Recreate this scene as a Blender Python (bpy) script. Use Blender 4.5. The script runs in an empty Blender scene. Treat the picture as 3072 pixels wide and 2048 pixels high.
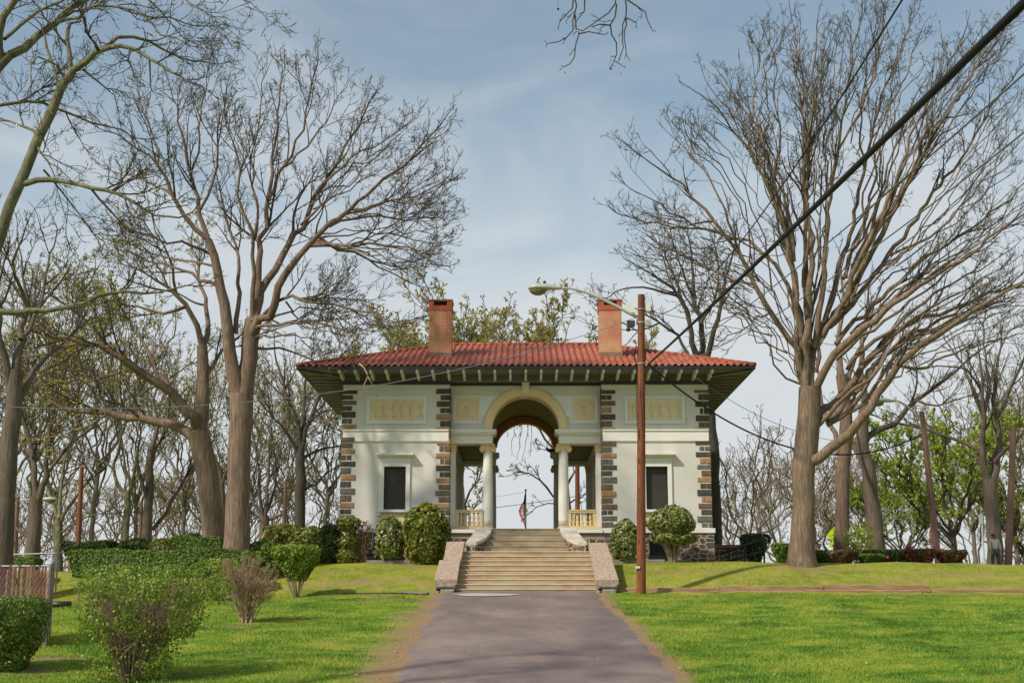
import bpy, math, random
import numpy as np
from mathutils import Vector, Matrix, Euler

# ------------------------------------------------------------------ camera, sky, sun, exposure
sc = bpy.context.scene
COL = sc.collection
F_PX = 4100.0                       # focal length in pixels of the 3072 x 2048 photograph
PITCH = math.radians(11.32)
YAW = math.radians(0.28)
cd = bpy.data.cameras.new("camera")
cd.sensor_width = 36.0
cd.lens = F_PX / 3072 * 36.0
cd.clip_start = 0.1
cd.clip_end = 3000
cam = bpy.data.objects.new("camera", cd)
COL.objects.link(cam)
cam.location = (0, 0, 0)            # heights in this scene are measured from the lens
cam.rotation_euler = Euler((math.radians(90) + PITCH, 0, YAW), 'XYZ')
sc.camera = cam

SUN_AZ = math.radians(230)          # clockwise from +Y: the sun stands behind the camera, to the left
SUN_EL = math.radians(43)
w = bpy.data.worlds.new("World")
sc.world = w
w.use_nodes = True
nt = w.node_tree
nt.nodes.clear()
wo = nt.nodes.new("ShaderNodeOutputWorld")
bg = nt.nodes.new("ShaderNodeBackground")
sky = nt.nodes.new("ShaderNodeTexSky")
sky.sky_type = 'NISHITA'
sky.sun_disc = False
sky.sun_elevation = SUN_EL
sky.sun_rotation = SUN_AZ
sky.altitude = 60
sky.air_density = 1.0
sky.dust_density = 1.2
tc = nt.nodes.new("ShaderNodeTexCoord")
mp = nt.nodes.new("ShaderNodeMapping")
mp.inputs['Scale'].default_value = (1.4, 1.0, 3.2)
mp.inputs['Rotation'].default_value = (0.0, 0.5, 0.3)
n1 = nt.nodes.new("ShaderNodeTexNoise")
n1.inputs['Scale'].default_value = 3.1
n1.inputs['Detail'].default_value = 7
n1.inputs['Roughness'].default_value = 0.52
n1.inputs['Distortion'].default_value = 0.6
sep = nt.nodes.new("ShaderNodeSeparateXYZ")
hz = nt.nodes.new("ShaderNodeMapRange")     # clouds thicken towards the horizon
hz.inputs['From Min'].default_value = 0.02
hz.inputs['From Max'].default_value = 0.42
hz.inputs['To Min'].default_value = 0.62
hz.inputs['To Max'].default_value = 0.0
ad = nt.nodes.new("ShaderNodeMath"); ad.operation = 'ADD'
cr = nt.nodes.new("ShaderNodeMapRange")
cr.interpolation_type = 'SMOOTHSTEP'
cr.inputs['From Min'].default_value = 0.40
cr.inputs['From Max'].default_value = 0.98
cr.inputs['To Min'].default_value = 0.08
cr.inputs['To Max'].default_value = 0.95
cmix = nt.nodes.new("ShaderNodeMix"); cmix.data_type = 'RGBA'
cmix.inputs['B'].default_value = (3.8, 3.98, 4.08, 1)      # sunlit cloud, in the units of the sky texture
L = nt.links.new
L(tc.outputs['Generated'], mp.inputs['Vector'])
L(mp.outputs['Vector'], n1.inputs['Vector'])
L(tc.outputs['Generated'], sep.inputs['Vector'])
L(sep.outputs['Z'], hz.inputs['Value'])
L(n1.outputs['Fac'], ad.inputs[0])
L(hz.outputs['Result'], ad.inputs[1])
L(ad.outputs[0], cr.inputs['Value'])
L(cr.outputs['Result'], cmix.inputs['Factor'])
hsv = nt.nodes.new("ShaderNodeHueSaturation")   # thin high veil: less saturated, a little darker
hsv.inputs['Hue'].default_value = 0.481
hsv.inputs['Saturation'].default_value = 0.84
hsv.inputs['Value'].default_value = 0.74
L(sky.outputs['Color'], hsv.inputs['Color'])
L(hsv.outputs['Color'], cmix.inputs['A'])
L(cmix.outputs['Result'], bg.inputs['Color'])
bg.inputs['Strength'].default_value = 0.148
L(bg.outputs['Background'], wo.inputs['Surface'])

to_sun = Vector((math.sin(SUN_AZ) * math.cos(SUN_EL), math.cos(SUN_AZ) * math.cos(SUN_EL), math.sin(SUN_EL)))
sd = bpy.data.lights.new("sun", 'SUN')
sd.energy = 3.3
sd.angle = math.radians(2.0)   # sun through thin cloud
sd.color = (1.0, 0.93, 0.82)
sun = bpy.data.objects.new("sun", sd)
COL.objects.link(sun)
sun.location = (-30, -20, 40)
sun.rotation_euler = to_sun.to_track_quat('Z', 'Y').to_euler()

sc.view_settings.view_transform = 'Standard'
sc.view_settings.look = 'None'
sc.view_settings.exposure = 0.28
sc.view_settings.gamma = 1.0
sc.render.resolution_x = 1024
sc.render.resolution_y = 682
sc.cycles.max_bounces = 6
sc.cycles.transparent_max_bounces = 8

rng = random.Random(7)
nrg = np.random.default_rng(11)
K = 3072 / 2352.0                   # the notes below were taken on a 2352 px wide copy of the photograph
ROT = np.array(cam.rotation_euler.to_matrix())


def P(px, py, Y):
    """Point at distance Y in front of the camera that projects to photograph pixel (px, py)."""
    v = ROT @ np.array([(px - 1536.0) / F_PX, -(py - 1024.0) / F_PX, -1.0])
    return v * (Y / v[1])


def D(x, y, Y):
    return P(x * K, y * K, Y)


def Zp(py, Y):
    return float(P(1556, py, Y)[2])


def Xp(px, py, Y):
    return float(P(px, py, Y)[0])


# ------------------------------------------------------------------ scene helpers
WLOC = {}


def tag(o, label=None, cat=None, group=None, kind=None):
    if label: o["label"] = label
    if cat: o["category"] = cat
    if group: o["group"] = group
    if kind: o["kind"] = kind
    return o


def empty(name, loc, label, cat, group=None):
    o = bpy.data.objects.new(name, None)
    COL.objects.link(o)
    o.location = loc
    o.empty_display_size = 0.3
    WLOC[o.name] = np.array(loc, float)
    return tag(o, label, cat, group)


def link_mesh(name, me, mats, parent, loc):
    for m in mats: me.materials.append(m)
    o = bpy.data.objects.new(name, me)
    COL.objects.link(o)
    if parent is not None:
        o.parent = parent
        WLOC[o.name] = WLOC[parent.name]
    else:
        o.location = loc
        WLOC[o.name] = np.array(loc, float)
    return o


class MB:
    def __init__(self): self.v = []; self.f = []; self.m = []

    def add(self, vs, fs, m=0):
        b = len(self.v)
        self.v.extend([tuple(map(float, p)) for p in vs])
        for f in fs:
            self.f.append(tuple(b + i for i in f)); self.m.append(m)
        return self

    def box(self, x0, x1, y0, y1, z0, z1, m=0):
        v = [(x0, y0, z0), (x1, y0, z0), (x1, y1, z0), (x0, y1, z0), (x0, y0, z1), (x1, y0, z1), (x1, y1, z1), (x0, y1, z1)]
        return self.hexa(v, m)

    def hexa(self, v, m=0):
        return self.add(v, [(3, 2, 1, 0), (4, 5, 6, 7), (0, 1, 5, 4), (1, 2, 6, 5), (2, 3, 7, 6), (3, 0, 4, 7)], m)

    def rbox(self, x0, x1, y0, y1, z0, z1, b=0.02, m=0):
        """box with chamfered front (low y) edges"""
        v = [(x0, y0 + b, z0), (x1, y0 + b, z0), (x1, y1, z0), (x0, y1, z0), (x0, y0 + b, z1), (x1, y0 + b, z1), (x1, y1, z1), (x0, y1, z1),
             (x0 + b, y0, z0 + b), (x1 - b, y0, z0 + b), (x1 - b, y0, z1 - b), (x0 + b, y0, z1 - b)]
        return self.add(v, [(3, 2, 1, 0), (4, 5, 6, 7), (8, 9, 10, 11), (0, 1, 9, 8), (1, 5, 10, 9), (5, 4, 11, 10), (4, 0, 8, 11), (1, 2, 6, 5), (2, 3, 7, 6), (3, 0, 4, 7)], m)

    def prism(self, poly, y0, y1, m=0):
        """polygon of (x, z), counter-clockwise seen from -y, extruded from y0 to y1"""
        n = len(poly)
        v = [(x, y0, z) for x, z in poly] + [(x, y1, z) for x, z in poly]
        f = [tuple(range(n)), tuple(range(2 * n - 1, n - 1, -1))]
        f += [(i, i + n, (i + 1) % n + n, (i + 1) % n) for i in range(n)]
        return self.add(v, f, m)

    def tube(self, pts, rad, sides=8, m=0, cap=True):
        pts = [np.array(p, float) for p in pts]
        n = len(pts)
        if not hasattr(rad, '__len__'): rad = [rad] * n
        d = pts[-1] - pts[0]
        ref = np.array((0, 0, 1.0)) if abs(d[2]) < 0.8 * np.linalg.norm(d) else np.array((0, 1.0, 0))
        vs = []
        for i in range(n):
            t = pts[min(i + 1, n - 1)] - pts[max(i - 1, 0)]
            t /= np.linalg.norm(t) + 1e-9
            a = np.cross(t, ref); a /= np.linalg.norm(a) + 1e-9
            b = np.cross(t, a)
            for k in range(sides):
                th = 2 * math.pi * k / sides
                vs.append(pts[i] + rad[i] * (math.cos(th) * a + math.sin(th) * b))
        fs = []
        for i in range(n - 1):
            for k in range(sides):
                k2 = (k + 1) % sides
                fs.append((i * sides + k, i * sides + k2, (i + 1) * sides + k2, (i + 1) * sides + k))
        if cap:
            fs.append(tuple(range(sides))[::-1]); fs.append(tuple((n - 1) * sides + k for k in range(sides)))
        return self.add(vs, fs, m)

    def lathe(self, cx, cy, prof, n=20, m=0):
        vs = []
        for r, z in prof:
            for k in range(n):
                a = 2 * math.pi * k / n
                vs.append((cx + r * math.cos(a), cy + r * math.sin(a), z))
        fs = []
        for i in range(len(prof) - 1):
            for k in range(n):
                k2 = (k + 1) % n
                fs.append((i * n + k, i * n + k2, (i + 1) * n + k2, (i + 1) * n + k))
        fs.append(tuple(range(n))[::-1]); fs.append(tuple((len(prof) - 1) * n + k for k in range(n)))
        return self.add(vs, fs, m)

    def ball(self, c, r, nu=12, nv=8, m=0):
        rx, ry, rz = r if hasattr(r, '__len__') else (r, r, r)
        vs = []; fs = []
        for i in range(nv + 1):
            ph = -math.pi / 2 + math.pi * i / nv
            for k in range(nu):
                a = 2 * math.pi * k / nu
                vs.append((c[0] + rx * math.cos(ph) * math.cos(a), c[1] + ry * math.cos(ph) * math.sin(a), c[2] + rz * math.sin(ph)))
        for i in range(nv):
            for k in range(nu):
                k2 = (k + 1) % nu
                fs.append((i * nu + k, i * nu + k2, (i + 1) * nu + k2, (i + 1) * nu + k))
        return self.add(vs, fs, m)

    def build(self, name, mats, parent=None, loc=None, smooth=False):
        if not isinstance(mats, (list, tuple)): mats = [mats]
        if parent is not None: off = WLOC[parent.name]
        elif loc is not None: off = np.array(loc, float)
        else:
            a = np.array(self.v); off = np.array([(a[:, 0].min() + a[:, 0].max()) / 2, (a[:, 1].min() + a[:, 1].max()) / 2, a[:, 2].min()])
        me = bpy.data.meshes.new(name)
        me.from_pydata([(p[0] - off[0], p[1] - off[1], p[2] - off[2]) for p in self.v], [], self.f)
        me.polygons.foreach_set('material_index', self.m)
        if smooth: me.polygons.foreach_set('use_smooth', [True] * len(self.f))
        me.update()
        return link_mesh(name, me, mats, parent, off)


def np_mesh(name, verts, faces_list, mats, parent=None, loc=(0, 0, 0), smooth=False, mat_idx=None):
    """verts (N,3) in world space, faces_list: list of (M,k) int arrays"""
    off = WLOC[parent.name] if parent is not None else np.array(loc, float)
    me = bpy.data.meshes.new(name)
    v = (verts - off).astype(np.float32)
    me.vertices.add(len(v)); me.vertices.foreach_set('co', v.ravel())
    loops = np.concatenate([f.ravel() for f in faces_list]).astype(np.int32)
    sizes = np.concatenate([np.full(len(f), f.shape[1], np.int32) for f in faces_list])
    starts = np.concatenate([[0], np.cumsum(sizes)[:-1]]).astype(np.int32)
    me.loops.add(len(loops)); me.loops.foreach_set('vertex_index', loops)
    me.polygons.add(len(sizes)); me.polygons.foreach_set('loop_start', starts); me.polygons.foreach_set('loop_total', sizes)
    if mat_idx is not None: me.polygons.foreach_set('material_index', mat_idx.astype(np.int32))
    if smooth: me.polygons.foreach_set('use_smooth', np.ones(len(sizes), bool))
    me.update(calc_edges=True)
    if not isinstance(mats, (list, tuple)): mats = [mats]
    return link_mesh(name, me, mats, parent, off)


def tubes_np(lines, sides):
    """lines: list of (points, radii). Returns verts, faces."""
    groups = {}
    for p, r in lines: groups.setdefault(len(p), []).append((p, r))
    V = []; Fc = []; base = 0
    for n, g in groups.items():
        Pn = np.array([a for a, _ in g], float); R = np.array([b for _, b in g], float)
        Lc = len(g)
        t = np.empty_like(Pn)
        t[:, 1:-1] = Pn[:, 2:] - Pn[:, :-2]; t[:, 0] = Pn[:, 1] - Pn[:, 0]; t[:, -1] = Pn[:, -1] - Pn[:, -2]
        t /= np.linalg.norm(t, axis=2, keepdims=True) + 1e-9
        d = Pn[:, -1] - Pn[:, 0]; d /= np.linalg.norm(d, axis=1, keepdims=True) + 1e-9
        ref = np.where(np.abs(d[:, 2:3]) < 0.75, np.array([[0, 0, 1.0]]), np.array([[0.3, 0.95, 0]]))[:, None, :]
        a = np.cross(t, np.broadcast_to(ref, t.shape)); a /= np.linalg.norm(a, axis=2, keepdims=True) + 1e-9
        b = np.cross(t, a)
        th = np.arange(sides) * 2 * math.pi / sides
        vv = Pn[:, :, None, :] + R[:, :, None, None] * (np.cos(th)[None, None, :, None] * a[:, :, None, :] + np.sin(th)[None, None, :, None] * b[:, :, None, :])
        V.append(vv.reshape(-1, 3))
        li = np.arange(Lc)[:, None, None] * n * sides; i = np.arange(n - 1)[None, :, None] * sides
        k = np.arange(sides)[None, None, :]; k2 = (k + 1) % sides
        f = np.stack([li + i + k, li + i + k2, li + i + sides + k2, li + i + sides + k], axis=-1).reshape(-1, 4) + base
        Fc.append(f); base += Lc * n * sides
    return np.concatenate(V), np.concatenate(Fc)


def leaves_np(cen, nor, size, asp=0.55):
    """diamond leaves: cen (N,3), nor (N,3), size (N,)"""
    nor = nor / (np.linalg.norm(nor, axis=1, keepdims=True) + 1e-9)
    rnd = nrg.normal(size=cen.shape)
    u = np.cross(nor, rnd); u /= np.linalg.norm(u, axis=1, keepdims=True) + 1e-9
    v = np.cross(nor, u)
    s = size[:, None]
    vs = np.stack([cen - u * s, cen + v * s * asp + nor * s * 0.12, cen + u * s, cen - v * s * asp + nor * s * 0.12], axis=1).reshape(-1, 3)
    f = np.arange(len(cen) * 4).reshape(-1, 4)
    return vs, f


# ------------------------------------------------------------------ materials
def new_mat(name):
    m = bpy.data.materials.new(name)
    m.use_nodes = True
    t = m.node_tree
    return m, t, t.nodes['Principled BSDF']


def node(t, kind, **kw):
    n = t.nodes.new(kind)
    for k, v in kw.items():
        if k in n.inputs: n.inputs[k].default_value = v
        else: setattr(n, k, v)
    return n


def pos_vec(t, scale=(1, 1, 1), rot=(0, 0, 0)):
    g = t.nodes.new("ShaderNodeNewGeometry")
    mpn = t.nodes.new("ShaderNodeMapping")
    mpn.inputs['Scale'].default_value = scale
    mpn.inputs['Rotation'].default_value = rot
    t.links.new(g.outputs['Position'], mpn.inputs['Vector'])
    return mpn.outputs['Vector']


def noise(t, vec, scale, detail=5, rough=0.55, dist=0.0):
    n = node(t, "ShaderNodeTexNoise", Scale=scale, Detail=detail, Roughness=rough, Distortion=dist)
    t.links.new(vec, n.inputs['Vector'])
    return n.outputs['Fac']


def ramp(t, fac, stops):
    r = t.nodes.new("ShaderNodeValToRGB")
    e = r.color_ramp.elements
    while len(e) < len(stops): e.new(0.5)
    for el, (p, c) in zip(e, stops):
        el.position = p; el.color = (*c, 1)
    t.links.new(fac, r.inputs['Fac'])
    return r.outputs['Color']


def mixc(t, fac, a, b, blend='MIX'):
    n = t.nodes.new("ShaderNodeMix"); n.data_type = 'RGBA'; n.blend_type = blend
    for key, val in (('Factor', fac), ('A', a), ('B', b)):
        if isinstance(val, (tuple, list)): n.inputs[key].default_value = (*val, 1)
        elif isinstance(val, (int, float)): n.inputs[key].default_value = val
        else: t.links.new(val, n.inputs[key])
    return n.outputs['Result']


def maprange(t, v, a, b, c=0.0, d=1.0):
    n = node(t, "ShaderNodeMapRange")
    n.inputs['From Min'].default_value = a; n.inputs['From Max'].default_value = b
    n.inputs['To Min'].default_value = c; n.inputs['To Max'].default_value = d
    t.links.new(v, n.inputs['Value'])
    return n.outputs['Result']


def bump(t, b, h, strength, dist=0.02):
    n = node(t, "ShaderNodeBump", Strength=strength, Distance=dist)
    t.links.new(h, n.inputs['Height'])
    t.links.new(n.outputs['Normal'], b.inputs['Normal'])


def simple(name, c1, c2=None, scale=3.0, rough=0.8, stretch=(1, 1, 1), bmp=0.0, bscale=30, metal=0.0, c3=None, lo=0.3, hi=0.7):
    m, t, b = new_mat(name)
    b.inputs['Roughness'].default_value = rough
    b.inputs['Metallic'].default_value = metal
    if c2 is None:
        b.inputs['Base Color'].default_value = (*c1, 1)
    else:
        v = pos_vec(t, stretch)
        st = [(lo, c1), (hi, c2)] if c3 is None else [(lo, c1), ((lo + hi) / 2, c2), (hi, c3)]
        t.links.new(ramp(t, noise(t, v, scale, 6, 0.6), st), b.inputs['Base Color'])
        if bmp: bump(t, b, noise(t, v, bscale, 4, 0.6), bmp)
    return m


def leaf_mat(name, cols, trans=0.35, rough=0.55, clump=1.3):
    m, t, b = new_mat(name)
    g = t.nodes.new("ShaderNodeNewGeometry")
    nz = noise(t, g.outputs['Position'], clump, 3)
    a = t.nodes.new("ShaderNodeMath"); a.operation = 'MULTIPLY_ADD'
    t.links.new(g.outputs['Random Per Island'], a.inputs[0]); a.inputs[1].default_value = 0.6
    mm = t.nodes.new("ShaderNodeMath"); mm.operation = 'MULTIPLY'; mm.inputs[1].default_value = 0.5
    t.links.new(nz, mm.inputs[0]); t.links.new(mm.outputs[0], a.inputs[2])
    k = len(cols)
    col = ramp(t, a.outputs[0], [(0.12 + 0.76 * i / (k - 1), c) for i, c in enumerate(cols)])
    t.links.new(col, b.inputs['Base Color'])
    b.inputs['Roughness'].default_value = rough
    tr = t.nodes.new("ShaderNodeBsdfTranslucent")
    t.links.new(col, tr.inputs['Color'])
    mx = t.nodes.new("ShaderNodeMixShader"); mx.inputs[0].default_value = trans
    t.links.new(b.outputs[0], mx.inputs[1]); t.links.new(tr.outputs[0], mx.inputs[2])
    t.links.new(mx.outputs[0], t.nodes['Material Output'].inputs['Surface'])
    return m


def bark_mat(name, c1, c2, c3, streak=(6, 6, 0.8), bmp=1.0):
    m, t, b = new_mat(name)
    v = pos_vec(t, streak)
    n = noise(t, v, 2.2, 7, 0.65, 0.5)
    n2 = noise(t, pos_vec(t, (1, 1, 0.6)), 1.1, 3)
    col = ramp(t, n, [(0.28, c1), (0.52, c2), (0.75, c3)])
    col = mixc(t, maprange(t, n2, 0.35, 0.7, 0.0, 0.5), col, c1)
    t.links.new(col, b.inputs['Base Color'])
    b.inputs['Roughness'].default_value = 0.9
    bump(t, b, n, bmp, 0.04)
    return m


def rubble_mat(name, sc_=1.0, cols=None, mortar=(0.50, 0.42, 0.30), edge=0.035):
    m, t, b = new_mat(name)
    cols = cols or [(0.0, (0.045, 0.042, 0.045)), (0.35, (0.11, 0.09, 0.08)), (0.55, (0.26, 0.15, 0.085)), (0.75, (0.08, 0.075, 0.075)), (0.95, (0.33, 0.22, 0.13))]
    g = t.nodes.new("ShaderNodeNewGeometry")
    s = t.nodes.new("ShaderNodeSeparateXYZ"); t.links.new(g.outputs['Position'], s.inputs[0])
    a = t.nodes.new("ShaderNodeMath"); a.operation = 'ADD'
    t.links.new(s.outputs['X'], a.inputs[0]); t.links.new(s.outputs['Y'], a.inputs[1])
    c = t.nodes.new("ShaderNodeCombineXYZ")
    t.links.new(a.outputs[0], c.inputs['X']); t.links.new(s.outputs['Z'], c.inputs['Y'])
    mpn = t.nodes.new("ShaderNodeMapping"); mpn.inputs['Scale'].default_value = (2.3 * sc_, 3.6 * sc_, 1)
    t.links.new(c.outputs[0], mpn.inputs['Vector'])
    v1 = node(t, "ShaderNodeTexVoronoi", Scale=1.0, Randomness=0.7); v1.voronoi_dimensions = '2D'; v1.distance = 'CHEBYCHEV' if False else 'EUCLIDEAN'
    v2 = node(t, "ShaderNodeTexVoronoi", Scale=1.0, Randomness=0.7); v2.voronoi_dimensions = '2D'; v2.feature = 'DISTANCE_TO_EDGE'
    t.links.new(mpn.outputs[0], v1.inputs['Vector']); t.links.new(mpn.outputs[0], v2.inputs['Vector'])
    sx = t.nodes.new("ShaderNodeSeparateColor"); t.links.new(v1.outputs['Color'], sx.inputs[0])
    col = ramp(t, sx.outputs[0], cols)
    col = mixc(t, maprange(t, noise(t, g.outputs['Position'], 9, 5), 0.3, 0.7, 0, 0.45), col, (0.05, 0.045, 0.04))
    e = maprange(t, v2.outputs['Distance'], edge * 1.6, edge * 2.4)
    col = mixc(t, e, mortar, col)
    t.links.new(col, b.inputs['Base Color'])
    b.inputs['Roughness'].default_value = 0.9
    bump(t, b, e, 0.6, 0.03)
    return m


M = {}
# stucco: clean cream with faint vertical weathering
def stucco(name, c, d):
    m, t, b = new_mat(name)
    v = pos_vec(t, (0.5, 0.5, 0.16))
    n = noise(t, v, 2.0, 6, 0.6)
    n2 = noise(t, pos_vec(t), 14, 4)
    col = ramp(t, n, [(0.3, d), (0.62, c)])
    col = mixc(t, maprange(t, n2, 0.35, 0.75, 0.0, 0.12), col, d)
    t.links.new(col, b.inputs['Base Color']); b.inputs['Roughness'].default_value = 0.88
    bump(t, b, noise(t, pos_vec(t), 45, 3), 0.12, 0.01)
    return m
M['stucco'] = stucco("stucco_cream", (0.68, 0.645, 0.575), (0.58, 0.55, 0.475))
M['white'] = stucco("white_trim", (0.78, 0.76, 0.68), (0.70, 0.68, 0.59))
M['paleblue'] = stucco("pale_plaster", (0.72, 0.74, 0.73), (0.64, 0.66, 0.64))
M['tan'] = stucco("tan_plaster", (0.77, 0.64, 0.42), (0.66, 0.53, 0.32))
M['archcream'] = stucco("arch_cream", (0.76, 0.60, 0.35), (0.67, 0.51, 0.28))
M['yellow'] = stucco("yellow_cream", (0.78, 0.62, 0.33), (0.70, 0.54, 0.27))
M['dark_board'] = simple("dark_board", (0.028, 0.022, 0.016), (0.05, 0.038, 0.028), 1.5, 0.6)
M['black'] = simple("black_paint", (0.012, 0.013, 0.012), (0.022, 0.022, 0.02), 5, 0.45)
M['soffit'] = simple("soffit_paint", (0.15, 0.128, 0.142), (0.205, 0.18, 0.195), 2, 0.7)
M['bracket'] = simple("bracket_paint", (0.60, 0.59, 0.55), (0.68, 0.67, 0.62), 2, 0.7)
M['vault'] = simple("vault_wood", (0.10, 0.05, 0.022), (0.16, 0.085, 0.04), 2, 0.6, (6, 0.4, 6))
M['orange'] = simple("warm_bounce_orange", (0.54, 0.22, 0.06), (0.66, 0.31, 0.10), 2, 0.6)  # warm bounce light is mixed into this orange-brown wall colour
M['stone_light'] = simple("coping_stone", (0.46, 0.42, 0.34), (0.62, 0.58, 0.49), 5, 0.85, bmp=0.3, bscale=60)
M['asph'] = None
M['rubble'] = rubble_mat("rubble_masonry", 1.45, edge=0.028)
M['rubble_dark'] = rubble_mat("rubble_masonry_dark", 1.7, [(0.0, (0.03, 0.026, 0.024)), (0.5, (0.10, 0.075, 0.06)), (0.9, (0.17, 0.12, 0.08))])
# quoin stones: three tones and their mortar
M['q_dark'] = simple("quoin_basalt", (0.035, 0.032, 0.032), (0.10, 0.085, 0.07), 4, 0.85, bmp=0.8, bscale=14)
M['q_tan'] = simple("quoin_sandstone", (0.27, 0.14, 0.065), (0.42, 0.25, 0.125), 5, 0.85, bmp=0.5, bscale=18)
M['q_grey'] = simple("quoin_granite", (0.085, 0.08, 0.07), (0.17, 0.16, 0.14), 6, 0.85, bmp=0.6, bscale=18)
M['q_brown'] = simple("quoin_brownstone", (0.10, 0.065, 0.045), (0.20, 0.13, 0.09), 5, 0.85, bmp=0.6, bscale=18)
M['mortar'] = simple("cream_mortar", (0.60, 0.52, 0.38), (0.68, 0.60, 0.46), 6, 0.9)

def brick_mat(name, c1, c2, mortar):
    m, t, b = new_mat(name)
    g = t.nodes.new("ShaderNodeNewGeometry")
    s = t.nodes.new("ShaderNodeSeparateXYZ"); t.links.new(g.outputs['Position'], s.inputs[0])
    a = t.nodes.new("ShaderNodeMath"); a.operation = 'ADD'
    t.links.new(s.outputs['X'], a.inputs[0]); t.links.new(s.outputs['Y'], a.inputs[1])
    c = t.nodes.new("ShaderNodeCombineXYZ")
    t.links.new(a.outputs[0], c.inputs['X']); t.links.new(s.outputs['Z'], c.inputs['Y'])
    br = node(t, "ShaderNodeTexBrick", Scale=1.0)
    br.inputs['Color1'].default_value = (*c1, 1); br.inputs['Color2'].default_value = (*c2, 1); br.inputs['Mortar'].default_value = (*mortar, 1)
    br.inputs['Brick Width'].default_value = 0.21; br.inputs['Row Height'].default_value = 0.072
    br.inputs['Mortar Size'].default_value = 0.008; br.inputs['Bias'].default_value = 0.0
    t.links.new(c.outputs[0], br.inputs['Vector'])
    # the lower courses are paler, washed with lime
    lime = maprange(t, noise(t, pos_vec(t, (1, 1, 0.8)), 1.6, 4), 0.42, 0.68, 0, 0.75)
    col = mixc(t, lime, br.outputs['Color'], (0.55, 0.33, 0.16))
    col = mixc(t, br.outputs['Fac'], col, mortar)
    t.links.new(col, b.inputs['Base Color']); b.inputs['Roughness'].default_value = 0.85
    bump(t, b, br.outputs['Fac'], -0.4, 0.01)
    return m
M['brick'] = brick_mat("chimney_brick", (0.47, 0.115, 0.045), (0.36, 0.085, 0.035), (0.55, 0.42, 0.28))
M['brick_red'] = simple("chimney_red_course", (0.36, 0.075, 0.035), (0.46, 0.11, 0.05), 8, 0.8)
M['flash'] = simple("brown_flashing", (0.20, 0.11, 0.065), (0.26, 0.15, 0.09), 3, 0.6)

def tile_mat():
    m, t, b = new_mat("red_clay_tiles")
    g = t.nodes.new("ShaderNodeNewGeometry")
    n = noise(t, pos_vec(t, (1, 1, 1)), 1.2, 5)
    n2 = noise(t, pos_vec(t, (4.1, 2.6, 2.6)), 1.5, 2, 0.8)
    col = ramp(t, n2, [(0.3, (0.23, 0.052, 0.026)), (0.5, (0.36, 0.092, 0.042)), (0.72, (0.47, 0.165, 0.078))])
    col = mixc(t, maprange(t, n, 0.45, 0.75, 0, 0.5), col, (0.25, 0.06, 0.05))
    t.links.new(col, b.inputs['Base Color']); b.inputs['Roughness'].default_value = 0.7
    # courses of tiles overlap every 0.34 m up the slope
    s = t.nodes.new("ShaderNodeSeparateXYZ"); t.links.new(g.outputs['Position'], s.inputs[0])
    mo = t.nodes.new("ShaderNodeMath"); mo.operation = 'MULTIPLY'; mo.inputs[1].default_value = 1 / 0.115
    t.links.new(s.outputs['Z'], mo.inputs[0])
    fr = t.nodes.new("ShaderNodeMath"); fr.operation = 'FRACT'; t.links.new(mo.outputs[0], fr.inputs[0])
    bump(t, b, fr.outputs[0], 0.6, 0.03)
    return m
M['tile'] = tile_mat()

def wood_mat(name, c1, c2, c3, s=(14, 14, 0.7)):
    m, t, b = new_mat(name)
    n = noise(t, pos_vec(t, s), 1.6, 6, 0.65, 0.4)
    n2 = noise(t, pos_vec(t, (1, 1, 0.35)), 1.0, 4)
    col = ramp(t, n, [(0.3, c1), (0.5, c2), (0.72, c3)])
    col = mixc(t, maprange(t, n2, 0.4, 0.7, 0, 0.6), col, c1)
    t.links.new(col, b.inputs['Base Color']); b.inputs['Roughness'].default_value = 0.75
    bump(t, b, n, 0.5, 0.01)
    return m
M['pole'] = wood_mat("pole_wood", (0.085, 0.022, 0.008), (0.19, 0.052, 0.013), (0.30, 0.105, 0.03))
M['pole_old'] = wood_mat("weathered_pole_wood", (0.13, 0.06, 0.045), (0.22, 0.12, 0.09), (0.30, 0.18, 0.13))
M['log'] = wood_mat("timber", (0.20, 0.105, 0.05), (0.33, 0.20, 0.105), (0.44, 0.30, 0.17), (0.7, 14, 14))
M['galv'] = simple("galvanised_steel", (0.22, 0.235, 0.25), (0.32, 0.335, 0.35), 8, 0.5, metal=0.4)
M['lamp_grey'] = simple("lamp_grey_paint", (0.36, 0.36, 0.30), (0.44, 0.44, 0.37), 6, 0.45)
M['lamp_glass'] = simple("lamp_refractor", (0.12, 0.105, 0.05), (0.20, 0.18, 0.09), 12, 0.15)
M['cable'] = simple("black_cable", (0.006, 0.006, 0.007), None, rough=0.95)
M['wire'] = simple("grey_wire", (0.12, 0.12, 0.12), None, rough=0.5)
M['offwhite'] = simple("enamel_box", (0.62, 0.62, 0.55), (0.68, 0.68, 0.6), 4, 0.5)
M['iron'] = simple("black_iron", (0.012, 0.012, 0.013), None, rough=0.4)
M['bark'] = bark_mat("oak_bark", (0.075, 0.052, 0.033), (0.215, 0.15, 0.095), (0.37, 0.27, 0.178))
M['bark_red'] = bark_mat("reddish_bark", (0.075, 0.047, 0.032), (0.215, 0.142, 0.096), (0.36, 0.255, 0.178))
M['bark_dark'] = bark_mat("dark_bark", (0.035, 0.028, 0.02), (0.075, 0.06, 0.042), (0.12, 0.10, 0.07))
M['bark_mid'] = bark_mat("grey_brown_bark", (0.06, 0.045, 0.032), (0.14, 0.105, 0.075), (0.22, 0.17, 0.125))
M['bark_syc'] = bark_mat("sycamore_bark", (0.055, 0.05, 0.026), (0.17, 0.16, 0.085), (0.34, 0.325, 0.19), (4, 4, 2.0), 0.5)
M['twig'] = simple("twig_bark", (0.032, 0.024, 0.016), (0.082, 0.06, 0.04), 1.5, 0.9)
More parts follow.
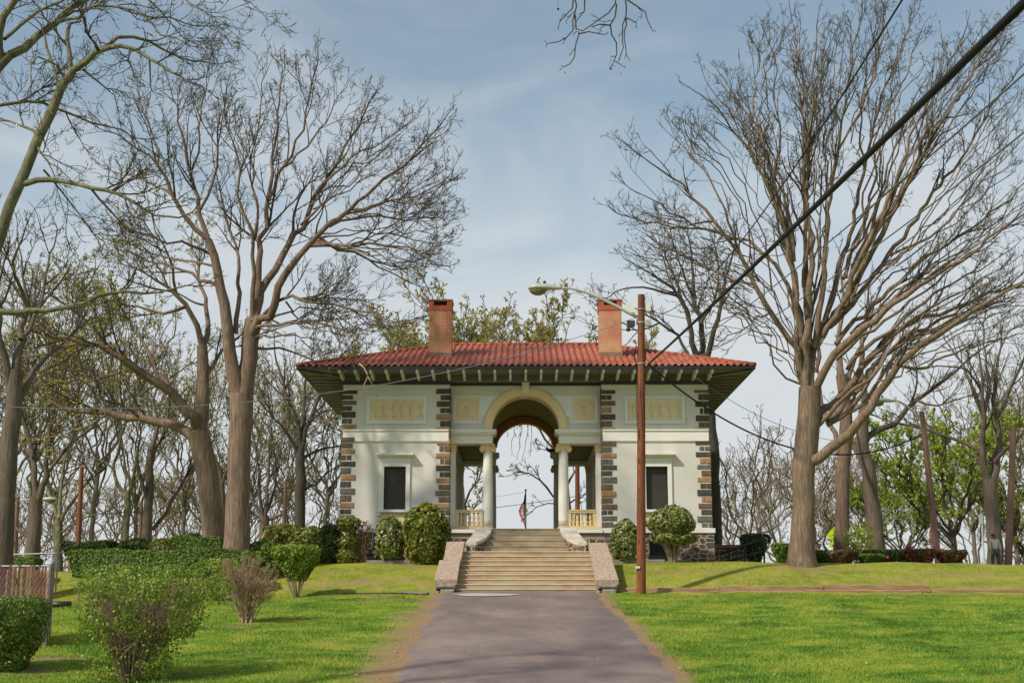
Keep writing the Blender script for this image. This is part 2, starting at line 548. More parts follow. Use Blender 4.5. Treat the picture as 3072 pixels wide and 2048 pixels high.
M['bark_bg'] = bark_mat("pale_grey_bark", (0.085, 0.07, 0.05), (0.18, 0.145, 0.105), (0.28, 0.235, 0.175))
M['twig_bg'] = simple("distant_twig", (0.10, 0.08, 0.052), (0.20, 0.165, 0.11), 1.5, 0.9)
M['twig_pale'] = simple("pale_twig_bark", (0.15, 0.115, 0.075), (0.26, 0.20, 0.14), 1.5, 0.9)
M['twig_tan'] = simple("tan_shrub_twig", (0.26, 0.17, 0.105), (0.40, 0.28, 0.185), 3, 0.9)
M['stem'] = simple("shrub_stem", (0.20, 0.14, 0.085), (0.38, 0.28, 0.19), 4, 0.9)
M['bud'] = leaf_mat("olive_buds", [(0.26, 0.22, 0.03), (0.40, 0.36, 0.06), (0.50, 0.45, 0.10)], 0.3)
M['bud_grey'] = leaf_mat("grey_buds", [(0.18, 0.16, 0.07), (0.28, 0.26, 0.12), (0.36, 0.33, 0.16)], 0.3)
M['leaf_lime'] = leaf_mat("lime_leaves", [(0.22, 0.30, 0.03), (0.36, 0.45, 0.05), (0.50, 0.56, 0.10)], 0.45)
M['leaf_fresh'] = leaf_mat("fresh_leaves", [(0.05, 0.11, 0.010), (0.13, 0.24, 0.016), (0.24, 0.35, 0.03), (0.40, 0.40, 0.08)], 0.35)
M['leaf_hedge'] = leaf_mat("hedge_leaves", [(0.045, 0.085, 0.010), (0.11, 0.19, 0.018), (0.20, 0.29, 0.03)], 0.25)
M['leaf_dark'] = leaf_mat("dark_leaves", [(0.02, 0.04, 0.006), (0.05, 0.085, 0.012), (0.085, 0.13, 0.02)], 0.2)
M['leaf_rhodo'] = leaf_mat("rhododendron_leaves", [(0.04, 0.07, 0.008), (0.11, 0.16, 0.015), (0.22, 0.24, 0.03), (0.33, 0.27, 0.06)], 0.25, 0.4)
M['leaf_holly'] = leaf_mat("yellow_green_leaves", [(0.05, 0.085, 0.016), (0.14, 0.19, 0.03), (0.26, 0.28, 0.07), (0.42, 0.40, 0.20)], 0.25, 0.35)
M['leaf_red'] = leaf_mat("reddish_leaves", [(0.04, 0.055, 0.014), (0.10, 0.075, 0.02), (0.19, 0.08, 0.035), (0.09, 0.12, 0.02)], 0.25)
M['flower'] = leaf_mat("pink_flowers", [(0.42, 0.02, 0.06), (0.60, 0.05, 0.12), (0.62, 0.12, 0.14)], 0.3)
M['slat'] = leaf_mat("brown_slats", [(0.07, 0.025, 0.014), (0.15, 0.05, 0.028), (0.22, 0.10, 0.06), (0.34, 0.23, 0.16)], 0.0, 0.8)


def brownstone():
    m, t, b = new_mat("brownstone_steps")
    n = noise(t, pos_vec(t, (1.2, 1.2, 2.2)), 1.3, 7, 0.65)
    n2 = noise(t, pos_vec(t, (0.8, 0.8, 3.0)), 1.0, 3)
    n3 = noise(t, pos_vec(t), 22, 5)
    col = ramp(t, n, [(0.28, (0.29, 0.195, 0.115)), (0.5, (0.39, 0.29, 0.18)), (0.7, (0.45, 0.37, 0.26))])
    col = mixc(t, maprange(t, n2, 0.48, 0.54, 0, 0.75), col, (0.38, 0.34, 0.23))
    n4 = noise(t, pos_vec(t, (1.1, 0.7, 5.5), (0, 0, .4)), 1.0, 2)
    col = mixc(t, maprange(t, n4, 0.52, 0.60, 0, 0.45), col, (0.30, 0.18, 0.10))
    col = mixc(t, maprange(t, n3, 0.4, 0.75, 0, 0.25), col, (0.24, 0.15, 0.08))
    t.links.new(col, b.inputs['Base Color']); b.inputs['Roughness'].default_value = 0.9
    bump(t, b, n3, 0.4, 0.015)
    return m
M['brownstone'] = brownstone()
M['nosing'] = simple("sunlit_nosing", (0.50, 0.38, 0.22), (0.64, 0.53, 0.36), 2.0, 0.9)  # sunlight on the step edges is put into this paler colour
M['cheek'] = simple("pebbled_slab", (0.25, 0.16, 0.115), (0.52, 0.41, 0.31), 16, 0.9, bmp=0.7, bscale=40, lo=0.35, hi=0.65)

# ------------------------------------------------------------------ terrain
_py = np.array([-400, -60, 0, 12, 20, 24, 27, 33, 40, 46.2, 49.0, 50.8, 53, 70, 110, 400, 2000])
_pz = np.array([-2.2, -1.8, -1.62, -1.6, -1.56, -1.48, -1.32, -0.70, 0.10, 0.74, 0.80, 0.82, 0.82, 0.7, 0.2, -6, -40])
_by = np.array([-400, 46.1, 46.8, 48.0, 49.6, 50.8, 52, 2000])
_bz = np.array([0, 0, 0.12, 0.50, 0.95, 1.12, 1.14, 1.14])


def smooth_noise(x, y):
    return 0.035 * np.sin(x * 0.9 + 1.3 * np.sin(y * 0.4)) + 0.03 * np.sin(y * 1.1 + x * 0.35 + 2.0) + 0.02 * np.sin(x * 2.3 - y * 1.7)


def ground(x, y):
    x = np.asarray(x, float); y = np.asarray(y, float)
    # smoothed profile
    a = sum(np.interp(y + d, _py, _pz) for d in (-1.2, -0.6, 0, 0.6, 1.2)) / 5
    bk = sum(np.interp(y + d, _by, _bz) for d in (-0.3, 0, 0.3)) / 3
    z = a + bk
    tilt = np.interp(x, [-80, -30, -17, -6, 8, 18, 40, 90], [-1.6, -0.7, -0.36, 0, 0, -0.10, -0.4, -1.2])
    z = z + tilt * np.interp(y, [27, 46], [0, 1])
    onpath = np.exp(-(x / 3.6) ** 4) * (y < 47)
    z = z + smooth_noise(x, y) * (1 - onpath) * np.interp(y, [44, 46, 47, 50], [1, 0.4, 0.5, 0.7])
    return z


def G(px, py):
    """where the ray through photograph pixel (px, py) first meets the ground"""
    ys = np.linspace(6, 60, 1200)
    v = ROT @ np.array([(px - 1536.0) / F_PX, -(py - 1024.0) / F_PX, -1.0]); v = v / v[1]
    d = v[2] * ys - ground(v[0] * ys, ys)
    i = np.argmax(d < 0)
    if d[i] >= 0: i = len(ys) - 1
    return np.array([v[0] * ys[i], ys[i], float(ground(v[0] * ys[i], ys[i]))])


def onground(px, py, Y):
    """x from the pixel, given distance; z from the ground"""
    py = 1690.0
    for _ in range(4):
        x = float(P(px, py, Y)[0]); z = float(ground(x, Y))
        v = ROT.T @ np.array([x, Y, z]); py = 1024 + F_PX * v[1] / v[2]
    return np.array([x, Y, z])


EDGE_L = [(1293, 1803), (1275, 1840), (1254, 1881), (1215, 1946), (1162, 2040)]
EDGE_R = [(1818, 1792), (1854, 1837), (1919, 1888), (1978, 1953), (2060, 2042)]
eL = np.array([G(*p)[:2] for p in EDGE_L]); eR = np.array([G(*p)[:2] for p in EDGE_R])
eL = eL[np.argsort(eL[:, 1])]; eR = eR[np.argsort(eR[:, 1])]
YTOP = 46.25


def edge_x(y):
    l = np.interp(y, eL[:, 1], eL[:, 0]); r = np.interp(y, eR[:, 1], eR[:, 0])
    wob = 0.10 * np.sin(y * 1.7) + 0.06 * np.sin(y * 4.1 + 1)
    return l + wob, r + 0.8 * wob * np.cos(y)


xs = np.concatenate([np.linspace(-900, -60, 12), np.linspace(-55, -24, 14), np.arange(-23, 24.01, 0.22), np.linspace(25, 55, 14), np.linspace(60, 900, 12)])
ys = np.concatenate([np.linspace(-300, 4, 12), np.linspace(6, 22, 14), np.arange(22.5, 53, 0.22), np.linspace(53.5, 75, 16), np.linspace(80, 1500, 24)])
GX, GY = np.meshgrid(xs, ys)
GZ = ground(GX, GY)
nv = np.stack([GX, GY, GZ], -1).reshape(-1, 3)
ny, nx = GX.shape
ii = (np.arange(ny - 1)[:, None] * nx + np.arange(nx - 1)[None, :]).ravel()
gf = np.stack([ii, ii + 1, ii + nx + 1, ii + nx], 1)
# bare-earth mask: blobs where the photograph shows worn soil, and both driveway verges
soil = np.zeros(len(nv)); dry = np.zeros(len(nv))
BLOBS = [(1080, 1745, 1.6, .5, .75), (930, 1760, 1.4, .35, .7), (1250, 1700, .9, .4, .7), (1000, 1715, 1.0, .4, .5), (2000, 1720, 1.0, .5, .55), (2700, 1735, 1.5, .4, .55), (2300, 1730, .9, .3, .5), (560, 1870, .9, .4, .95), (1010, 1930, 1.0, .3, .55), (900, 1810, 1.2, .3, .5), (2560, 1830, .8, .3, .5), (2150, 1880, .6, .3, .4), (1180, 1800, 1.3, .8, .75), (1240, 1740, 1.0, .5, .6), (1010, 1775, 2.2, .35, .55), (1120, 1740, 1.2, .4, .45), (1320, 1760, .6, .8, .8), (1220, 1850, .55, 1.8, .75), (1170, 1960, .7, 2.2, .9), (1130, 2020, .8, 1.5, .7),
         (720, 1880, .5, .25, 1.0), (760, 1965, 1.0, .3, .5), (180, 1975, 1.1, .7, .8), (60, 2010, 1.0, .6, .9), (160, 1815, .9, .3, .9), (420, 2030, 1.4, .5, .8), (600, 1775, 1.6, .3, .7),
         (1905, 1740, .7, .4, .6), (2150, 1715, 1.3, .4, .6), (2420, 1800, 1.3, .35, .5), (2230, 1795, 1.0, .3, .55), (2900, 1725, 2.2, .5, .6), (2950, 1755, 2.6, .2, .75), (2560, 1700, 1.5, .4, .5), (1940, 1960, .5, 1.0, .5), (2010, 2010, .4, 1.2, .6), (2650, 2040, .8, .3, .5)]
for px, py, sx, sy, a in BLOBS + [(2410, 1700, 1.3, .9, .9), (710, 1650, 1.2, .9, .9)]:
    c = G(px, py)
    soil = np.maximum(soil, a * np.exp(-((nv[:, 0] - c[0]) / sx) ** 2 - ((nv[:, 1] - c[1]) / sy) ** 2))
lx, rx_ = edge_x(nv[:, 1])
inpath = (nv[:, 1] < YTOP + 0.5)
wl = np.interp(nv[:, 1], [20, 28, 35, 41, 45], [0.6, 0.9, 0.85, 0.5, 0.25])
soil = np.maximum(soil, inpath * np.exp(-(np.maximum(lx - nv[:, 0], 0) / wl) ** 2) * (nv[:, 0] < 0) * 0.95)
soil = np.maximum(soil, inpath * np.exp(-(np.maximum(nv[:, 0] - rx_, 0) / 0.28) ** 2) * (nv[:, 0] > 0) * 0.95)
dry = np.interp(nv[:, 1], [44.5, 46.5, 48, 51], [0.05, 0.45, 0.6, 0.5])


def lawn_mat():
    m, t, b = new_mat("lawn")
    p = pos_vec(t)
    at = t.nodes.new("ShaderNodeAttribute"); at.attribute_name = "soil"
    ad_ = t.nodes.new("ShaderNodeAttribute"); ad_.attribute_name = "dry"
    n1 = noise(t, pos_vec(t, (0.8, 1.25, 1)), 0.7, 6, 0.68)
    n2 = noise(t, p, 2.2, 6, 0.7)
    n3 = noise(t, p, 22, 4, 0.7)
    green = ramp(t, n1, [(0.36, (0.065, 0.15, 0.014)), (0.48, (0.16, 0.26, 0.022)), (0.60, (0.33, 0.34, 0.045))])
    green = mixc(t, maprange(t, n3, 0.35, 0.7, 0, 0.5), green, (0.075, 0.15, 0.006))
    straw = ramp(t, n2, [(0.35, (0.25, 0.28, 0.025)), (0.65, (0.40, 0.32, 0.09))])
    dd = t.nodes.new("ShaderNodeMath"); dd.operation = 'MULTIPLY_ADD'; dd.inputs[1].default_value = 1.5; dd.inputs[2].default_value = -0.75
    t.links.new(n2, dd.inputs[0])
    d2 = t.nodes.new("ShaderNodeMath"); d2.operation = 'ADD'; d2.use_clamp = True
    t.links.new(dd.outputs[0], d2.inputs[0]); t.links.new(ad_.outputs['Fac'], d2.inputs[1])
    col = mixc(t, d2.outputs[0], green, straw)
    s1 = t.nodes.new("ShaderNodeMath"); s1.operation = 'MULTIPLY_ADD'; s1.inputs[1].default_value = 1.6; s1.inputs[2].default_value = -1.05
    t.links.new(n2, s1.inputs[0])
    s2 = t.nodes.new("ShaderNodeMath"); s2.operation = 'MULTIPLY_ADD'; s2.inputs[1].default_value = 1.25; s2.use_clamp = True
    t.links.new(at.outputs['Fac'], s2.inputs[0]); t.links.new(s1.outputs[0], s2.inputs[2])
    earth = ramp(t, n3, [(0.3, (0.20, 0.12, 0.065)), (0.7, (0.40, 0.27, 0.16))])
    col = mixc(t, s2.outputs[0], col, earth)
    t.links.new(col, b.inputs['Base Color']); b.inputs['Roughness'].default_value = 0.95
    b.inputs['Specular IOR Level'].default_value = 0.1
    bump(t, b, n3, 0.7, 0.05)
    return m
M['lawn'] = lawn_mat()
go = np_mesh("ground", nv, [gf], M['lawn'], smooth=True)
for nm, arr in (("soil", soil), ("dry", dry)):
    a_ = go.data.attributes.new(nm, 'FLOAT', 'POINT'); a_.data.foreach_set('value', arr.astype(np.float32))
tag(go, kind="structure")

# driveway
def asphalt():
    m, t, b = new_mat("old_asphalt")
    n = noise(t, pos_vec(t, (0.8, 0.5, 1)), 0.8, 5, 0.6)
    n2 = noise(t, pos_vec(t), 60, 3, 0.8)
    n3 = noise(t, pos_vec(t, (1, 0.6, 1)), 3.0, 5, 0.7)
    col = ramp(t, n, [(0.3, (0.13, 0.095, 0.088)), (0.5, (0.185, 0.14, 0.12)), (0.7, (0.265, 0.205, 0.165))])
    col = mixc(t, maprange(t, n3, 0.5, 0.7, 0, 0.35), col, (0.155, 0.11, 0.105))
    col = mixc(t, maprange(t, n2, 0.45, 0.8, 0, 0.4), col, (0.13, 0.105, 0.10))
    v = node(t, "ShaderNodeTexVoronoi", Scale=0.32); v.feature = 'DISTANCE_TO_EDGE'
    dv = t.nodes.new("ShaderNodeVectorMath"); dv.operation = 'ADD'
    nn = node(t, "ShaderNodeTexNoise", Scale=1.2, Detail=4)
    gq = t.nodes.new("ShaderNodeNewGeometry")
    t.links.new(gq.outputs['Position'], nn.inputs['Vector']); t.links.new(gq.outputs['Position'], dv.inputs[0]); t.links.new(nn.outputs['Color'], dv.inputs[1])
    t.links.new(dv.outputs[0], v.inputs['Vector'])
    col = mixc(t, maprange(t, v.outputs['Distance'], 0.0, 0.010, 0.22, 0.0), col, (0.06, 0.05, 0.05))
    t.links.new(col, b.inputs['Base Color']); b.inputs['Roughness'].default_value = 0.85
    bump(t, b, n2, 0.4, 0.01)
    return m
M['asph'] = asphalt()
dys = np.concatenate([np.linspace(-40, 20, 16), np.arange(20.5, YTOP, 0.2), [YTOP]])
dv_ = []; NXD = 17
for y in dys:
    l, r = edge_x(y)
    for k in range(NXD):
        x = l + (r - l) * k / (NXD - 1)
        jag = (0.05 * math.sin(y * 9.3) + 0.03 * math.sin(y * 17.0)) if k in (0, NXD - 1) else 0
        dv_.append((x + jag, y, float(ground(x, y)) + (0.03 if 0 < k < NXD - 1 else -0.03)))
dv_ = np.array(dv_)
i0 = (np.arange(len(dys) - 1)[:, None] * NXD + np.arange(NXD - 1)[None, :]).ravel()
o = np_mesh("driveway", dv_, [np.stack([i0, i0 + 1, i0 + NXD + 1, i0 + NXD], 1)], M['asph'], smooth=True)
tag(o, kind="structure")
# asphalt spur that runs left along the foot of the bank
mb = MB()
pts = [(-3.0, 45.2), (-3.0, 46.2), (-4.2, 46.05), (-5.8, 45.95), (-5.9, 45.75), (-4.2, 45.55)]
mb.add([(x, y, float(ground(x, y)) + 0.045) for x, y in pts], [(0, 5, 2, 1), (5, 4, 3, 2)])
tag(mb.build("path", M['asph']), kind="structure")
# pale cement patch at the head of the driveway
mb = MB()
ring = []
for k in range(28):
    a = 2 * math.pi * k / 28
    x = -1.05 + (1.05 + 0.12 * math.sin(5 * a)) * math.cos(a); y = 45.0 + (0.55 + 0.08 * math.sin(3 * a + 1)) * math.sin(a)
    ring.append((x, y, float(ground(x, y)) + 0.05))
mb.add(ring, [tuple(range(28))])
tag(mb.build("pavement_patch", simple("cement_patch", (0.36, 0.32, 0.26), (0.50, 0.45, 0.37), 4, 0.9)), kind="structure")

# grass blades on the part of the lawn that is near
N = 330000
gy = 25.5 + (50.6 - 25.5) * nrg.random(N) ** 1.25
gx = (nrg.random(N) * 2 - 1) * (gy * 0.40 + 0.6)
lx, rx_ = edge_x(gy)
xi = np.clip(np.searchsorted(xs, gx) , 0, nx - 1); yi = np.clip(np.searchsorted(ys, gy), 0, ny - 1)
sl = soil.reshape(ny, nx)[yi, xi]
keep = ~((gx > lx - 0.03) & (gx < rx_ + 0.03) & (gy < YTOP + .1)) & (nrg.random(N) > sl * 1.25) & ~((np.abs(gx) < 3.3) & (gy > 45.3)) & ~((gx < -2.9) & (gx > -6) & (gy > 45.4) & (gy < 46.2))
keep &= ~((gy > 46.05) & (gy < 46.75) & (gx > 2))
gx = gx[keep]; gy = gy[keep]
gz = ground(gx, gy)
h = (0.028 + 0.045 * nrg.random(len(gx))) * (1 + 0.5 * np.sin(gx * 1.3) * np.sin(gy * 0.9)) * np.interp(gy, [27, 46, 50], [1, 0.85, 0.6])
wd = 0.008 + 0.006 * nrg.random(len(gx))
an = nrg.random(len(gx)) * 2 * math.pi
le = nrg.normal(size=(len(gx), 2)) * 0.035
b0 = np.stack([gx - np.cos(an) * wd, gy - np.sin(an) * wd, gz - 0.01], 1)
b1 = np.stack([gx + np.cos(an) * wd, gy + np.sin(an) * wd, gz - 0.01], 1)
tp = np.stack([gx + le[:, 0], gy + le[:, 1], gz + h], 1)
gvv = np.stack([b0, b1, tp], 1).reshape(-1, 3)
def blade_mat():
    m, t, b = new_mat("grass_blades")
    g = t.nodes.new("ShaderNodeNewGeometry")
    n1 = noise(t, pos_vec(t, (0.8, 1.25, 1)), 0.7, 6, 0.68)
    a = t.nodes.new("ShaderNodeMath"); a.operation = 'MULTIPLY_ADD'; a.inputs[1].default_value = 0.25
    t.links.new(g.outputs['Random Per Island'], a.inputs[0]); t.links.new(n1, a.inputs[2])
    s = t.nodes.new("ShaderNodeSeparateXYZ"); t.links.new(g.outputs['Position'], s.inputs[0])
    col = ramp(t, a.outputs[0], [(0.46, (0.05, 0.145, 0.014)), (0.59, (0.145, 0.30, 0.022)), (0.76, (0.37, 0.43, 0.055))])
    n5 = noise(t, pos_vec(t), 1.6, 5, 0.7)
    straw = ramp(t, n5, [(0.38, (0.24, 0.30, 0.02)), (0.52, (0.40, 0.36, 0.05)), (0.66, (0.48, 0.36, 0.12))])
    col = mixc(t, maprange(t, s.outputs['Y'], 44, 47.5, 0, 0.72), col, straw)
    t.links.new(col, b.inputs['Base Color']); b.inputs['Roughness'].default_value = 0.7
    tr = t.nodes.new("ShaderNodeBsdfTranslucent"); t.links.new(col, tr.inputs['Color'])
    mx = t.nodes.new("ShaderNodeMixShader"); mx.inputs[0].default_value = 0.35
    t.links.new(b.outputs[0], mx.inputs[1]); t.links.new(tr.outputs[0], mx.inputs[2])
    t.links.new(mx.outputs[0], t.nodes['Material Output'].inputs['Surface'])
    return m
sel = nrg.choice(len(gx), 60, replace=False)
dc = np.stack([gx[sel], gy[sel], gz[sel] + .06], 1)
dvt, dft = leaves_np(dc, np.tile([[0, -.5, 1.0]], (60, 1)), nrg.uniform(.014, .024, 60), .9)
gfa = np.arange(len(gvv)).reshape(-1, 3)
o = np_mesh("grass", np.concatenate([gvv, dvt]), [gfa, dft + len(gvv)], [blade_mat(), simple("dandelion_yellow", (.75, .50, .01), None)], mat_idx=np.concatenate([np.zeros(len(gfa)), np.ones(len(dft))]))
tag(o, "short sunlit lawn grass dotted with dandelions either side of the driveway", "grass", kind="stuff")

# dry leaves and bits of twig along the verges, on the worn earth and under the shrubs
NLT = 5200
ly = 26 + 24.5 * nrg.random(NLT); lxx = (nrg.random(NLT) * 2 - 1) * (ly * .40)
yi = np.clip(np.searchsorted(ys, ly), 0, ny - 1); xi = np.clip(np.searchsorted(xs, lxx), 0, nx - 1)
kp = (nrg.random(NLT) < .10 + soil.reshape(ny, nx)[yi, xi] * .9) & (((lxx < edge_x(ly)[0]) | (lxx > edge_x(ly)[1])) | (nrg.random(NLT) < .06)) & ~((np.abs(lxx) < 3.3) & (ly > 45.6))
lxx, ly = lxx[kp], ly[kp]
lc = np.stack([lxx, ly, ground(lxx, ly) + .045], 1)
v_, f_ = leaves_np(lc, np.stack([nrg.normal(size=len(lc)) * .5, nrg.normal(size=len(lc)) * .5 - .3, np.ones(len(lc))], 1), nrg.uniform(.015, .045, len(lc)), .6)
o = np_mesh("leaf_litter", v_, [f_], leaf_mat("dry_leaves", [(.16, .08, .035), (.30, .18, .08), (.42, .29, .15)], .1))
tag(o, "scattered dry brown leaves on the worn edges of the lawn", "leaves", kind="stuff")

# ------------------------------------------------------------------ the pavilion
XC = 0.27
YW, YR = 52.0, 61.0                 # front and rear wall planes
YC = 52.38                          # the middle bay stands back from the wings
WI, WO = 2.91, 7.03                 # inner and outer edge of a wing, from the centre line
YE, YB = 50.5, 62.5                 # eaves
EH = 8.62
ZF = Zp(1585, 51.6)                 # porch floor
ZWT0, ZWT1 = Zp(1598, YW), Zp(1584, YW)
ZTOP = Zp(1154, YW)                 # top of stucco under the black beam
ZG = 0.2
ZEV = Zp(1105, YE)                  # soffit
pav = empty("pavilion", (XC, YW, ZF), "cream stucco pavilion with red tiled roof, dark corner stones and open central arch", "pavilion")


def B(name, mb_, mats, parent=None, smooth=False):
    return mb_.build(name, mats, parent or pav, smooth=smooth)


def zw(py): return Zp(py, YW)
def xw(px, py=1400): return Xp(px, py, YW) - XC


for sgn in (-1, 1):
    def X(a, b, sgn=sgn):
        p, q = XC + sgn * a, XC + sgn * b
        return (min(p, q), max(p, q))
    # window opening, measured on the left wing and mirrored
    wc = 0.5 * (abs(xw(1153)) + abs(xw(1218))); wh = 0.5 * abs(xw(1218) - xw(1153))
    z0, z1 = zw(1528), zw(1399)
    mb = MB()
    mb.box(*X(WI, wc - wh), YW, YW + 0.35, ZWT1, ZTOP)
    mb.box(*X(wc + wh, WO), YW, YW + 0.35, ZWT1, ZTOP)
    mb.box(*X(wc - wh, wc + wh), YW, YW + 0.35, ZWT1, z0)
    mb.box(*X(wc - wh, wc + wh), YW, YW + 0.35, z1, ZTOP)
    mb.box(*X(WO - 0.35, WO), YW + 0.35, YR, ZWT1, ZTOP)
    mb.box(*X(WI, WI + 0.35), YW + 0.35, YR, ZWT1, ZTOP)
    mb.box(*X(WI + 0.35, WO - 0.35), YR - 0.35, YR, ZWT1, ZTOP)
    wall = B("wing_wall", mb, M['stucco'])
    mb = MB()
    mb.box(*X(WI + 0.02, WO - 0.02), YW - 0.05, YW, zw(1170), ZTOP - 0.002)
    B("frieze_band", mb, M['stucco'])
    mb = MB()
    mb.box(*X(WI + 0.04, WO - 0.04), YW - 0.06, YW, zw(1323), zw(1293))
    mb.box(*X(WI + 0.04, WO - 0.04), YW - 0.10, YW, zw(1292.5), zw(1288))
    B("string_course", mb, M['white'])
    # water table and foundation
    mb = MB()
    mb.box(*X(WI - 0.02, WO + 0.10), YW - 0.12, YW + 0.1, ZWT0, ZWT1)
    mb.box(*X(WO - 0.1, WO + 0.10), YW + 0.1, YR + 0.1, ZWT0, ZWT1)
    B("water_table", mb, M['white'])
    # foundation with a barred basement opening under the window
    bw = wh * 0.82
    zb0, zb1 = zw(1667), zw(1620)
    mb = MB()
    yf = YW - 0.07
    mb.box(*X(WI - 0.02, wc - bw), yf, YW + 0.4, ZG, ZWT0)
    mb.box(*X(wc + bw, WO + 0.06), yf, YW + 0.4, ZG, ZWT0)
    mb.box(*X(wc - bw, wc + bw), yf, YW + 0.4, ZG, zb0)
    mb.box(*X(wc - bw, wc + bw), yf, YW + 0.4, zb1, ZWT0)
    mb.box(*X(WO - 0.5, WO + 0.06), YW + 0.4, YR + 0.06, ZG, ZWT0)
    B("foundation", mb, M['rubble'])
    mb = MB(); mb.box(*X(wc - bw, wc + bw), YW + 0.25, YW + 0.39, zb0, zb1)
    gr = B("basement_opening", mb, M['black'])
    mb = MB()
    for k in range(9):
        xx = XC + sgn * (wc - bw + 2 * bw * (k + 0.5) / 9)
        mb.box(xx - 0.014, xx + 0.014, yf + 0.03, yf + 0.06, zb0, zb1)
    mb.box(*X(wc - bw - .05, wc + bw + .05), yf - 0.06, yf + 0.1, zb0 - 0.09, zb0 - 0.002)
    mb.build("iron_bars", M['iron'], gr)
    # window
    mb = MB(); mb.box(*X(wc - wh, wc + wh), YW + 0.14, YW + 0.2, z0, z1)
    win = B("window", mb, M['dark_board'])
    mb = MB()
    fo = 0.155; zt = zw(1385)
    for s2 in (-1, 1):
        a_, b_ = (wc - wh - fo, wc - wh) if s2 < 0 else (wc + wh, wc + wh + fo)
        mb.box(*X(a_, b_), YW - 0.07, YW + 0.14, z0, zt)
        a_, b_ = (wc - wh - fo - 0.03, wc - wh - fo) if s2 < 0 else (wc + wh + fo, wc + wh + fo + 0.03)
        mb.box(*X(a_, b_), YW - 0.045, YW, z0, zw(1372))
    mb.box(*X(wc - wh, wc + wh), YW - 0.07, YW + 0.14, z1, zt)
    mb.box(*X(wc - wh - fo, wc + wh + fo), YW - 0.045, YW, zt + 0.012, zw(1372))
    mb.build("frame", M['white'], win)
    mb = MB()
    cw = 0.5 * abs(xw(1242) - xw(1131))
    mb.box(*X(wc - cw, wc + cw), YW - 0.30, YW, zw(1365.5), zw(1360))
    mb.box(*X(wc - cw + .04, wc + cw - .04), YW - 0.24, YW, zw(1369), zw(1365.6))
    mb.box(*X(wc - cw + .10, wc + cw - .10), YW - 0.14, YW, zw(1372), zw(1369.1))
    mb.build("cornice", M['white'], win)
    mb = MB()
    mb.box(*X(wc - cw + .05, wc + cw - .05), YW - 0.16, YW + 0.139, zw(1536), z0 - 0.002)
    mb.box(*X(wc - cw + .06, wc - cw + .20), YW - 0.10, YW, zw(1546), zw(1536) - .002)
    mb.box(*X(wc + cw - .20, wc + cw - .06), YW - 0.10, YW, zw(1546), zw(1536) - .002)
    mb.build("sill", M['white'], win)
    mb = MB(); mb.box(*X(wc - wh - .08, wc + wh + .08), YW - 0.03, YW, zw(1586), zw(1537))
    mb.build("apron", M['yellow'], win)
    # relief panel with a pale frame
    pc = 0.5 * (abs(xw(1099.6, 1230)) + abs(xw(1280.4, 1230))); ph = 0.5 * abs(xw(1280.4, 1230) - xw(1099.6, 1230)); fi = 0.13
    za, zb = zw(1271), zw(1188)
    mb = MB(); mb.box(*X(pc - ph + fi, pc + ph - fi), YW - 0.03, YW, za + fi, zb - fi)
    rp = B("relief_panel", mb, M['tan'])
    mb = MB()
    mb.box(*X(pc - ph, pc + ph), YW - 0.07, YW, za, za + fi - .002); mb.box(*X(pc - ph, pc + ph), YW - 0.07, YW, zb - fi + .002, zb)
    mb.box(*X(pc - ph, pc - ph + fi - .002), YW - 0.07, YW, za + fi, zb - fi); mb.box(*X(pc + ph - fi + .002, pc + ph), YW - 0.07, YW, za + fi, zb - fi)
    mb.build("frame", M['paleblue'], rp)
    mb = MB()
    fr = random.Random(3 if sgn < 0 else 5)
    for k in range(6):                       # shallow dancing figures
        cx = XC + sgn * pc - ph + fi + (k + 0.55) * (2 * ph - 2 * fi) / 6 + fr.uniform(-.03, .03)
        zb_ = za + fi + 0.10; hh = (zb - za - 2 * fi) * 0.72
        y_ = YW - 0.035; sw = fr.uniform(-.06, .06)
        mb.tube([(cx - sw, y_, zb_), (cx + sw * .4 + .02, y_, zb_ + hh * .25), (cx, y_, zb_ + hh * .5)], [.016, .022, .028], 6)
        mb.tube([(cx + .09 + sw, y_, zb_), (cx + .06, y_, zb_ + hh * .25), (cx, y_, zb_ + hh * .5)], [.016, .022, .028], 6)
        mb.tube([(cx, y_, zb_ + hh * .45), (cx + .01, y_, zb_ + hh * .65), (cx, y_, zb_ + hh * .8)], [.032, .042, .024], 6)
        mb.tube([(cx, y_, zb_ + hh * .76), (cx - .09, y_, zb_ + hh * fr.uniform(.55, .8)), (cx - .15, y_, zb_ + hh * fr.uniform(.5, 1))], [.016, .014, .010], 5)
        mb.tube([(cx, y_, zb_ + hh * .76), (cx + .08, y_, zb_ + hh * fr.uniform(.6, .9)), (cx + .13, y_, zb_ + hh * fr.uniform(.6, 1.05))], [.016, .014, .010], 5)
        mb.ball((cx + .005, y_, zb_ + hh * .92), (.032, .022, .04), 8, 6)
    mb.build("carved_figures", M['tan'], rp, smooth=True)
    # quoins at both edges of the wing: alternating long and short stones
    pal = "DDBDDKTBGBTDDKTDGBTDGD" if sgn < 0 else "BDDDDBKGDKDTKBTDDTBDKK"  # uppermost stones run dark: eave shade is put into their tones
    pal2 = "DDDDTDTBTBTBDDTBGBTDGB" if sgn < 0 else "DDBTDBTKBKTKDDKBTBBDGG"
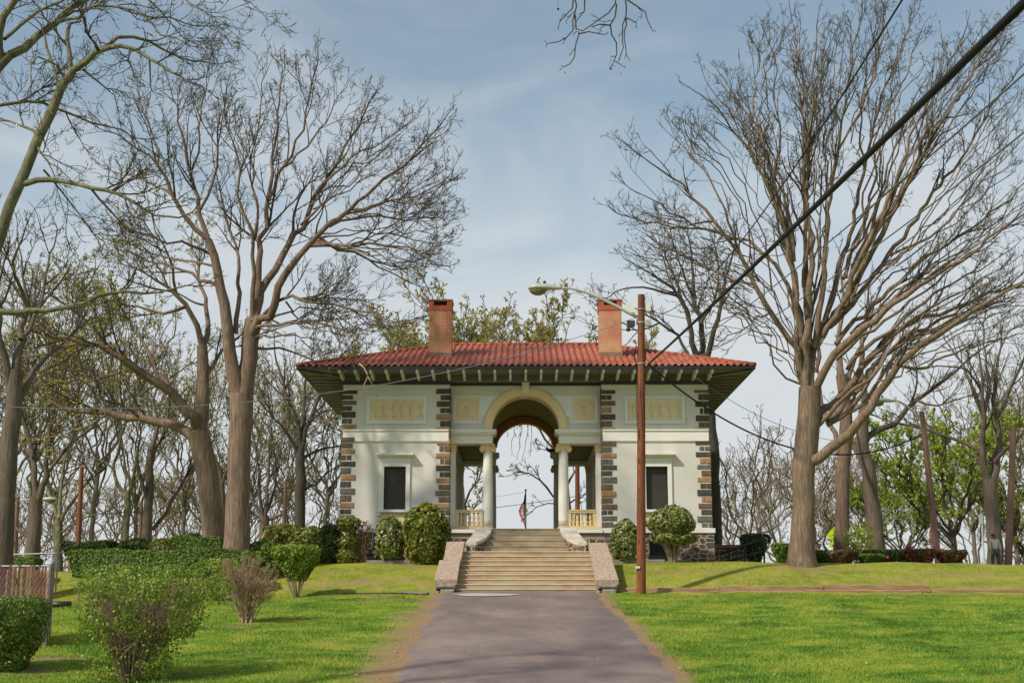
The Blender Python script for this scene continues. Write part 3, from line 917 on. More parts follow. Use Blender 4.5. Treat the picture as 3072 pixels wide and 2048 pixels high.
    for edge, seq in ((WO, pal), (WI, pal2)):
        zt_, zb_ = zw(1163), ZWT1 + 0.002
        n = len(seq); mb = MB(); inward = -1 if edge == WO else 1
        hts = [fr.uniform(0.85, 1.15) for _ in range(n)]; tot = sum(hts); zc = zt_
        out = edge - inward * 0.03
        mb.box(*X(edge, edge + inward * 0.34), YW - 0.006, YW + 0.3 if edge == WI else YW + .2, zb_, zt_, 4)
        if edge == WO: mb.box(*X(edge, edge + .006), YW - .006, YW + 0.45, zb_, zt_, 4)
        for k, ch in enumerate(seq):
            hgt = hts[k] / tot * (zt_ - zb_); g = 0.026
            ln = (0.52 if k % 2 == 0 else 0.37) + fr.uniform(-.03, .03)
            mi = {'D': 0, 'T': 1, 'G': 2, 'K': 3, 'B': 3}[ch] if ch != 'K' else 2
            y0_ = YW - fr.uniform(.03, .065)
            if k % 2 == 1 and fr.random() < .7:
                cut = ln * fr.uniform(.35, .6)
                mb.rbox(*X(out, edge + inward * (cut - .012)), y0_, YW + .4, zc - hgt + g, zc - g, .02, mi)
                mb.rbox(*X(edge + inward * (cut + .012), edge + inward * ln), y0_ + .008, YW + .1, zc - hgt + g, zc - g, .02, mi)
            else:
                mb.rbox(*X(out, edge + inward * ln), y0_, YW + (.4 if k % 2 else .3), zc - hgt + g, zc - g, .02, mi)
            zc -= hgt
        B("quoin", mb, [M['q_dark'], M['q_tan'], M['q_grey'], M['q_brown'], M['mortar']])

# ---- middle bay: arch wall, entablatures, columns, vault
zs = Zp(1289, YC); R1 = 0.5 * abs(Xp(1676.7, 1289, YC) - Xp(1475.7, 1289, YC)); R2 = 0.5 * abs(Xp(1702, 1289, YC) - Xp(1455, 1289, YC))
ZARC = Zp(1329, YC)
ZT2 = Zp(1157.5, YC)


def arch_slab(mb_, x1, z1, R, y0, y1, m=0, mi=None, n=32, stilt=0.04):
    mi = m if mi is None else mi
    zc_ = zs + stilt
    mb_.box(XC - x1, XC - R, y0, y1, zs, z1, m); mb_.box(XC + R, XC + x1, y0, y1, zs, z1, m)
    pts_ = [(XC - R * math.cos(math.pi * k / n), zc_ + R * math.sin(math.pi * k / n)) for k in range(n + 1)]
    for k in range(n):
        (xa, za_), (xb, zb_) = pts_[k], pts_[k + 1]
        mb_.add([(xa, y0, za_), (xb, y0, zb_), (xb, y0, z1), (xa, y0, z1)], [(0, 1, 2, 3)], m)
        mb_.add([(xa, y1, za_), (xb, y1, zb_), (xb, y1, z1), (xa, y1, z1)], [(3, 2, 1, 0)], m)
        mb_.add([(xa, y0, za_), (xb, y0, zb_), (xb, y1, zb_), (xa, y1, za_)], [(3, 2, 1, 0)], mi)


def ring(mb_, Ra, Rb, y0, y1, m=0, n=32, zc_=None, zlow=None):
    zc_ = zs + 0.04 if zc_ is None else zc_
    a_ = [math.pi * k / n for k in range(n + 1)]
    A = [(XC - Ra * math.cos(t), zc_ + Ra * math.sin(t)) for t in a_]; Bp = [(XC - Rb * math.cos(t), zc_ + Rb * math.sin(t)) for t in a_]
    if zlow is not None:
        A = [(A[0][0], zlow)] + A + [(A[-1][0], zlow)]; Bp = [(Bp[0][0], zlow)] + Bp + [(Bp[-1][0], zlow)]
    for k in range(len(A) - 1):
        a0, a1, b0_, b1_ = A[k], A[k + 1], Bp[k], Bp[k + 1]
        v = [(a0[0], y0, a0[1]), (a1[0], y0, a1[1]), (b1_[0], y0, b1_[1]), (b0_[0], y0, b0_[1]), (a0[0], y1, a0[1]), (a1[0], y1, a1[1]), (b1_[0], y1, b1_[1]), (b0_[0], y1, b0_[1])]
        mb_.add(v, [(0, 1, 2, 3), (7, 6, 5, 4), (0, 4, 5, 1), (2, 6, 7, 3)], m)


DEP = 0.95
mb = MB(); arch_slab(mb, WI, ZT2, R1 + .01, YC, YC + DEP, 0, 1)
B("arch_wall", mb, [M['stucco'], M['archcream']])
mb = MB(); ring(mb, R1 - .005, R2, YC - 0.11, YC + .004, zlow=zs)
ring(mb, R2 + .002, R2 + 0.04, YC - 0.07, YC + .003, zlow=zs)
av = B("archivolt", mb, M['archcream'])
mb = MB(); kz0, kz1 = Zp(1185, YC), Zp(1146, YC)
mb.prism([(XC - .115, kz0), (XC + .115, kz0), (XC + .15, kz1), (XC - .15, kz1)], YC - 0.26, YC - .004)
mb.box(XC - .17, XC + .17, YC - .29, YC - .004, kz1 + .002, kz1 + .05)
mb.box(XC - .2, XC + .2, YC - .10, YC + .5, zs + .04 + R1 - .025, zs + .04 + R1 - .006)
B("keystone", mb, M['stucco'])
mb = MB(); mb.box(XC - WI, XC + WI, YC - .045, YC, Zp(1172, YC), ZT2 - .002)
B("frieze_band", mb, M['stucco'])
# medallion panels
for sgn in (-1, 1):
    a = XC + sgn * 0.5 * (abs(Xp(1360, 1230, YC) - XC) + abs(Xp(1444, 1230, YC) - XC)) - 0.0
    hh = 0.545
    zc_ = 0.5 * (Zp(1182, YC) + Zp(1274, YC)); fi = 0.10
    mb = MB(); mb.box(a - hh + fi, a + hh - fi, YC - .025, YC, zc_ - hh + fi, zc_ + hh - fi)
    md = B("medallion_panel", mb, M['tan'])
    mb = MB()
    # pale surround that runs on beside the arch
    mb.box(a - hh, a + hh, YC - .05, YC, zc_ - hh, zc_ - hh + fi - .002); mb.box(a - hh, a + hh, YC - .05, YC, zc_ + hh - fi + .002, zc_ + hh)
    mb.box(a - hh, a - hh + fi - .002, YC - .05, YC, zc_ - hh + fi, zc_ + hh - fi); mb.box(a + hh - fi + .002, a + hh, YC - .05, YC, zc_ - hh + fi, zc_ + hh - fi)
    zt_ = zc_ + hh
    xi_ = a + (-sgn) * hh
    pr = []
    for k in range(13):
        z_ = zc_ - hh * .55 + (zt_ - zc_ + hh * .55) * k / 12
        dz_ = z_ - zs - .04
        xr = math.sqrt(max((R2 + .05) ** 2 - dz_ ** 2, 0.01))
        pr.append((XC + sgn * xr, z_))
    poly = [(xi_, pr[0][1])] + pr + [(xi_, zt_)]
    poly = [p for p in poly if (p[0] - xi_) * (-sgn) >= -.001]
    if len(poly) > 2:
        if sgn > 0: poly = poly[::-1]
        mb.prism(poly, YC - .05, YC)
    mb.build("surround", M['paleblue'], md)
    mb = MB()
    rr = 0.36
    cpts = [(a + rr * math.cos(2 * math.pi * k / 28), YC - .025, zc_ + rr * math.sin(2 * math.pi * k / 28)) for k in range(29)]
    mb.tube(cpts, .018, 6, cap=False)
    cpts = [(a + (rr - .08) * math.cos(2 * math.pi * k / 28), YC - .022, zc_ + (rr - .08) * math.sin(2 * math.pi * k / 28)) for k in range(29)]
    mb.tube(cpts, .010, 6, cap=False)
    for sx in (-1, 1):
        mb.tube([(a + sx * .05, YC - .03, zc_ - .19), (a + sx * .10, YC - .03, zc_ - .08), (a + sx * .05, YC - .03, zc_ + .03), (a + sx * .11, YC - .03, zc_ + .12)], [.016, .024, .016, .02], 6)
        mb.tube([(a + sx * .04, YC - .03, zc_ + .06), (a + sx * .12, YC - .03, zc_ + .19), (a + sx * .20, YC - .03, zc_ + .17)], [.012, .02, .012], 6)
    mb.tube([(a, YC - .03, zc_ - .17), (a, YC - .03, zc_ + .17)], [.018, .018], 6)
    mb.tube([(a - .11, YC - .03, zc_ - .205), (a + .11, YC - .03, zc_ - .205)], [.018, .018], 6)
    for k in range(3): mb.ball((a - .06 + .06 * k, YC - .025, zc_ - .27), (.024, .016, .03), 6, 5)
    mb.build("carved_emblem", M['tan'], md, smooth=True)


def entab(y0, y1, mat, name):
    for sgn in (-1, 1):
        def X(a, b): p, q = XC + sgn * a, XC + sgn * b; return (min(p, q), max(p, q))
        mb_ = MB()
        c = R1
        H = zs - ZARC
        mb_.box(*X(c - .165, WI), y0 - .20, y1 + .20, zs - .10 * H / .5, zs - .002)
        mb_.box(*X(c - .13, WI), y0 - .16, y1 + .16, zs - .15 * H / .5, zs - .102 * H / .5)
        mb_.box(*X(c - .06, WI), y0 - .08, y1 + .08, zs - .20 * H / .5, zs - .152 * H / .5)
        mb_.box(*X(c, WI), y0, y1, ZARC + .20 * H / .5, zs - .202 * H / .5)
        mb_.box(*X(c - .03, WI), y0 - .035, y1 + .035, ZARC + .135 * H / .5, ZARC + .198 * H / .5)
        mb_.box(*X(c - .01, WI), y0 - .012, y1 + .012, ZARC, ZARC + .133 * H / .5)
        B(name, mb_, mat)


entab(YC, YC + DEP - .15, M['white'], "entablature")
YA2 = 60.0
entab(YA2, YA2 + .8, M['white'], "entablature")
mb = MB(); arch_slab(mb, WI, ZT2, R1, YA2 + .15, YA2 + .65, 0, 1)
B("rear_arch_wall", mb, [M['orange'], M['archcream']])
# vault and side ceilings
mb = MB()
RV = R1 + 0.30; n = 28
zc_ = zs + .04
for k in range(n):
    t0, t1 = math.pi * k / n, math.pi * (k + 1) / n
    mb.add([(XC - RV * math.cos(t0), YC + DEP, zc_ + RV * math.sin(t0)), (XC - RV * math.cos(t1), YC + DEP, zc_ + RV * math.sin(t1)),
            (XC - RV * math.cos(t1), YA2 + .14, zc_ + RV * math.sin(t1)), (XC - RV * math.cos(t0), YA2 + .14, zc_ + RV * math.sin(t0))], [(0, 1, 2, 3)])
for sgn in (-1, 1):
    def X(a, b): p, q = XC + sgn * a, XC + sgn * b; return (min(p, q), max(p, q))
    mb.box(*X(RV, RV + .05), YC + DEP, YA2 + .1, ZARC + .10, zc_)
    mb.box(*X(RV + .05, WI), YC + DEP - .15, YA2, ZARC + .16, ZARC + .24)
vl = B("vault", mb, M['vault'])
for sgn in (-1, 1):
    def X(a, b): p, q = XC + sgn * a, XC + sgn * b; return (min(p, q), max(p, q))
    mb = MB(); mb.box(*X(WI - .16, WI), YC + DEP, YA2, ZARC - .02, ZARC + .155)
    mb.build("ceiling_moulding", M['white'], vl)

XCOL = 1.46


def column(cx, cy, pil=False):
    zb_, zt_ = ZF, ZARC - .002
    Hc = zt_ - zb_
    mb_ = MB()
    if pil:
        x0 = cx - .10; x1 = cx + .10
        mb_.box(x0, x1, cy - .20, cy + .20, zb_ + .16, zt_ - .3)
        o_ = B("pilaster", mb_, M['white'])
    else:
        r0, r1_ = .205, .178
        prof = [(r0 * (1 + .0 * t) + (r1_ - r0) * max(0, (t - .3) / .7) ** 1.4, zb_ + .16 + (Hc - .40) * t) for t in np.linspace(0, 1, 12)]
        mb_.lathe(cx, cy, prof, 24)
        o_ = B("column", mb_, M['white'], smooth=True)
    bm_ = MB()
    if pil:
        bm_.box(cx - .13, cx + .13, cy - .24, cy + .24, zb_, zb_ + .158)
    else:
        bm_.box(cx - .27, cx + .27, cy - .27, cy + .27, zb_, zb_ + .07)
        bm_.lathe(cx, cy, [(.25, zb_ + .071), (.265, zb_ + .09), (.25, zb_ + .112), (.215, zb_ + .12), (.23, zb_ + .14), (.21, zb_ + .16)], 24)
    bm_.build("base", M['yellow'], o_, smooth=False)
    cm = MB()
    zq = zt_ - .15
    if pil:
        cm.box(cx - .12, cx + .12, cy - .24, cy + .24, zt_ - .30, zt_ - .06)
    else:
        cm.lathe(cx, cy, [(.185, zt_ - .26), (.20, zt_ - .24), (.19, zt_ - .22), (.23, zt_ - .15)], 24)
        cm.box(cx - .20, cx + .20, cy - .20, cy + .20, zt_ - .16, zt_ - .07)
    cm.box(cx - (.15 if pil else .27), cx + (.15 if pil else .27), cy - .26, cy + .26, zt_ - .06, zt_)
    for sx in ((-1, 1) if not pil else (0,)):
        for k in range(1):
            # volute: a rolled drum from front to back with a spiral lip
            vx = cx + sx * .215
            drum = []
            for j in range(20):
                t = 2 * math.pi * j / 20
                drum.append((vx + .105 * math.cos(t), zq - .04 + .115 * math.sin(t)))
            cm.prism(drum, cy - .235, cy + .235)
            sp = []
            for j in range(26):
                t = j * 4 * math.pi / 25
                rr_ = .095 * (1 - j / 32)
                sp.append((vx + rr_ * math.cos(t) * (-sx), cy - .238, zq - .04 + rr_ * math.sin(t)))
            cm.tube(sp, .014, 5)
    cm.build("capital", M['yellow'], o_)


for sgn in (-1, 1):
    column(XC + sgn * XCOL, YC + .40)
    column(XC + sgn * XCOL, YA2 + .40)
    column(XC + sgn * (WI - .105), YC + .40, True)
    column(XC + sgn * (WI - .105), YA2 + .40, True)
# doors in the passage walls
for sgn in (-1, 1):
    xa = XC + sgn * (WI - .002); xb = XC + sgn * (WI - .06)
    mb = MB(); mb.box(min(xa, xb), max(xa, xb), 55.3, 56.6, ZF, ZF + 2.45)
    dr = B("passage_door", mb, M['dark_board'])
    mb = MB()
    xc0 = XC + sgn * (WI - .001); xc1 = XC + sgn * (WI - .11)
    for y0, y1, za, zb in ((55.1, 55.29, ZF, ZF + 2.65), (56.61, 56.8, ZF, ZF + 2.65), (55.29, 56.61, ZF + 2.46, ZF + 2.65)):
        mb.box(min(xc0, xc1), max(xc0, xc1), y0, y1, za, zb)
    mb.build("door_frame", M['white'], dr)

# balustrades between pilaster and column
for sgn in (-1, 1):
    xa, xb = XCOL + .18, WI - .21
    def X(a, b): p, q = XC + sgn * a, XC + sgn * b; return (min(p, q), max(p, q))
    yb = YC + .32
    ztr, ztr0 = Zp(1529.5, yb), Zp(1537.5, yb); zb1 = Zp(1577, yb)
    mb = MB()
    mb.box(*X(xa, xb), yb - .11, yb + .11, ztr0, ztr); mb.box(*X(xa, xb), yb - .13, yb + .13, ztr - .03, ztr + .012)
    mb.box(*X(xa, xb), yb - .12, yb + .12, ZF + .002, zb1)
    mb.box(*X(xb - .14, xb), yb - .09, yb + .09, zb1, ztr0); mb.box(*X(xa, xa + .10), yb - .09, yb + .09, zb1, ztr0)
    bal = B("balustrade", mb, M['yellow'])
    nb = 5; Hb = ztr0 - zb1
    for k in range(nb):
        x_ = XC + sgn * (xa + .10 + (xb - xa - .24) * (k + .5) / nb)
        mb = MB()
        prof = [(.062, 0), (.062, .10), (.05, .12), (.066, .20), (.072, .28), (.055, .36), (.035, .40), (.048, .42), (.048, .45), (.034, .47), (.052, .52), (.062, .58), (.055, .70), (.036, .84), (.03, .90), (.045, .93), (.055, 1.0)]
        mb.lathe(x_, yb, [(r * 1.05, zb1 + t * Hb) for r, t in prof], 14)
        mb.build("baluster", M['yellow'], bal, smooth=True)
# porch floor edge, foundation of the bay
mb = MB(); mb.box(XC - WI + .02, XC + WI - .02, YC - .45, YR, ZF - .35, ZF)
B("porch_floor", mb, M['brownstone'])
for sgn in (-1, 1):
    def X(a, b): p, q = XC + sgn * a, XC + sgn * b; return (min(p, q), max(p, q))
    mb = MB(); mb.box(*X(1.15, WI - .021), YC - .55, YC - .449, ZWT0 + .0, ZF - .012)
    B("water_table", mb, M['white'])
    mb = MB(); mb.box(*X(1.0, WI - .021), YC - .49, YC + .2, ZG, ZF - .352)
    B("foundation", mb, M['rubble'])

# ---- eaves and roof
mb = MB()
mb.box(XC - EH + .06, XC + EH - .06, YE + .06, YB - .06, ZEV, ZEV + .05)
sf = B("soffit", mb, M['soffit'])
mb = MB()
# black plate beam on top of the walls, above it the shaded wall plate
ZPL = Zp(1144.5, YW)
for sgn in (-1, 1):
    def X(a, b): p, q = XC + sgn * a, XC + sgn * b; return (min(p, q), max(p, q))
    mb.box(*X(WI - .05, WO + .06), YW - .10, YW + .3, ZTOP, ZPL)
    mb.box(*X(WO - .3, WO + .06), YW + .3, YR + .1, ZTOP, ZPL)
mb.box(XC - WI + .05, XC + WI - .05, YC - .10, YC + .3, ZT2, ZPL - .002)
B("wall_plate", mb, M['black'])
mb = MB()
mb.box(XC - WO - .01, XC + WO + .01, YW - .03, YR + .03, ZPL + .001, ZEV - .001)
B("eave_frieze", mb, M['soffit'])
# brackets
def bracket(cx, cy, ang, side=False):
    mb_ = MB(); ca, sa = math.cos(ang), math.sin(ang)
    D_ = YW - YE - .12
    H1, H2 = .13, ZEV - ZPL - .02
    if side: H1, H2 = .05, .10
    prof = [(0, 0), (D_, 0), (D_, -H1), (D_ * .55, -H1 - .01), (D_ * .52, -H1 - .03 if side else -H1 - .08), (.12, -H2), (0, -H2)]   # distance out from wall, drop
    wv = .045
    vs = []
    for s_ in (-wv, wv):
        for d_, z_ in prof:
            # local: out = -y (ang 0), side = x
            x_, y_ = s_, -d_
            vs.append((cx + x_ * ca - y_ * sa, cy + x_ * sa + y_ * ca, ZEV - .002 + z_))
    k = len(prof)
    fs = [tuple(range(k)), tuple(range(2 * k - 1, k - 1, -1))] + [(i, i + k, (i + 1) % k + k, (i + 1) % k) for i in range(k)]
    mb_.add(vs, fs)
    B("eave_bracket", mb_, M['soffit'] if side else M['bracket'])  # side brackets take the dark soffit colour to carry the eave shade
sp_ = 0.585
for k in range(-13, 14):
    x_ = XC + k * sp_
    if abs(k * sp_) < WO + .4: bracket(x_, YW - .03, 0)
for k in range(12):
    y_ = YW + .15 + k * .78
    if y_ < YR + .2:
        bracket(XC - WO - .03, y_, -math.pi / 2, True); bracket(XC + WO + .03, y_, math.pi / 2, True)
# hip beams under the corners
for sgn in (-1, 1):
    mb = MB(); mb.tube([(XC + sgn * WO, YW, ZEV - .06), (XC + sgn * (EH - .1), YE + .1, ZEV - .06)], .06, 4)
    B("hip_rafter", mb, M['soffit'])
# gutter
ZGU = Zp(1096.5, YE)
mb = MB()
for x0, x1, y0, y1 in ((XC - EH, XC + EH, YE, YE + .14), (XC - EH, XC + EH, YB - .14, YB), (XC - EH, XC - EH + .14, YE + .14, YB - .14), (XC + EH - .14, XC + EH, YE + .14, YB - .14)):
    mb.box(x0, x1, y0, y1, ZEV - .012, ZGU)
B("gutter", mb, M['black'])
# tiles: S-shaped pantile sheets on four hips
ZR = Zp(1036, 56.5); YRID = (YE + YB) / 2; RH = 3.1
ZE0 = ZGU - .01
def hip_face(A, Bp, C, Dp, per=0.245):
    """eave from A to B, ridge from D (above A) to C (above B); corrugated sheet"""
    A, Bp, C, Dp = map(lambda q: np.array(q, float), (A, Bp, C, Dp))
    Ln = np.linalg.norm(Bp - A); u = (Bp - A) / Ln
    nrm = np.cross(Bp - A, Dp - A); nrm /= np.linalg.norm(nrm)
    if nrm[2] < 0: nrm = -nrm
    sl = np.cross(nrm, u); sl /= np.linalg.norm(sl)
    if sl[2] < 0: sl = -sl
    hgt = np.dot(Dp - A, sl); d0 = np.dot(Dp - A, u); c0 = np.dot(C - A, u)
    ncol = int(Ln / per) * 8
    V_ = []; F_ = []; R_ = 16
    for i in range(ncol + 1):
        s = Ln * i / ncol
        top = hgt * (s / d0 if s < d0 else ((Ln - s) / (Ln - c0) if s > c0 else 1.0))
        top = max(top, .02)
        hw = 0.042 * math.cos(2 * math.pi * s / per)
        for j in range(R_ + 1):
            V_.append(A + u * s + sl * (-0.05 + (top + .05) * j / R_) + nrm * (hw + .05))
    for i in range(ncol):
        for j in range(R_):
            a = i * (R_ + 1) + j
            F_.append((a, a + R_ + 1, a + R_ + 2, a + 1))
    return V_, F_
e = EH - .02
LF, RF, RB, LB = (XC - e, YE + .02, ZE0), (XC + e, YE + .02, ZE0), (XC + e, YB - .02, ZE0), (XC - e, YB - .02, ZE0)
RL, RRr = (XC - RH, YRID, ZR), (XC + RH, YRID, ZR)
mb = MB()
for quad in ((LF, RF, RRr, RL), (RB, LB, RL, RRr), (LB, LF, RL, RL), (RF, RB, RRr, RRr)):
    v_, f_ = hip_face(*quad); mb.add(v_, f_)
roof = B("roof", mb, M['tile'], smooth=True)
mb = MB()
def caps(a, b, step=.36, r=.085):
    a = np.array(a, float); b = np.array(b, float); n_ = max(2, int(np.linalg.norm(b - a) / step))
    for k in range(n_):
        p, q = a + (b - a) * k / n_, a + (b - a) * (k + 1.02) / n_
        mb.tube([p + (0, 0, .045), q + (0, 0, .045)], [r * 1.12, r * .92], 10)
caps(RL, RRr)
for c_ in ((LF, RL), (RF, RRr), (LB, RL), (RB, RRr)): caps(*c_)
mb.build("ridge_tiles", M['tile'], roof, smooth=True)
# chimneys
for sgn in (-1, 1):
    xc_ = XC + sgn * 3.36; w2 = .44; y0, y1 = 52.75, 53.6
    zt_ = Zp(899, y0); zb_ = Zp(1072, y0); zf1 = Zp(1056, y0); zo0 = Zp(916, y0); zc0 = Zp(930, y0)
    mb = MB(); mb.box(xc_ - w2, xc_ + w2, y0, y1, zb_ - .3, zc0, 0)
    ch = B("chimney", mb, M['brick'])
    mb = MB(); e_ = .025
    mb.box(xc_ - w2 - e_, xc_ + w2 + e_, y0 - e_, y1 + e_, zc0 + .001, zo0, 0)
    for sx in (-1, 1):
        for yy in (y0 - e_, y1 + e_ - .2):
            xa, xb = sorted((xc_ + sx * (w2 + e_), xc_ + sx * (w2 + e_ - .21)))
            mb.box(xa, xb, yy, yy + .2, zo0 + .001, zt_ - .05, 0)
    mb.box(xc_ - w2 + .12, xc_ + w2 - .12, y0 + .25, y1 - .1, zo0 + .001, zt_ - .06, 1)
    mb.box(xc_ - w2 - .05, xc_ + w2 + .05, y0 - .05, y1 + .05, zt_ - .049, zt_ + .015, 2)
    mb.build("chimney_cap", [M['brick_red'], M['black'], M['flash']], ch)
    mb = MB(); mb.box(xc_ - w2 - .02, xc_ + w2 + .02, y0 - .02, y1 + .02, zb_ - .32, zf1)
    mb.box(xc_ - w2 - .06, xc_ + w2 + .06, y0 - .08, y0 - .021, zb_ - .05, zb_ + .05)
    mb.build("flashing", M['flash'], ch)

# ------------------------------------------------------------------ the stone stairs
ST = empty("stone_stairs", (XC, 46.3, 0.74), "broad brownstone stairs with sloping pebbled side slabs, climbing to the pavilion arch", "stairs")
nL = 9
yl0, yl1 = 46.30, 49.25
zl0 = float(ground(XC, 46.2)) - .0
zl1 = Zp(1652.5, yl1)
zl0 = Zp(1781, yl0)
run = (yl1 - yl0) / (nL - 1) if nL > 1 else 0
mb = MB(); ns = MB()
def xin(y, px_bot, px_top):
    return np.interp(y, [46.25, 49.4], [Xp(px_bot, 1778, 46.25), Xp(px_top, 1650, 49.4)])
for k in range(nL):
    y0 = yl0 + run * k
    za, zb = zl0 + (zl1 - zl0) * k / nL, zl0 + (zl1 - zl0) * (k + 1) / nL
    xl, xr = xin(y0, 1364, 1392), xin(y0, 1794, 1768)
    mb.box(xl - .1, xr + .1, y0, 50.4, za - (.4 if k == 0 else 0), zb - .032)
    ns.box(xl - .1, xr + .1, y0 - .025, y0 + run + .12, zb - .032, zb)
fl = mb.build("lower_flight", M['brownstone'], ST)
ns.build("treads", M['nosing'], fl)
mb = MB(); ns = MB()
nU = 4; yu0, yu1 = 50.35, 51.55
zu1 = ZF
for k in range(nU):
    y0 = yu0 + (yu1 - yu0) * k / (nU - 1)
    za, zb = zl1 + (zu1 - zl1) * k / nU, zl1 + (zu1 - zl1) * (k + 1) / nU
    hw = 2.35 - .22 * k
    mb.box(XC - hw, XC + hw, y0, 52.0, za, zb - .03)
    ns.box(XC - hw, XC + hw, y0 - .02, y0 + .45, zb - .03, zb + (.002 if k == nU - 1 else 0))
fl = mb.build("upper_flight", M['brownstone'], ST)
ns.build("treads", M['brownstone'], fl)
# pebbled slabs either side of the lower flight, on rubble cheeks with a rough stone block in front
def slab(TL, TR, BR, BL, th, mb_, m=0):
    a = [np.array(q, float) for q in (BL, BR, TR, TL)]
    dn = np.array((0, .02, -th))
    mb_.hexa([q + dn for q in a] + a, m)
for side, tl, tr, br, bl in (("l", (1336, 1624), (1394, 1623), (1371, 1737), (1303, 1737)), ("r", (1765, 1627), (1820, 1627), (1856, 1738), (1787, 1738))):
    TL, TR = P(*tl, 49.45), P(*tr, 49.45); BR, BL = P(*br, 46.15), P(*bl, 46.15)
    mb = MB()
    if side == "l":       # the left slab is broken across: its lower half is wider
        f_ = .5
        m1 = TL + (BL - TL) * f_; m2 = TR + (BR - TR) * f_
        slab(TL + np.array((.05, 0, 0)), TR, m2, m1 + np.array((.12, 0, 0)), .16, mb)
        slab(m1 + np.array((-.02, -.012, -.01)), m2 + np.array((-.03, -.012, -.01)), BR, BL, .17, mb)
    else:
        slab(TL, TR, BR, BL, .16, mb)
    mb.build("side_slab", M['cheek'], ST)
    mb = MB()
    dn = np.array((0, .05, -.15)); s_ = np.array((.05, 0, 0))
    A = [BL + s_ + dn, BR - s_ + dn, TR - s_ + dn, TL + s_ + dn]
    lo = [np.array((q[0], q[1], zl0 - .3)) for q in A]
    mb.hexa(lo + A)
    x0, x1 = BL[0] + .09, BR[0] - .03
    mb.build("cheek_wall", M['rubble_dark'], ST)
    mb = MB()
    zz = zl0 - .05; ztop = BL[2] - .16
    mb.rbox(x0 - .02, x1, 46.02, 46.4, zz + .22, ztop, .05); mb.rbox(x0 + .12, x1 - .03, 46.0, 46.4, zz - .1, zz + .21, .05)
    mb.build("end_block", simple("rough_grey_stone" + side, (0.09, 0.085, 0.075), (0.36, 0.30, 0.22), 7, .9, bmp=.9, bscale=12), ST)
# flared parapets beside the upper flight
outer = [(1431, 1583), (1420, 1598), (1408, 1612), (1397, 1625)]
inner = [(1477, 1580), (1471, 1598), (1455, 1616), (1428, 1626)]
yy_ = [51.6, 51.0, 50.3, 49.55]
for sgn in (-1, 1):
    O = []; I = []
    for (a, b), (c, d), y in zip(outer, inner, yy_):
        po, pi_ = P(a, b, y), P(c, d, y)
        zz = .5 * (po[2] + pi_[2])
        xo, xi_ = po[0] - XC, pi_[0] - XC
        if sgn > 0: xo, xi_ = -xo, -xi_
        O.append(np.array((XC + xo, y, zz))); I.append(np.array((XC + xi_, y, zz)))
    # finer
    def fine(L_):
        t = np.linspace(0, len(L_) - 1, 13); L_ = np.array(L_)
        return np.stack([np.interp(t, range(len(L_)), L_[:, k]) for k in range(3)], 1)
    O = fine(O); I = fine(I)
    cp = MB(); wl_ = MB()
    for k in range(12):
        a, b, c, d = O[k], I[k], I[k + 1], O[k + 1]
        dn = np.array((0, 0, -.11))
        cp.hexa([d + dn, c + dn, b + dn, a + dn, d, c, b, a])
        ins = (I[k] - O[k]) * .08
        lo = lambda q: np.array((q[0], q[1], zl1 - .12))
        wl_.hexa([lo(d + ins), lo(c - ins), lo(b - ins), lo(a + ins), d + ins + dn, c - ins + dn, b - ins + dn, a + ins + dn])
    cp.build("coping", M['stone_light'], ST)
    wl_.build("parapet_wall", M['rubble_dark'], ST)

# stone edging along the flower bed under the building
for xa_, xb_ in ((1825, 1995), (1100, 1300)):
    a = P(xa_, 1668, 50.4); b = P(xb_, 1671, 50.4)
    mb = MB(); zg_ = float(ground((a[0] + b[0]) / 2, 50.4))
    mb.rbox(a[0], b[0], 50.35, 50.6, zg_ - .2, zg_ + .13, .03)
    side = "right" if xa_ > 1500 else "left"
    tag(mb.build("bed_kerb", simple("grey_kerb_" + side, (0.16, 0.13, 0.12), (0.26, 0.22, 0.20), 5)), "low grey stone kerb edging the shrub bed " + ("right" if side == "right" else "left") + " of the stairs", "kerb")

# ------------------------------------------------------------------ log edging of the right-hand bank
LOGS = [(1851, 2158, 1762, 1780, 46.45, "bottom timber log beside the wooden pole and the stairs"), (2160, 2470, 1756, 1772, 46.45, "middle timber log of the upper course, sloping slightly"),
        (2473, 2790, 1752, 1768, 46.45, "longest upper timber log with reddish right end"), (2130, 2412, 1771, 1784, 46.42, "lower timber log half sunk under the middle log"),
        (2414, 2765, 1768, 1782, 46.42, "lower timber log half sunk under the right-hand log"), (2768, 3140, 1766, 1774, 46.45, "thin pale timber plank continuing the log edging to the picture edge")]
for xa_, xb_, ya_, yb_, Y, lab in LOGS:
    a = P(xa_, ya_, Y); b = P(xb_, ya_, Y); zb_ = P(xb_, yb_, Y)[2]
    mb = MB()
    n_ = 14; vs = []
    rr = (a[2] - zb_) / 2
    for k in range(n_ + 1):
        t = k / n_
        x = a[0] + (b[0] - a[0]) * t; zt_ = a[2] + (b[2] - a[2]) * t + .012 * math.sin(k * 1.9 + xa_)
        y_ = Y + .015 * math.sin(k * 1.3 + ya_)
        hh = (a[2] - zb_) + .05
        for dy, dz in ((0, -hh), (0, -.03), (.04, 0), (.2, 0), (.24, -.03), (.24, -hh)): vs.append((x, y_ + dy, zt_ + dz))
    fs = []
    for k in range(n_):
        for j in range(6):
            j2 = (j + 1) % 6
            fs.append((k * 6 + j, (k + 1) * 6 + j, (k + 1) * 6 + j2, k * 6 + j2))
    fs.append(tuple(range(6))[::-1]); fs.append(tuple(n_ * 6 + j for j in range(6)))
    mb.add(vs, fs)
    tag(mb.build("timber_log", M['log']), lab, "log", "timber logs edging the bank")

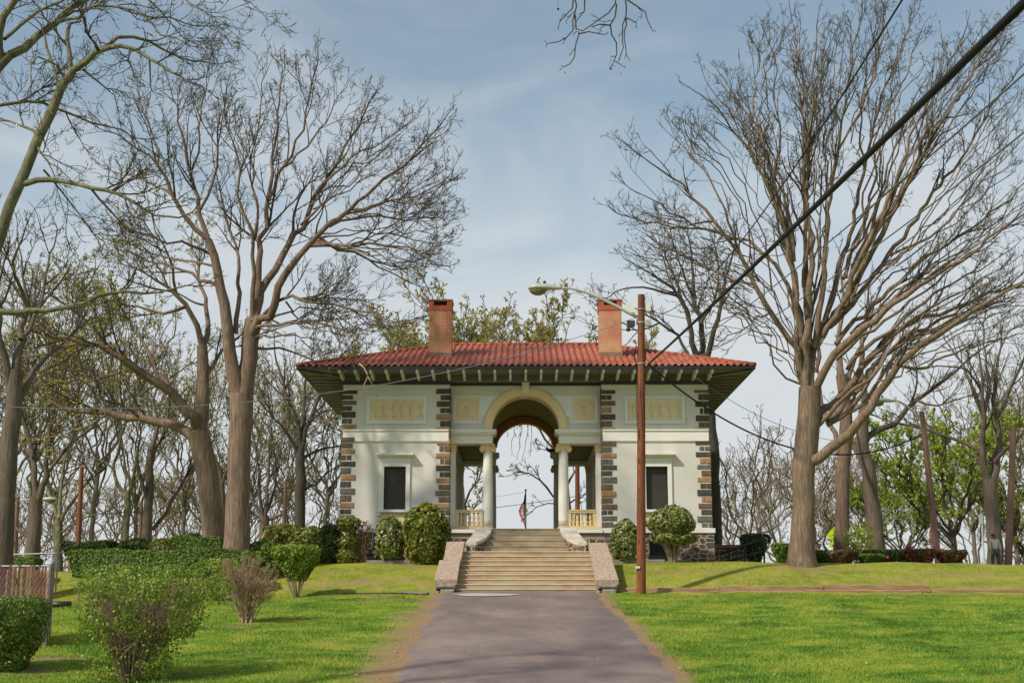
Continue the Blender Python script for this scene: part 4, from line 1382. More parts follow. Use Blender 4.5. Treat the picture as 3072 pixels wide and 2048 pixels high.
# ------------------------------------------------------------------ utility poles, lamps, wires
def pole(pxb, pyb, pxt, pyt, Y, r, label, mat, group="wooden utility poles"):
    b = D(pxb, pyb, Y); b[2] = float(ground(b[0], Y)) - .1
    t = D(pxt, pyt, Y)
    root = empty("utility_pole", b, label, "pole", group)
    n_ = 14; mb = MB()
    mb.tube([b + (t - b) * k / n_ for k in range(n_ + 1)], [r * (1.08 - .28 * k / n_) for k in range(n_ + 1)], 16)
    mb.build("shaft", mat, root, smooth=False)
    return root, b, t


def lamp(pole_pt, head_px, Y, label, sc_=1.0, bow=.35):
    """cobra-head street lamp: tapered arm from the pole to the head"""
    h = D(*head_px, Y)
    root = empty("street_lamp", pole_pt, label, "street lamp", "street lamps on wooden poles")
    d = h - pole_pt; Ld = np.linalg.norm(d[:2]); u = d / np.linalg.norm(d)
    ux = np.array((d[0], d[1], 0)) / Ld
    c1 = pole_pt + ux * Ld * .45 + np.array((0, 0, d[2] * .62 )); c2 = h - ux * Ld * .25 + np.array((0, 0, .02))
    pts_ = []
    for k in range(15):
        t = k / 14
        pts_.append((1 - t) ** 3 * pole_pt + 3 * (1 - t) ** 2 * t * c1 + 3 * (1 - t) * t ** 2 * c2 + t ** 3 * h)
    mb = MB(); mb.tube(pts_, [.062 * sc_ * (1 - .5 * k / 14) for k in range(15)], 10)
    mb.box(pole_pt[0] - .04, pole_pt[0] + .04, pole_pt[1] - .05, pole_pt[1] + .05, pole_pt[2] - .26, pole_pt[2] + .22)
    mb.build("arm", M['lamp_grey'], root, smooth=True)
    # housing: flattened teardrop along ux, its belly a glass bowl
    side = np.array((-ux[1], ux[0], 0))
    prof = [(0, .05, .05, .05), (.08, .07, .07, .06), (.22, .10, .10, .06), (.42, .17, .15, .06), (.62, .21, .17, .06), (.80, .21, .15, .06), (.93, .15, .10, .05), (1.0, .05, .03, .02)]
    vs = []; nn = 14
    for s_, wv, up, dn in prof:
        c = h + ux * s_ * 1.12 * sc_ + np.array((0, 0, -.01))
        for k in range(nn):
            t = 2 * math.pi * k / nn
            vs.append(c + side * wv * sc_ * math.cos(t) + np.array((0, 0, (up if math.sin(t) > 0 else dn) * sc_ * math.sin(t))))
    fs = [(i * nn + k, i * nn + (k + 1) % nn, (i + 1) * nn + (k + 1) % nn, (i + 1) * nn + k) for i in range(len(prof) - 1) for k in range(nn)]
    fs += [tuple(range(nn))[::-1], tuple((len(prof) - 1) * nn + k for k in range(nn))]
    mb = MB(); mb.add(vs, fs)
    hd = mb.build("head", M['lamp_grey'], root, smooth=True)
    mb = MB(); c = h + ux * .70 * 1.12 * sc_ + np.array((0, 0, -.055 * sc_))
    vs = []; fs = []
    for i in range(7):
        ph = math.pi / 2 * i / 6
        for k in range(16):
            t = 2 * math.pi * k / 16
            vs.append(c + (ux * .30 * math.cos(t) + side * .19 * math.sin(t)) * math.cos(ph) * sc_ + np.array((0, 0, -.21 * math.sin(ph) * sc_)))
    for i in range(6):
        for k in range(16): fs.append((i * 16 + k, (i + 1) * 16 + k, (i + 1) * 16 + (k + 1) % 16, i * 16 + (k + 1) % 16))
    mb.add(vs, fs); mb.build("glass_bowl", M['lamp_glass'], hd, smooth=True)
    mb = MB(); c = h + ux * .5 * 1.12 * sc_ + np.array((0, 0, .12 * sc_)); mb.lathe(c[0], c[1], [(.05 * sc_, c[2]), (.05 * sc_, c[2] + .10 * sc_), (.03 * sc_, c[2] + .12 * sc_)], 10)
    mb.build("photocell", M['iron'], hd)
    return root


PY = 45.75
pr, pb, pt = pole(1472.5, 1362, 1473, 677, PY, .147, "tall reddish-brown wooden pole standing beside the stairs and log edging", M['pole'])
# ironwork belonging to the pole
mb = MB()
for px_, py_, wz in ((1473, 711, .02), (1473, 741, .03), (1473, 835, .03)):
    c = D(px_, py_, PY); mb.lathe(c[0], c[1], [(.15, c[2] - wz), (.15, c[2] + wz)], 14)
c = D(1483, 1240, PY); mb.box(c[0] - .02, c[0] + .02, c[1] - .16, c[1] - .1, c[2] - .03, c[2] + .03)
mb.build("pole_band", M['galv'], pr)
mb = MB(); c = D(1465, 1302, PY - .16); mb.box(c[0] - .07, c[0] + .07, c[1] - .02, c[1] + .03, c[2] - .035, c[2] + .035); mb.build("tag_plate", M['offwhite'], pr)
mb = MB()
kr = random.Random(12)
for k in range(26):
    y_ = kr.uniform(760, 1345); c = D(1473 + kr.uniform(-7, 7), y_, PY - .125)
    if kr.random() < .5: mb.ball(c, (.018, .014, .026), 8, 6)
    else: mb.box(c[0] - .004, c[0] + .004, c[1] - .02, c[1] + .01, c[2] - kr.uniform(.03, .3), c[2] + .02)
mb.build("knots", simple("dark_knots", (.035, .014, .008), (.07, .026, .012), 5), pr)
mb = MB()   # coil of slack cable tied to the pole
for k, (dx, dy) in enumerate(((-.19, -.03), (-.2, -.08), (.17, -.03))):
    a, b = D(1471, 795, PY), D(1471, 833, PY)
    mb.tube([a + (dx * .7, dy, 0), a + (dx, dy - .03, -.25), b + (dx * 1.05, dy - .03, .2), b + (dx * .8, dy, 0)], .018, 6)
a = D(1463, 838, PY); b = D(1463, 1010, PY); mb.tube([a + (-.0, -.03, 0), (a + b) / 2 + (-.02, -.03, 0), b + (.03, .02, 0)], .012, 5)
mb.build("cable_coil", M['cable'], pr)
lamp(D(1464, 728, PY) + np.array((0, 0, 0)), (1289, 661, ), PY, "large grey cobra-head street lamp above the red roof, on the wooden pole by the stairs", 1.02)
# enamelled boxes and a camera on the pole
mb = MB(); c = D(1448, 706, PY); mb.box(c[0] - .14, c[0] + .14, c[1] - .05, c[1] + .22, c[2] - .18, c[2] + .17)
tag(mb.build("equipment_box", M['offwhite']), "white equipment box on the pole, behind the lamp arm", "box")
mb = MB(); c = D(1487, 705, PY); mb.box(c[0] - .07, c[0] + .10, c[1] - .04, c[1] + .2, c[2] - .14, c[2] + .16)
tag(mb.build("equipment_box", M['offwhite']), "small pale box on the side of the pole above the grey sensor", "box")
cmr = empty("security_camera", D(1450, 745, PY), "dark green security camera under the lamp arm of the tall pole", "camera")
c = D(1450, 743, PY); mb = MB(); mb.box(c[0] - .14, c[0] + .12, c[1] - .12, c[1] + .2, c[2] - .09, c[2] + .09); mb.build("housing", simple("camera_green", (.03, .04, .025), None, rough=.5), cmr)
c = D(1443, 757, PY); mb = MB(); mb.ball((c[0], c[1] - .05, c[2]), (.08, .09, .08), 12, 8); mb.build("lens", M['black'], cmr, smooth=True)
mb = MB(); c = D(1487, 742, PY); mb.box(c[0] - .10, c[0] + .12, c[1] - .1, c[1] + .12, c[2] - .09, c[2] + .10)
tag(mb.build("sensor_box", M['lamp_grey']), "grey box on the far side of the tall pole from the camera", "box")

p2, p2b, p2t = pole(2156, 1290, 2117, 945, 56, .13, "leaning weathered pole with a lamp arm, beside the stop sign", M['pole_old'])
lamp(D(2119, 965, 56), (2055, 920), 56, "distant street lamp on the leaning pole right of the big trees", .9)
pole(2313, 1290, 2328, 980, 57, .15, "brown wooden pole near the right edge of the picture", M['pole_old'])
pole(181, 1242, 188, 1072, 60, .12, "bright red-brown bare pole behind the hedges on the left", M['pole'])
p3, _, p3t = pole(36, 1275, 41, 1140, 62, .11, "thin brown pole at the far left carrying a small lamp", M['pole_old'])
lamp(D(42, 1150, 62), (87, 1146), 62, "small pale street lamp at far left, above the pipe rail", .75)
pole(324, 1236, 325, 1150, 66, .11, "pale brown pole standing behind a forked tree on the left", M['pole_old'])
pole(653, 1218, 656, 1102, 70, .09, "thin dark pole between bare trees left of the pavilion", M['pole_old'])
pole(1326, 1230, 1326, 1060, 72, .14, "red-brown pole seen through the right side of the porch", M['pole'])


def wire(pts_, r, label, sag=0.0, mat=None, n_=28):
    """pts_: two 3-D ends"""
    a, b = [np.array(q, float) for q in pts_]
    L_ = [a + (b - a) * k / n_ - np.array((0, 0, sag * 4 * (k / n_) * (1 - k / n_))) for k in range(n_ + 1)]
    mb = MB(); mb.tube(L_, r, 6)
    o = mb.build("overhead_wire", mat or M['wire'], smooth=True)
    return tag(o, label, "wire", "overhead wires")


pa = D(1489, 836, PY)
wire((pa, D(2400, -40, 8.0)), .033, "thick black cable rising from the pole to the upper right corner", .05, M['cable'])
wire((D(1478, 724, PY), D(2100, -45, 11)), .010, "dark wire curving from the pole top up through the big fan-shaped tree", .9, M['cable'])
wire((D(1492, 838, PY), D(2420, 110, 10)), .009, "thin grey wire just below the thick black cable", .35)
wire((D(1510, 843, PY), D(2420, 250, 12)), .009, "thin grey wire, lowest of those rising to the right edge", .5)
wire((D(1495, 841, PY), D(2117, 998, 56)), .030, "heavy black cable sagging from the tall pole to the leaning pole", 1.75, M['cable'])
wire((D(1600, 868, 50.0), D(2117, 1003, 56)), .010, "thin wire sagging from the right eave to the leaning pole", 1.1)
wire((D(1480, 712, PY), D(2420, 850, 62)), .011, "thin wire running level from the pole top to the right edge", .3)
wire((D(1464, 728, PY), D(-60, 930, 38)), .012, "pale wire crossing in front of the roof towards the left", 1.1, M['galv'])
wire((D(1650, 1131, 60), D(2112, 998, 56)), .011, "low wire passing behind the big trunks on the right", .6)
wire((D(1040, 1176, 74), D(1330, 1138, 72)), .016, "lower wire seen through the arch", .05, M['cable'])
wire((D(1100, 1145, 80), D(1203, 1130, 80)), .010, "faint upper wire seen through the arch", .02)

# ------------------------------------------------------------------ signs, flag, fence, railing
def disc_poly(c, r, n_, rot=0.0, yoff=0.0):
    return [(c[0] + r * math.cos(rot + 2 * math.pi * k / n_), c[2] + r * math.sin(rot + 2 * math.pi * k / n_)) for k in range(n_)]

M['red'] = simple("sign_red", (0.55, 0.02, 0.02), None, rough=.4)
M['signwhite'] = simple("sign_white", (0.8, 0.8, 0.78), None, rough=.4)
M['signlime'] = simple("sign_lime", (0.55, 0.75, 0.01), None, rough=.4)
c = P(2793, 1609, 58); zg_ = float(ground(c[0], 58))
ss = empty("stop_sign", (c[0], 58, zg_), "red octagonal stop sign half hidden by the leaning pole", "road sign")
r_ = .40
mb = MB(); mb.prism(disc_poly(c, r_, 8, math.pi / 8), 57.97, 57.985); mb.build("border", M['signwhite'], ss)
mb = MB(); mb.prism(disc_poly(c, r_ * .93, 8, math.pi / 8), 57.955, 57.968); mb.build("face", M['red'], ss)
mb = MB(); mb.box(c[0] - .03, c[0] + .03, 57.99, 58.03, zg_ - .1, c[2] + .4); mb.build("post", M['galv'], ss)
ss.rotation_euler = (0, 0, math.radians(56))
fc = bpy.data.curves.new("lettering", 'FONT'); fc.body = "STOP"; fc.size = .34; fc.align_x = 'CENTER'; fc.align_y = 'CENTER'; fc.extrude = .004; fc.offset = .006
fo_ = bpy.data.objects.new("lettering", fc); COL.objects.link(fo_); fo_.parent = ss
fo_.rotation_euler = (math.pi / 2, 0, 0)
bpy.context.view_layer.update()
me_ = bpy.data.meshes.new_from_object(fo_.evaluated_get(bpy.context.evaluated_depsgraph_get()))
bpy.data.objects.remove(fo_); me_.materials.clear(); me_.materials.append(M['signwhite'])
fo_ = bpy.data.objects.new("lettering", me_); COL.objects.link(fo_); fo_.parent = ss
fo_.location = (0, 57.948 - 58, c[2] - zg_); fo_.rotation_euler = (math.pi / 2, 0, 0)

c = P(2505, 1605, 72); zg_ = float(ground(c[0], 72))
ps = empty("crossing_sign", (c[0], 72, zg_), "lime yellow pedestrian crossing sign peeping out beside a trunk", "road sign")
r_ = .46
mb = MB(); mb.prism(disc_poly(c, r_, 4, math.pi / 2), 71.97, 71.985); mb.build("face", M['signlime'], ps)
mb = MB(); y_ = 71.955
x_, z_ = c[0] - .02, c[2]
mb.ball((x_ + .01, y_, z_ + .20), (.04, .012, .045), 10, 6)
mb.tube([(x_ - .10, y_, z_ - .24), (x_ - .03, y_, z_ - .1), (x_, y_, z_ + .02)], [.02, .024, .03], 6)
mb.tube([(x_ + .10, y_, z_ - .24), (x_ + .05, y_, z_ - .1), (x_, y_, z_ + .02)], [.02, .024, .03], 6)
mb.tube([(x_, y_, z_), (x_ + .01, y_, z_ + .14)], [.035, .04], 6)
mb.tube([(x_ - .11, y_, z_ + .02), (x_ - .05, y_, z_ + .05), (x_, y_, z_ + .12), (x_ + .06, y_, z_ + .05), (x_ + .12, y_, z_ + .04)], .016, 6)
mb.build("walking_figure", M['black'], ps)
c2_ = P(2503, 1633, 72)
mb = MB(); mb.box(c2_[0] - .26, c2_[0] + .26, 71.97, 71.985, c2_[2] - .15, c2_[2] + .14); mb.build("plaque", M['signlime'], ps)
mb = MB(); mb.prism([(c2_[0] - .10, c2_[2] - .10), (c2_[0] - .02, c2_[2] - .10), (c2_[0] - .06, c2_[2] - .05), (c2_[0] + .10, c2_[2] + .07), (c2_[0] + .07, c2_[2] + .10), (c2_[0] - .09, c2_[2] - .02), (c2_[0] - .12, c2_[2] + .02)], 71.95, 71.968); mb.build("arrow", M['black'], ps)
mb = MB(); mb.box(c[0] - .03, c[0] + .03, 71.99, 72.04, zg_ - .1, c[2] + .3); mb.build("post", M['galv'], ps)

# flag on its pole beyond the arch
Y = 84
t = P(1577, 1472, Y); zg_ = float(ground(t[0], Y))
fg = empty("flagpole", (t[0], Y, zg_), "slim pole flying a drooping red, white and blue striped flag, seen through the arch", "flag")
mb = MB(); mb.tube([(t[0], Y, zg_), (t[0], Y, t[2])], [.06, .035], 10); mb.ball((t[0], Y, t[2] + .05), .07, 10, 6); mb.build("pole", M['iron'], fg, smooth=True)
zt_ = t[2] - .12; zb_ = P(1577, 1580, Y)[2]; H_ = zt_ - zb_
prof_l = [(0, .04), (.2, .10), (.38, .32), (.52, .42), (.68, .30), (.85, .12), (1.0, .03)]
NS, NR = 26, 30
vs = []
for j in range(NR + 1):
    v = j / NR; wl_ = np.interp(v, [p[0] for p in prof_l], [p[1] for p in prof_l])
    for i in range(NS + 1):
        u = i / NS
        vs.append((t[0] - .03 - wl_ * u, Y + .06 * math.sin(u * 9 + v * 3), zt_ - H_ * v - .12 * u * (1 - v)))
fs = [(j * (NS + 1) + i, j * (NS + 1) + i + 1, (j + 1) * (NS + 1) + i + 1, (j + 1) * (NS + 1) + i) for j in range(NR) for i in range(NS)]
ms = [(2 if j < NR * .27 else ((i // 2 + j // 9) % 2)) for j in range(NR) for i in range(NS)]
mb = MB(); mb.add(vs, fs); mb.m = ms
mb.build("cloth", [simple("flag_red", (.50, .06, .06), None), simple("flag_white", (.70, .62, .60), None), simple("flag_blue", (.03, .05, .14), None)], fg)

# crow on the rear cornice
c = P(1653, 1364, 59.9); zq = zs
bird = MB()
bz = zs + .10
bird.ball((c[0] - .02, 59.9, bz), (.17, .09, .085), 12, 8)
bird.ball((c[0] - .17, 59.9, bz + .08), (.065, .055, .055), 10, 6)
bird.tube([(c[0] - .22, 59.9, bz + .08), (c[0] - .29, 59.9, bz + .06)], [.022, .004], 6)
bird.tube([(c[0] + .10, 59.9, bz), (c[0] + .30, 59.9, bz - .04)], [.06, .025], 6)
bird.tube([(c[0] - .03, 59.88, bz - .06), (c[0] - .03, 59.87, zs + .0)], .01, 5); bird.tube([(c[0] + .01, 59.92, bz - .06), (c[0] + .01, 59.93, zs + .0)], .01, 5)
tag(bird.build("bird", M['black'], smooth=True), "small black bird perched on the rear cornice inside the arch", "bird")

# slatted chain-link fence at the left edge, returning up the slope
c0 = onground(128, 1925, 33); xA = D(103, 1476, 33)[0]; ztp = D(104, 1301, 33)[2]
fz = empty("slatted_fence", (xA, 33, c0[2]), "chain-link fence woven with reddish-brown slats, behind the clipped bush at far left", "fence")
cen = []; 
def slats(x0, y0, x1, y1, n_, parent):
    rs = random.Random(4); mb_ = MB()
    for k in range(n_):
        t = (k + .5) / n_; x, y = x0 + (x1 - x0) * t, y0 + (y1 - y0) * t
        zg = float(ground(x, y)); zt = zg + (ztp - c0[2]) + rs.uniform(-.08, .05)
        dx, dy = (x1 - x0) / n_ * .42, (y1 - y0) / n_ * .42
        tl = rs.uniform(-.03, .03); o_ = rs.uniform(-.012, .012)
        nxn = np.array((-(y1 - y0), x1 - x0)); nxn = nxn / np.linalg.norm(nxn)
        ax, ay = nxn * .006
        v = []
        for s_ in (-1, 1):
            for (ddx, ddy, z, tt) in ((-dx, -dy, zg + .03, 0), (dx, dy, zg + .03, 0), (dx, dy, zt, tl), (-dx, -dy, zt, tl)):
                v.append((x + ddx + tt * (x1 - x0) * .1 + s_ * ax + o_ * nxn[0], y + ddy + s_ * ay + o_ * nxn[1], z))
        mb_.add(v, [(0, 1, 2, 3), (7, 6, 5, 4), (0, 4, 5, 1), (1, 5, 6, 2), (2, 6, 7, 3), (3, 7, 4, 0)])
    return mb_.build("slats", M['slat'], parent)
x_end = xA - 4.2; XRT = xA * .0727 + .10
slats(x_end, 33.0, xA, 33.0, 60, fz); slats(xA, 33.0, xA + XRT, 35.4, 30, fz)
mb = MB()
zt0 = ztp + .02
for (x, y) in ((xA, 33.02), (xA - 2.1, 33.02), (xA - 4.2, 33.02), (xA + XRT, 35.4)):
    zg = float(ground(x, y)); mb.tube([(x, y, zg - .1), (x, y, zg + ztp - c0[2] + .06)], .035, 8)
mb.tube([(xA, 33.03, zt0), (xA - 4.2, 33.03, float(ground(xA - 4.2, 33)) + ztp - c0[2] + .02)], .025, 8)
mb.tube([(xA, 33.03, zt0), (xA + XRT, 35.4, float(ground(xA + XRT, 35.4)) + ztp - c0[2])], .025, 8)
mb.build("steel_frame", M['galv'], fz)
mb = MB()
for k in range(44):                           # wire mesh in front of the slats
    x = xA - 4.2 + k * .0976 * 1
    for s_ in (-1, 1):
        z0_ = float(ground(x, 33)); 
        mb.tube([(x, 32.965, z0_ + .05), (max(x_end, min(xA, x + s_ * .9)), 32.965, z0_ + .05 + 1.7 * (abs(max(x_end, min(xA, x + s_ * .9)) - x) / .9))], .004, 4)
mb.build("wire_mesh", M['galv'], fz)
# galvanised pipe rail at the crest
a = D(-60, 1276, 47.5); b = D(150, 1269, 47.5); pp = D(133, 1270, 47.5)
rl = empty("pipe_rail", (pp[0], 47.5, float(ground(pp[0], 47.5))), "horizontal galvanised pipe rail crossing at the far left in front of trees", "railing")
mb = MB(); mb.tube([a, b], .028, 8); mb.build("rail", M['galv'], rl)
for q in (pp, D(-30, 1275, 47.5)):
    mb = MB(); mb.tube([(q[0], 47.5, float(ground(q[0], 47.5)) - .1), (q[0], 47.5, q[2])], .03, 8); mb.build("post", M['galv'], rl)
# black drain pipe lying at the foot of the left bank
a = onground(134, 1806, 44); b = onground(212, 1806, 44)
mb = MB(); mb.tube([a + (0, 0, .09), b + (0, 0, .09)], .10, 12)
tag(mb.build("drain_pipe", M['black'], smooth=True), "black drain pipe lying on the grass between fence and bush", "pipe")

# black iron handrail right of the pavilion
Yh = 55
q = lambda x, y, Y_=Yh: P(2080 + x / 5.6, 1560 + y / 5.6, Y_)
hb = q(600, 720); hr = empty("handrail", (hb[0], Yh, float(ground(hb[0], Yh))), "black iron handrails of the side stair right of the pavilion", "handrail")
for Y_, rails, posts in ((54.2, [((190, 425), (430, 335)), ((205, 610), (440, 545))], [(200, 425, 260, 700), (215, 615, 250, 700)]),
                         (55.2, [((470, 560), (1120, 330)), ((520, 705), (1190, 515)), ((1120, 330), (1190, 325))], [(610, 510, 605, 720), (730, 470, 735, 720), (860, 420, 870, 730), (1190, 325, 1190, 690), (1030, 570, 1020, 740)])):
    for p0, p1 in rails:
        mb = MB(); mb.tube([q(*p0, Y_), q(*p1, Y_)], .045, 8); mb.ball(q(*p0, Y_), .05, 8, 6); mb.ball(q(*p1, Y_), .045, 8, 6); mb.build("rail", M['iron'], hr, smooth=True)
    for x0, y0, x1, y1 in posts:
        mb = MB(); a = q(x0, y0, Y_); b = q(x1, y1, Y_); b[2] = min(b[2], float(ground(b[0], Y_)) - .05); mb.tube([a, b], .038, 8); mb.build("post", M['iron'], hr)
# rubble wall behind the handrail
a = P(2165, 1635, 62.5); b = P(2262, 1643, 62.5)
wl_ = MB(); wl_.box(a[0] - .3, b[0], 62.3, 62.8, float(ground(a[0], 62)) - .3, a[2] - .12)
rw = wl_.build("stone_wall", M['rubble']); tag(rw, "low rubble stone wall with red coping behind the handrails", "wall")
wl_ = MB(); wl_.box(a[0] - .35, b[0] + .05, 62.22, 62.88, a[2] - .118, a[2] + .02); wl_.build("coping", simple("red_coping", (.25, .10, .06), (.36, .17, .10), 5), rw)
a = P(2434, 1645, 66); b = P(2458, 1645, 66)
wl_ = MB(); wl_.box(a[0], b[0], 65.8, 66.3, float(ground(a[0], 66)) - .3, a[2])
tag(wl_.build("stone_pier", M['rubble']), "short rubble stone pier just right of the largest trunk", "pier")
# thin pale mast right of the green tree
c = P(2945, 1565, 64)
mb = MB(); mb.tube([(c[0], 64, float(ground(c[0], 64)) - .1), (c[0], 64, c[2])], [.05, .04], 8); mb.box(c[0] - .12, c[0] + .06, 63.95, 64.02, c[2] - .1, c[2] + .35)
tag(mb.build("sign_post", simple("pale_teal_paint", (.42, .50, .48), None, rough=.5)), "slim pale sign post left of the tree by the right edge", "post")
c = P(2895, 1640, 62)
mb = MB(); mb.tube([(c[0], 62, float(ground(c[0], 62)) - .1), (c[0], 62, c[2])], .045, 8); mb.ball((c[0], 62, c[2] + .03), .06, 8, 6)
tag(mb.build("fence_post", simple("teal_paint", (.16, .24, .23), None, rough=.5)), "short dark teal post at the right end of the clipped hedges", "post")

# dead branch hanging over the eave on the wire
mb = MB()
dp = lambda x, y: P(880 + x / 6.272, 1050 + y / 6.272, 49.9)
mb.tube([dp(1235, 250), dp(1320, 320), dp(1385, 430), dp(1400, 500)], [.035, .03, .028, .026], 6)
mb.tube([dp(1400, 500), dp(1360, 590), dp(1325, 660), dp(1335, 760), dp(1310, 800), dp(1255, 780)], [.024, .02, .018, .014, .012, .008], 6)
mb.tube([dp(1410, 505), dp(1460, 600), dp(1500, 660), dp(1560, 800), dp(1590, 880)], [.024, .02, .018, .014, .016], 6)
tag(mb.build("dead_branch", simple("dry_wood", (.38, .26, .14), (.50, .36, .22), 6), smooth=True), "dry forked dead branch hanging from the roof edge at left", "branch")

# ------------------------------------------------------------------ trees
def catmull(pts, step):
    pts = [np.array(p, float) for p in pts]
    if len(pts) == 2: pts = [pts[0], (pts[0] + pts[1]) / 2, pts[1]]
    ext = [2 * pts[0] - pts[1]] + pts + [2 * pts[-1] - pts[-2]]
    out = []
    for i in range(1, len(ext) - 2):
        p0, p1, p2, p3 = ext[i - 1:i + 3]
        n_ = max(1, int(np.linalg.norm(p2 - p1) / step))
        for k in range(n_):
            t = k / n_
            out.append(0.5 * (2 * p1 + (p2 - p0) * t + (2 * p0 - 5 * p1 + 4 * p2 - p3) * t * t + (3 * p1 - p0 - 3 * p2 + p3) * t ** 3))
    out.append(pts[-1])
    return np.array(out)


class Tree:
    """len/dens/up are lists per level of side branch: 0 springs from a limb, 1 from that, and so on"""
    def __init__(s, seed, L=(2.6, 1.3, .62), dens=(1.9, 3.2, 5.0), up=(.10, .07, .05), wig=(.16, .24, .30), rmin=.010, ang=(22, 58), ang0=(16, 42), budn=2, bud_size=.045, out=0.25, droop=0.0):
        s.r = random.Random(seed); s.L = L; s.dens = dens; s.up = up; s.wig = wig; s.rmin = rmin; s.ang = ang; s.ang0 = ang0
        s.bark = []; s.twig = []; s.buds = []; s.budn = budn; s.bs = bud_size; s.outw = out; s.droop = droop
        s.centre = None

    def trunk(s, pts, rad, step=.5, jit=.02):
        p = catmull(pts, step)
        r = np.interp(np.linspace(0, 1, len(p)), np.linspace(0, 1, len(rad)), rad)
        for i in range(1, len(p) - 1): p[i] += np.array([s.r.gauss(0, jit), s.r.gauss(0, jit), 0])
        s.bark.append((p, r)); return p, r

    def limb(s, pts, r0, r1, kids=1.0, start=.25, step=.45, jit=.035, lenf=1.0):
        p = catmull(pts, step)
        n_ = len(p)
        t = np.linspace(0, 1, n_)
        r = r1 + (r0 - r1) * (1 - t) ** 1.15
        for i in range(1, n_ - 1):
            p[i] += np.array([s.r.gauss(0, jit), s.r.gauss(0, jit * 2), s.r.gauss(0, jit)])
        s.bark.append((p, r))
        # the tip runs on as fine wood
        d = p[-1] - p[-2]; d = d / (np.linalg.norm(d) + 1e-9)
        s.grow(tuple(p[-1]), tuple(d), s.L[0] * lenf * .42, r1, 0)
        s.side(p, r, 0, kids, start, lenf)
        return p, r

    def side(s, p, r, lev, kids, start, lenf=1.0):
        if lev >= len(s.L): return
        R = s.r
        seg = np.linalg.norm(np.diff(p, axis=0), axis=1); cum = np.concatenate([[0], np.cumsum(seg)]); tot = cum[-1]
        nk = s.dens[lev] * tot * kids * (1 - start)
        nk = int(nk) + (R.random() < nk - int(nk))
        for _ in range(nk):
            t = start + (1 - start) * R.random() ** .72
            dd = t * tot; i = min(len(seg) - 1, int(np.searchsorted(cum, dd) - 1)); i = max(i, 0)
            f = (dd - cum[i]) / (seg[i] + 1e-9)
            q = p[i] + (p[i + 1] - p[i]) * f
            rr = r[i] + (r[i + 1] - r[i]) * f
            dr = (p[i + 1] - p[i]) / (seg[i] + 1e-9)
            s.child(tuple(q), tuple(dr), rr, t, lev, lenf)

    def child(s, q, dr, rr, t, lev, lenf):
        R = s.r
        a = math.radians(R.uniform(*(s.ang0 if lev == 0 else s.ang))); ca, sa = math.cos(a), math.sin(a)
        # random direction perpendicular to dr
        ux, uy, uz = R.gauss(0, 1), R.gauss(0, 1), R.gauss(0, 1) + .35
        k = ux * dr[0] + uy * dr[1] + uz * dr[2]
        ux -= k * dr[0]; uy -= k * dr[1]; uz -= k * dr[2]
        m = math.sqrt(ux * ux + uy * uy + uz * uz) + 1e-9
        d = (dr[0] * ca + ux / m * sa, dr[1] * ca + uy / m * sa, dr[2] * ca + uz / m * sa)
        Lc = s.L[lev] * lenf * (1.2 - .72 * t) * R.uniform(.55, 1.25)
        r0 = max(s.rmin * 1.25, min(rr * .62, .019 * Lc + .004))
        s.grow(q, d, Lc, r0, lev)

    def grow(s, q, d, Lc, r0, lev):
        R = s.r
        n_ = (8, 6, 4, 3)[min(lev + (4 - len(s.L) if len(s.L) > 2 else 1), 3)]
        seg = Lc / n_; w = s.wig[min(lev, len(s.wig) - 1)]; up = s.up[min(lev, len(s.up) - 1)]
        pts = [q]; rad = [r0]; x, y, z = q; dx, dy, dz = d
        r1 = max(s.rmin, r0 * .3) if lev < len(s.L) - 1 else s.rmin * .75
        for i in range(n_):
            dx += R.gauss(0, w); dy += R.gauss(0, w); dz += R.gauss(0, w) + up - s.droop * (i / n_)
            m = math.sqrt(dx * dx + dy * dy + dz * dz); dx /= m; dy /= m; dz /= m
            x += dx * seg; y += dy * seg; z += dz * seg
            pts.append((x, y, z)); rad.append(r0 + (r1 - r0) * (i + 1) / n_)
        s.twig.append((pts, rad))
        if lev == len(s.L) - 1 or R.random() < .3:
            for _ in range(s.budn if R.random() < .9 else s.budn + 1):
                k = R.randint(max(1, n_ - 3), n_)
                s.buds.append((pts[k][0] + R.gauss(0, .03), pts[k][1] + R.gauss(0, .03), pts[k][2] + R.gauss(0, .03)))
        if lev + 1 < len(s.L):
            nk = s.dens[lev + 1] * Lc
            nk = int(nk) + (R.random() < nk - int(nk))
            for _ in range(nk):
                t = .15 + .85 * R.random(); i = min(n_ - 1, int(t * n_)); f = t * n_ - i
                a, b = pts[i], pts[i + 1]
                qq = (a[0] + (b[0] - a[0]) * f, a[1] + (b[1] - a[1]) * f, a[2] + (b[2] - a[2]) * f)
                m = seg + 1e-9
                s.child(qq, ((b[0] - a[0]) / m, (b[1] - a[1]) / m, (b[2] - a[2]) / m), rad[i], t, lev + 1, max(.5, min(1.1, Lc / s.L[lev])))

    def build(s, name, label, cat, loc, bark, twigm, budm, group=None, leaf=1.0, loc_mesh=None):
        root = empty(name, loc, label, cat, group)
        big = [(p, r) for p, r in s.bark if max(r) > .12]; small = [(p, r) for p, r in s.bark if max(r) <= .12]
        V = []; Fc = []; b = 0
        for grp, sd in ((big, 14), (small, 7)):
            if grp:
                v, f = tubes_np(grp, sd); V.append(v); Fc.append(f + b); b += len(v)
        np_mesh("trunk", np.concatenate(V), [np.concatenate(Fc)], bark, root, smooth=True)
        thick = [(p, r) for p, r in s.twig if r[0] > .02]; thin = [(p, r) for p, r in s.twig if r[0] <= .02]
        V = []; Fc = []; b = 0
        for grp, sd in ((thick, 5), (thin, 3)):
            if grp:
                v, f = tubes_np(grp, sd); V.append(v); Fc.append(f + b); b += len(v)
        nq = sum(len(f) for f in Fc)
        mi = [np.zeros(nq, int)]
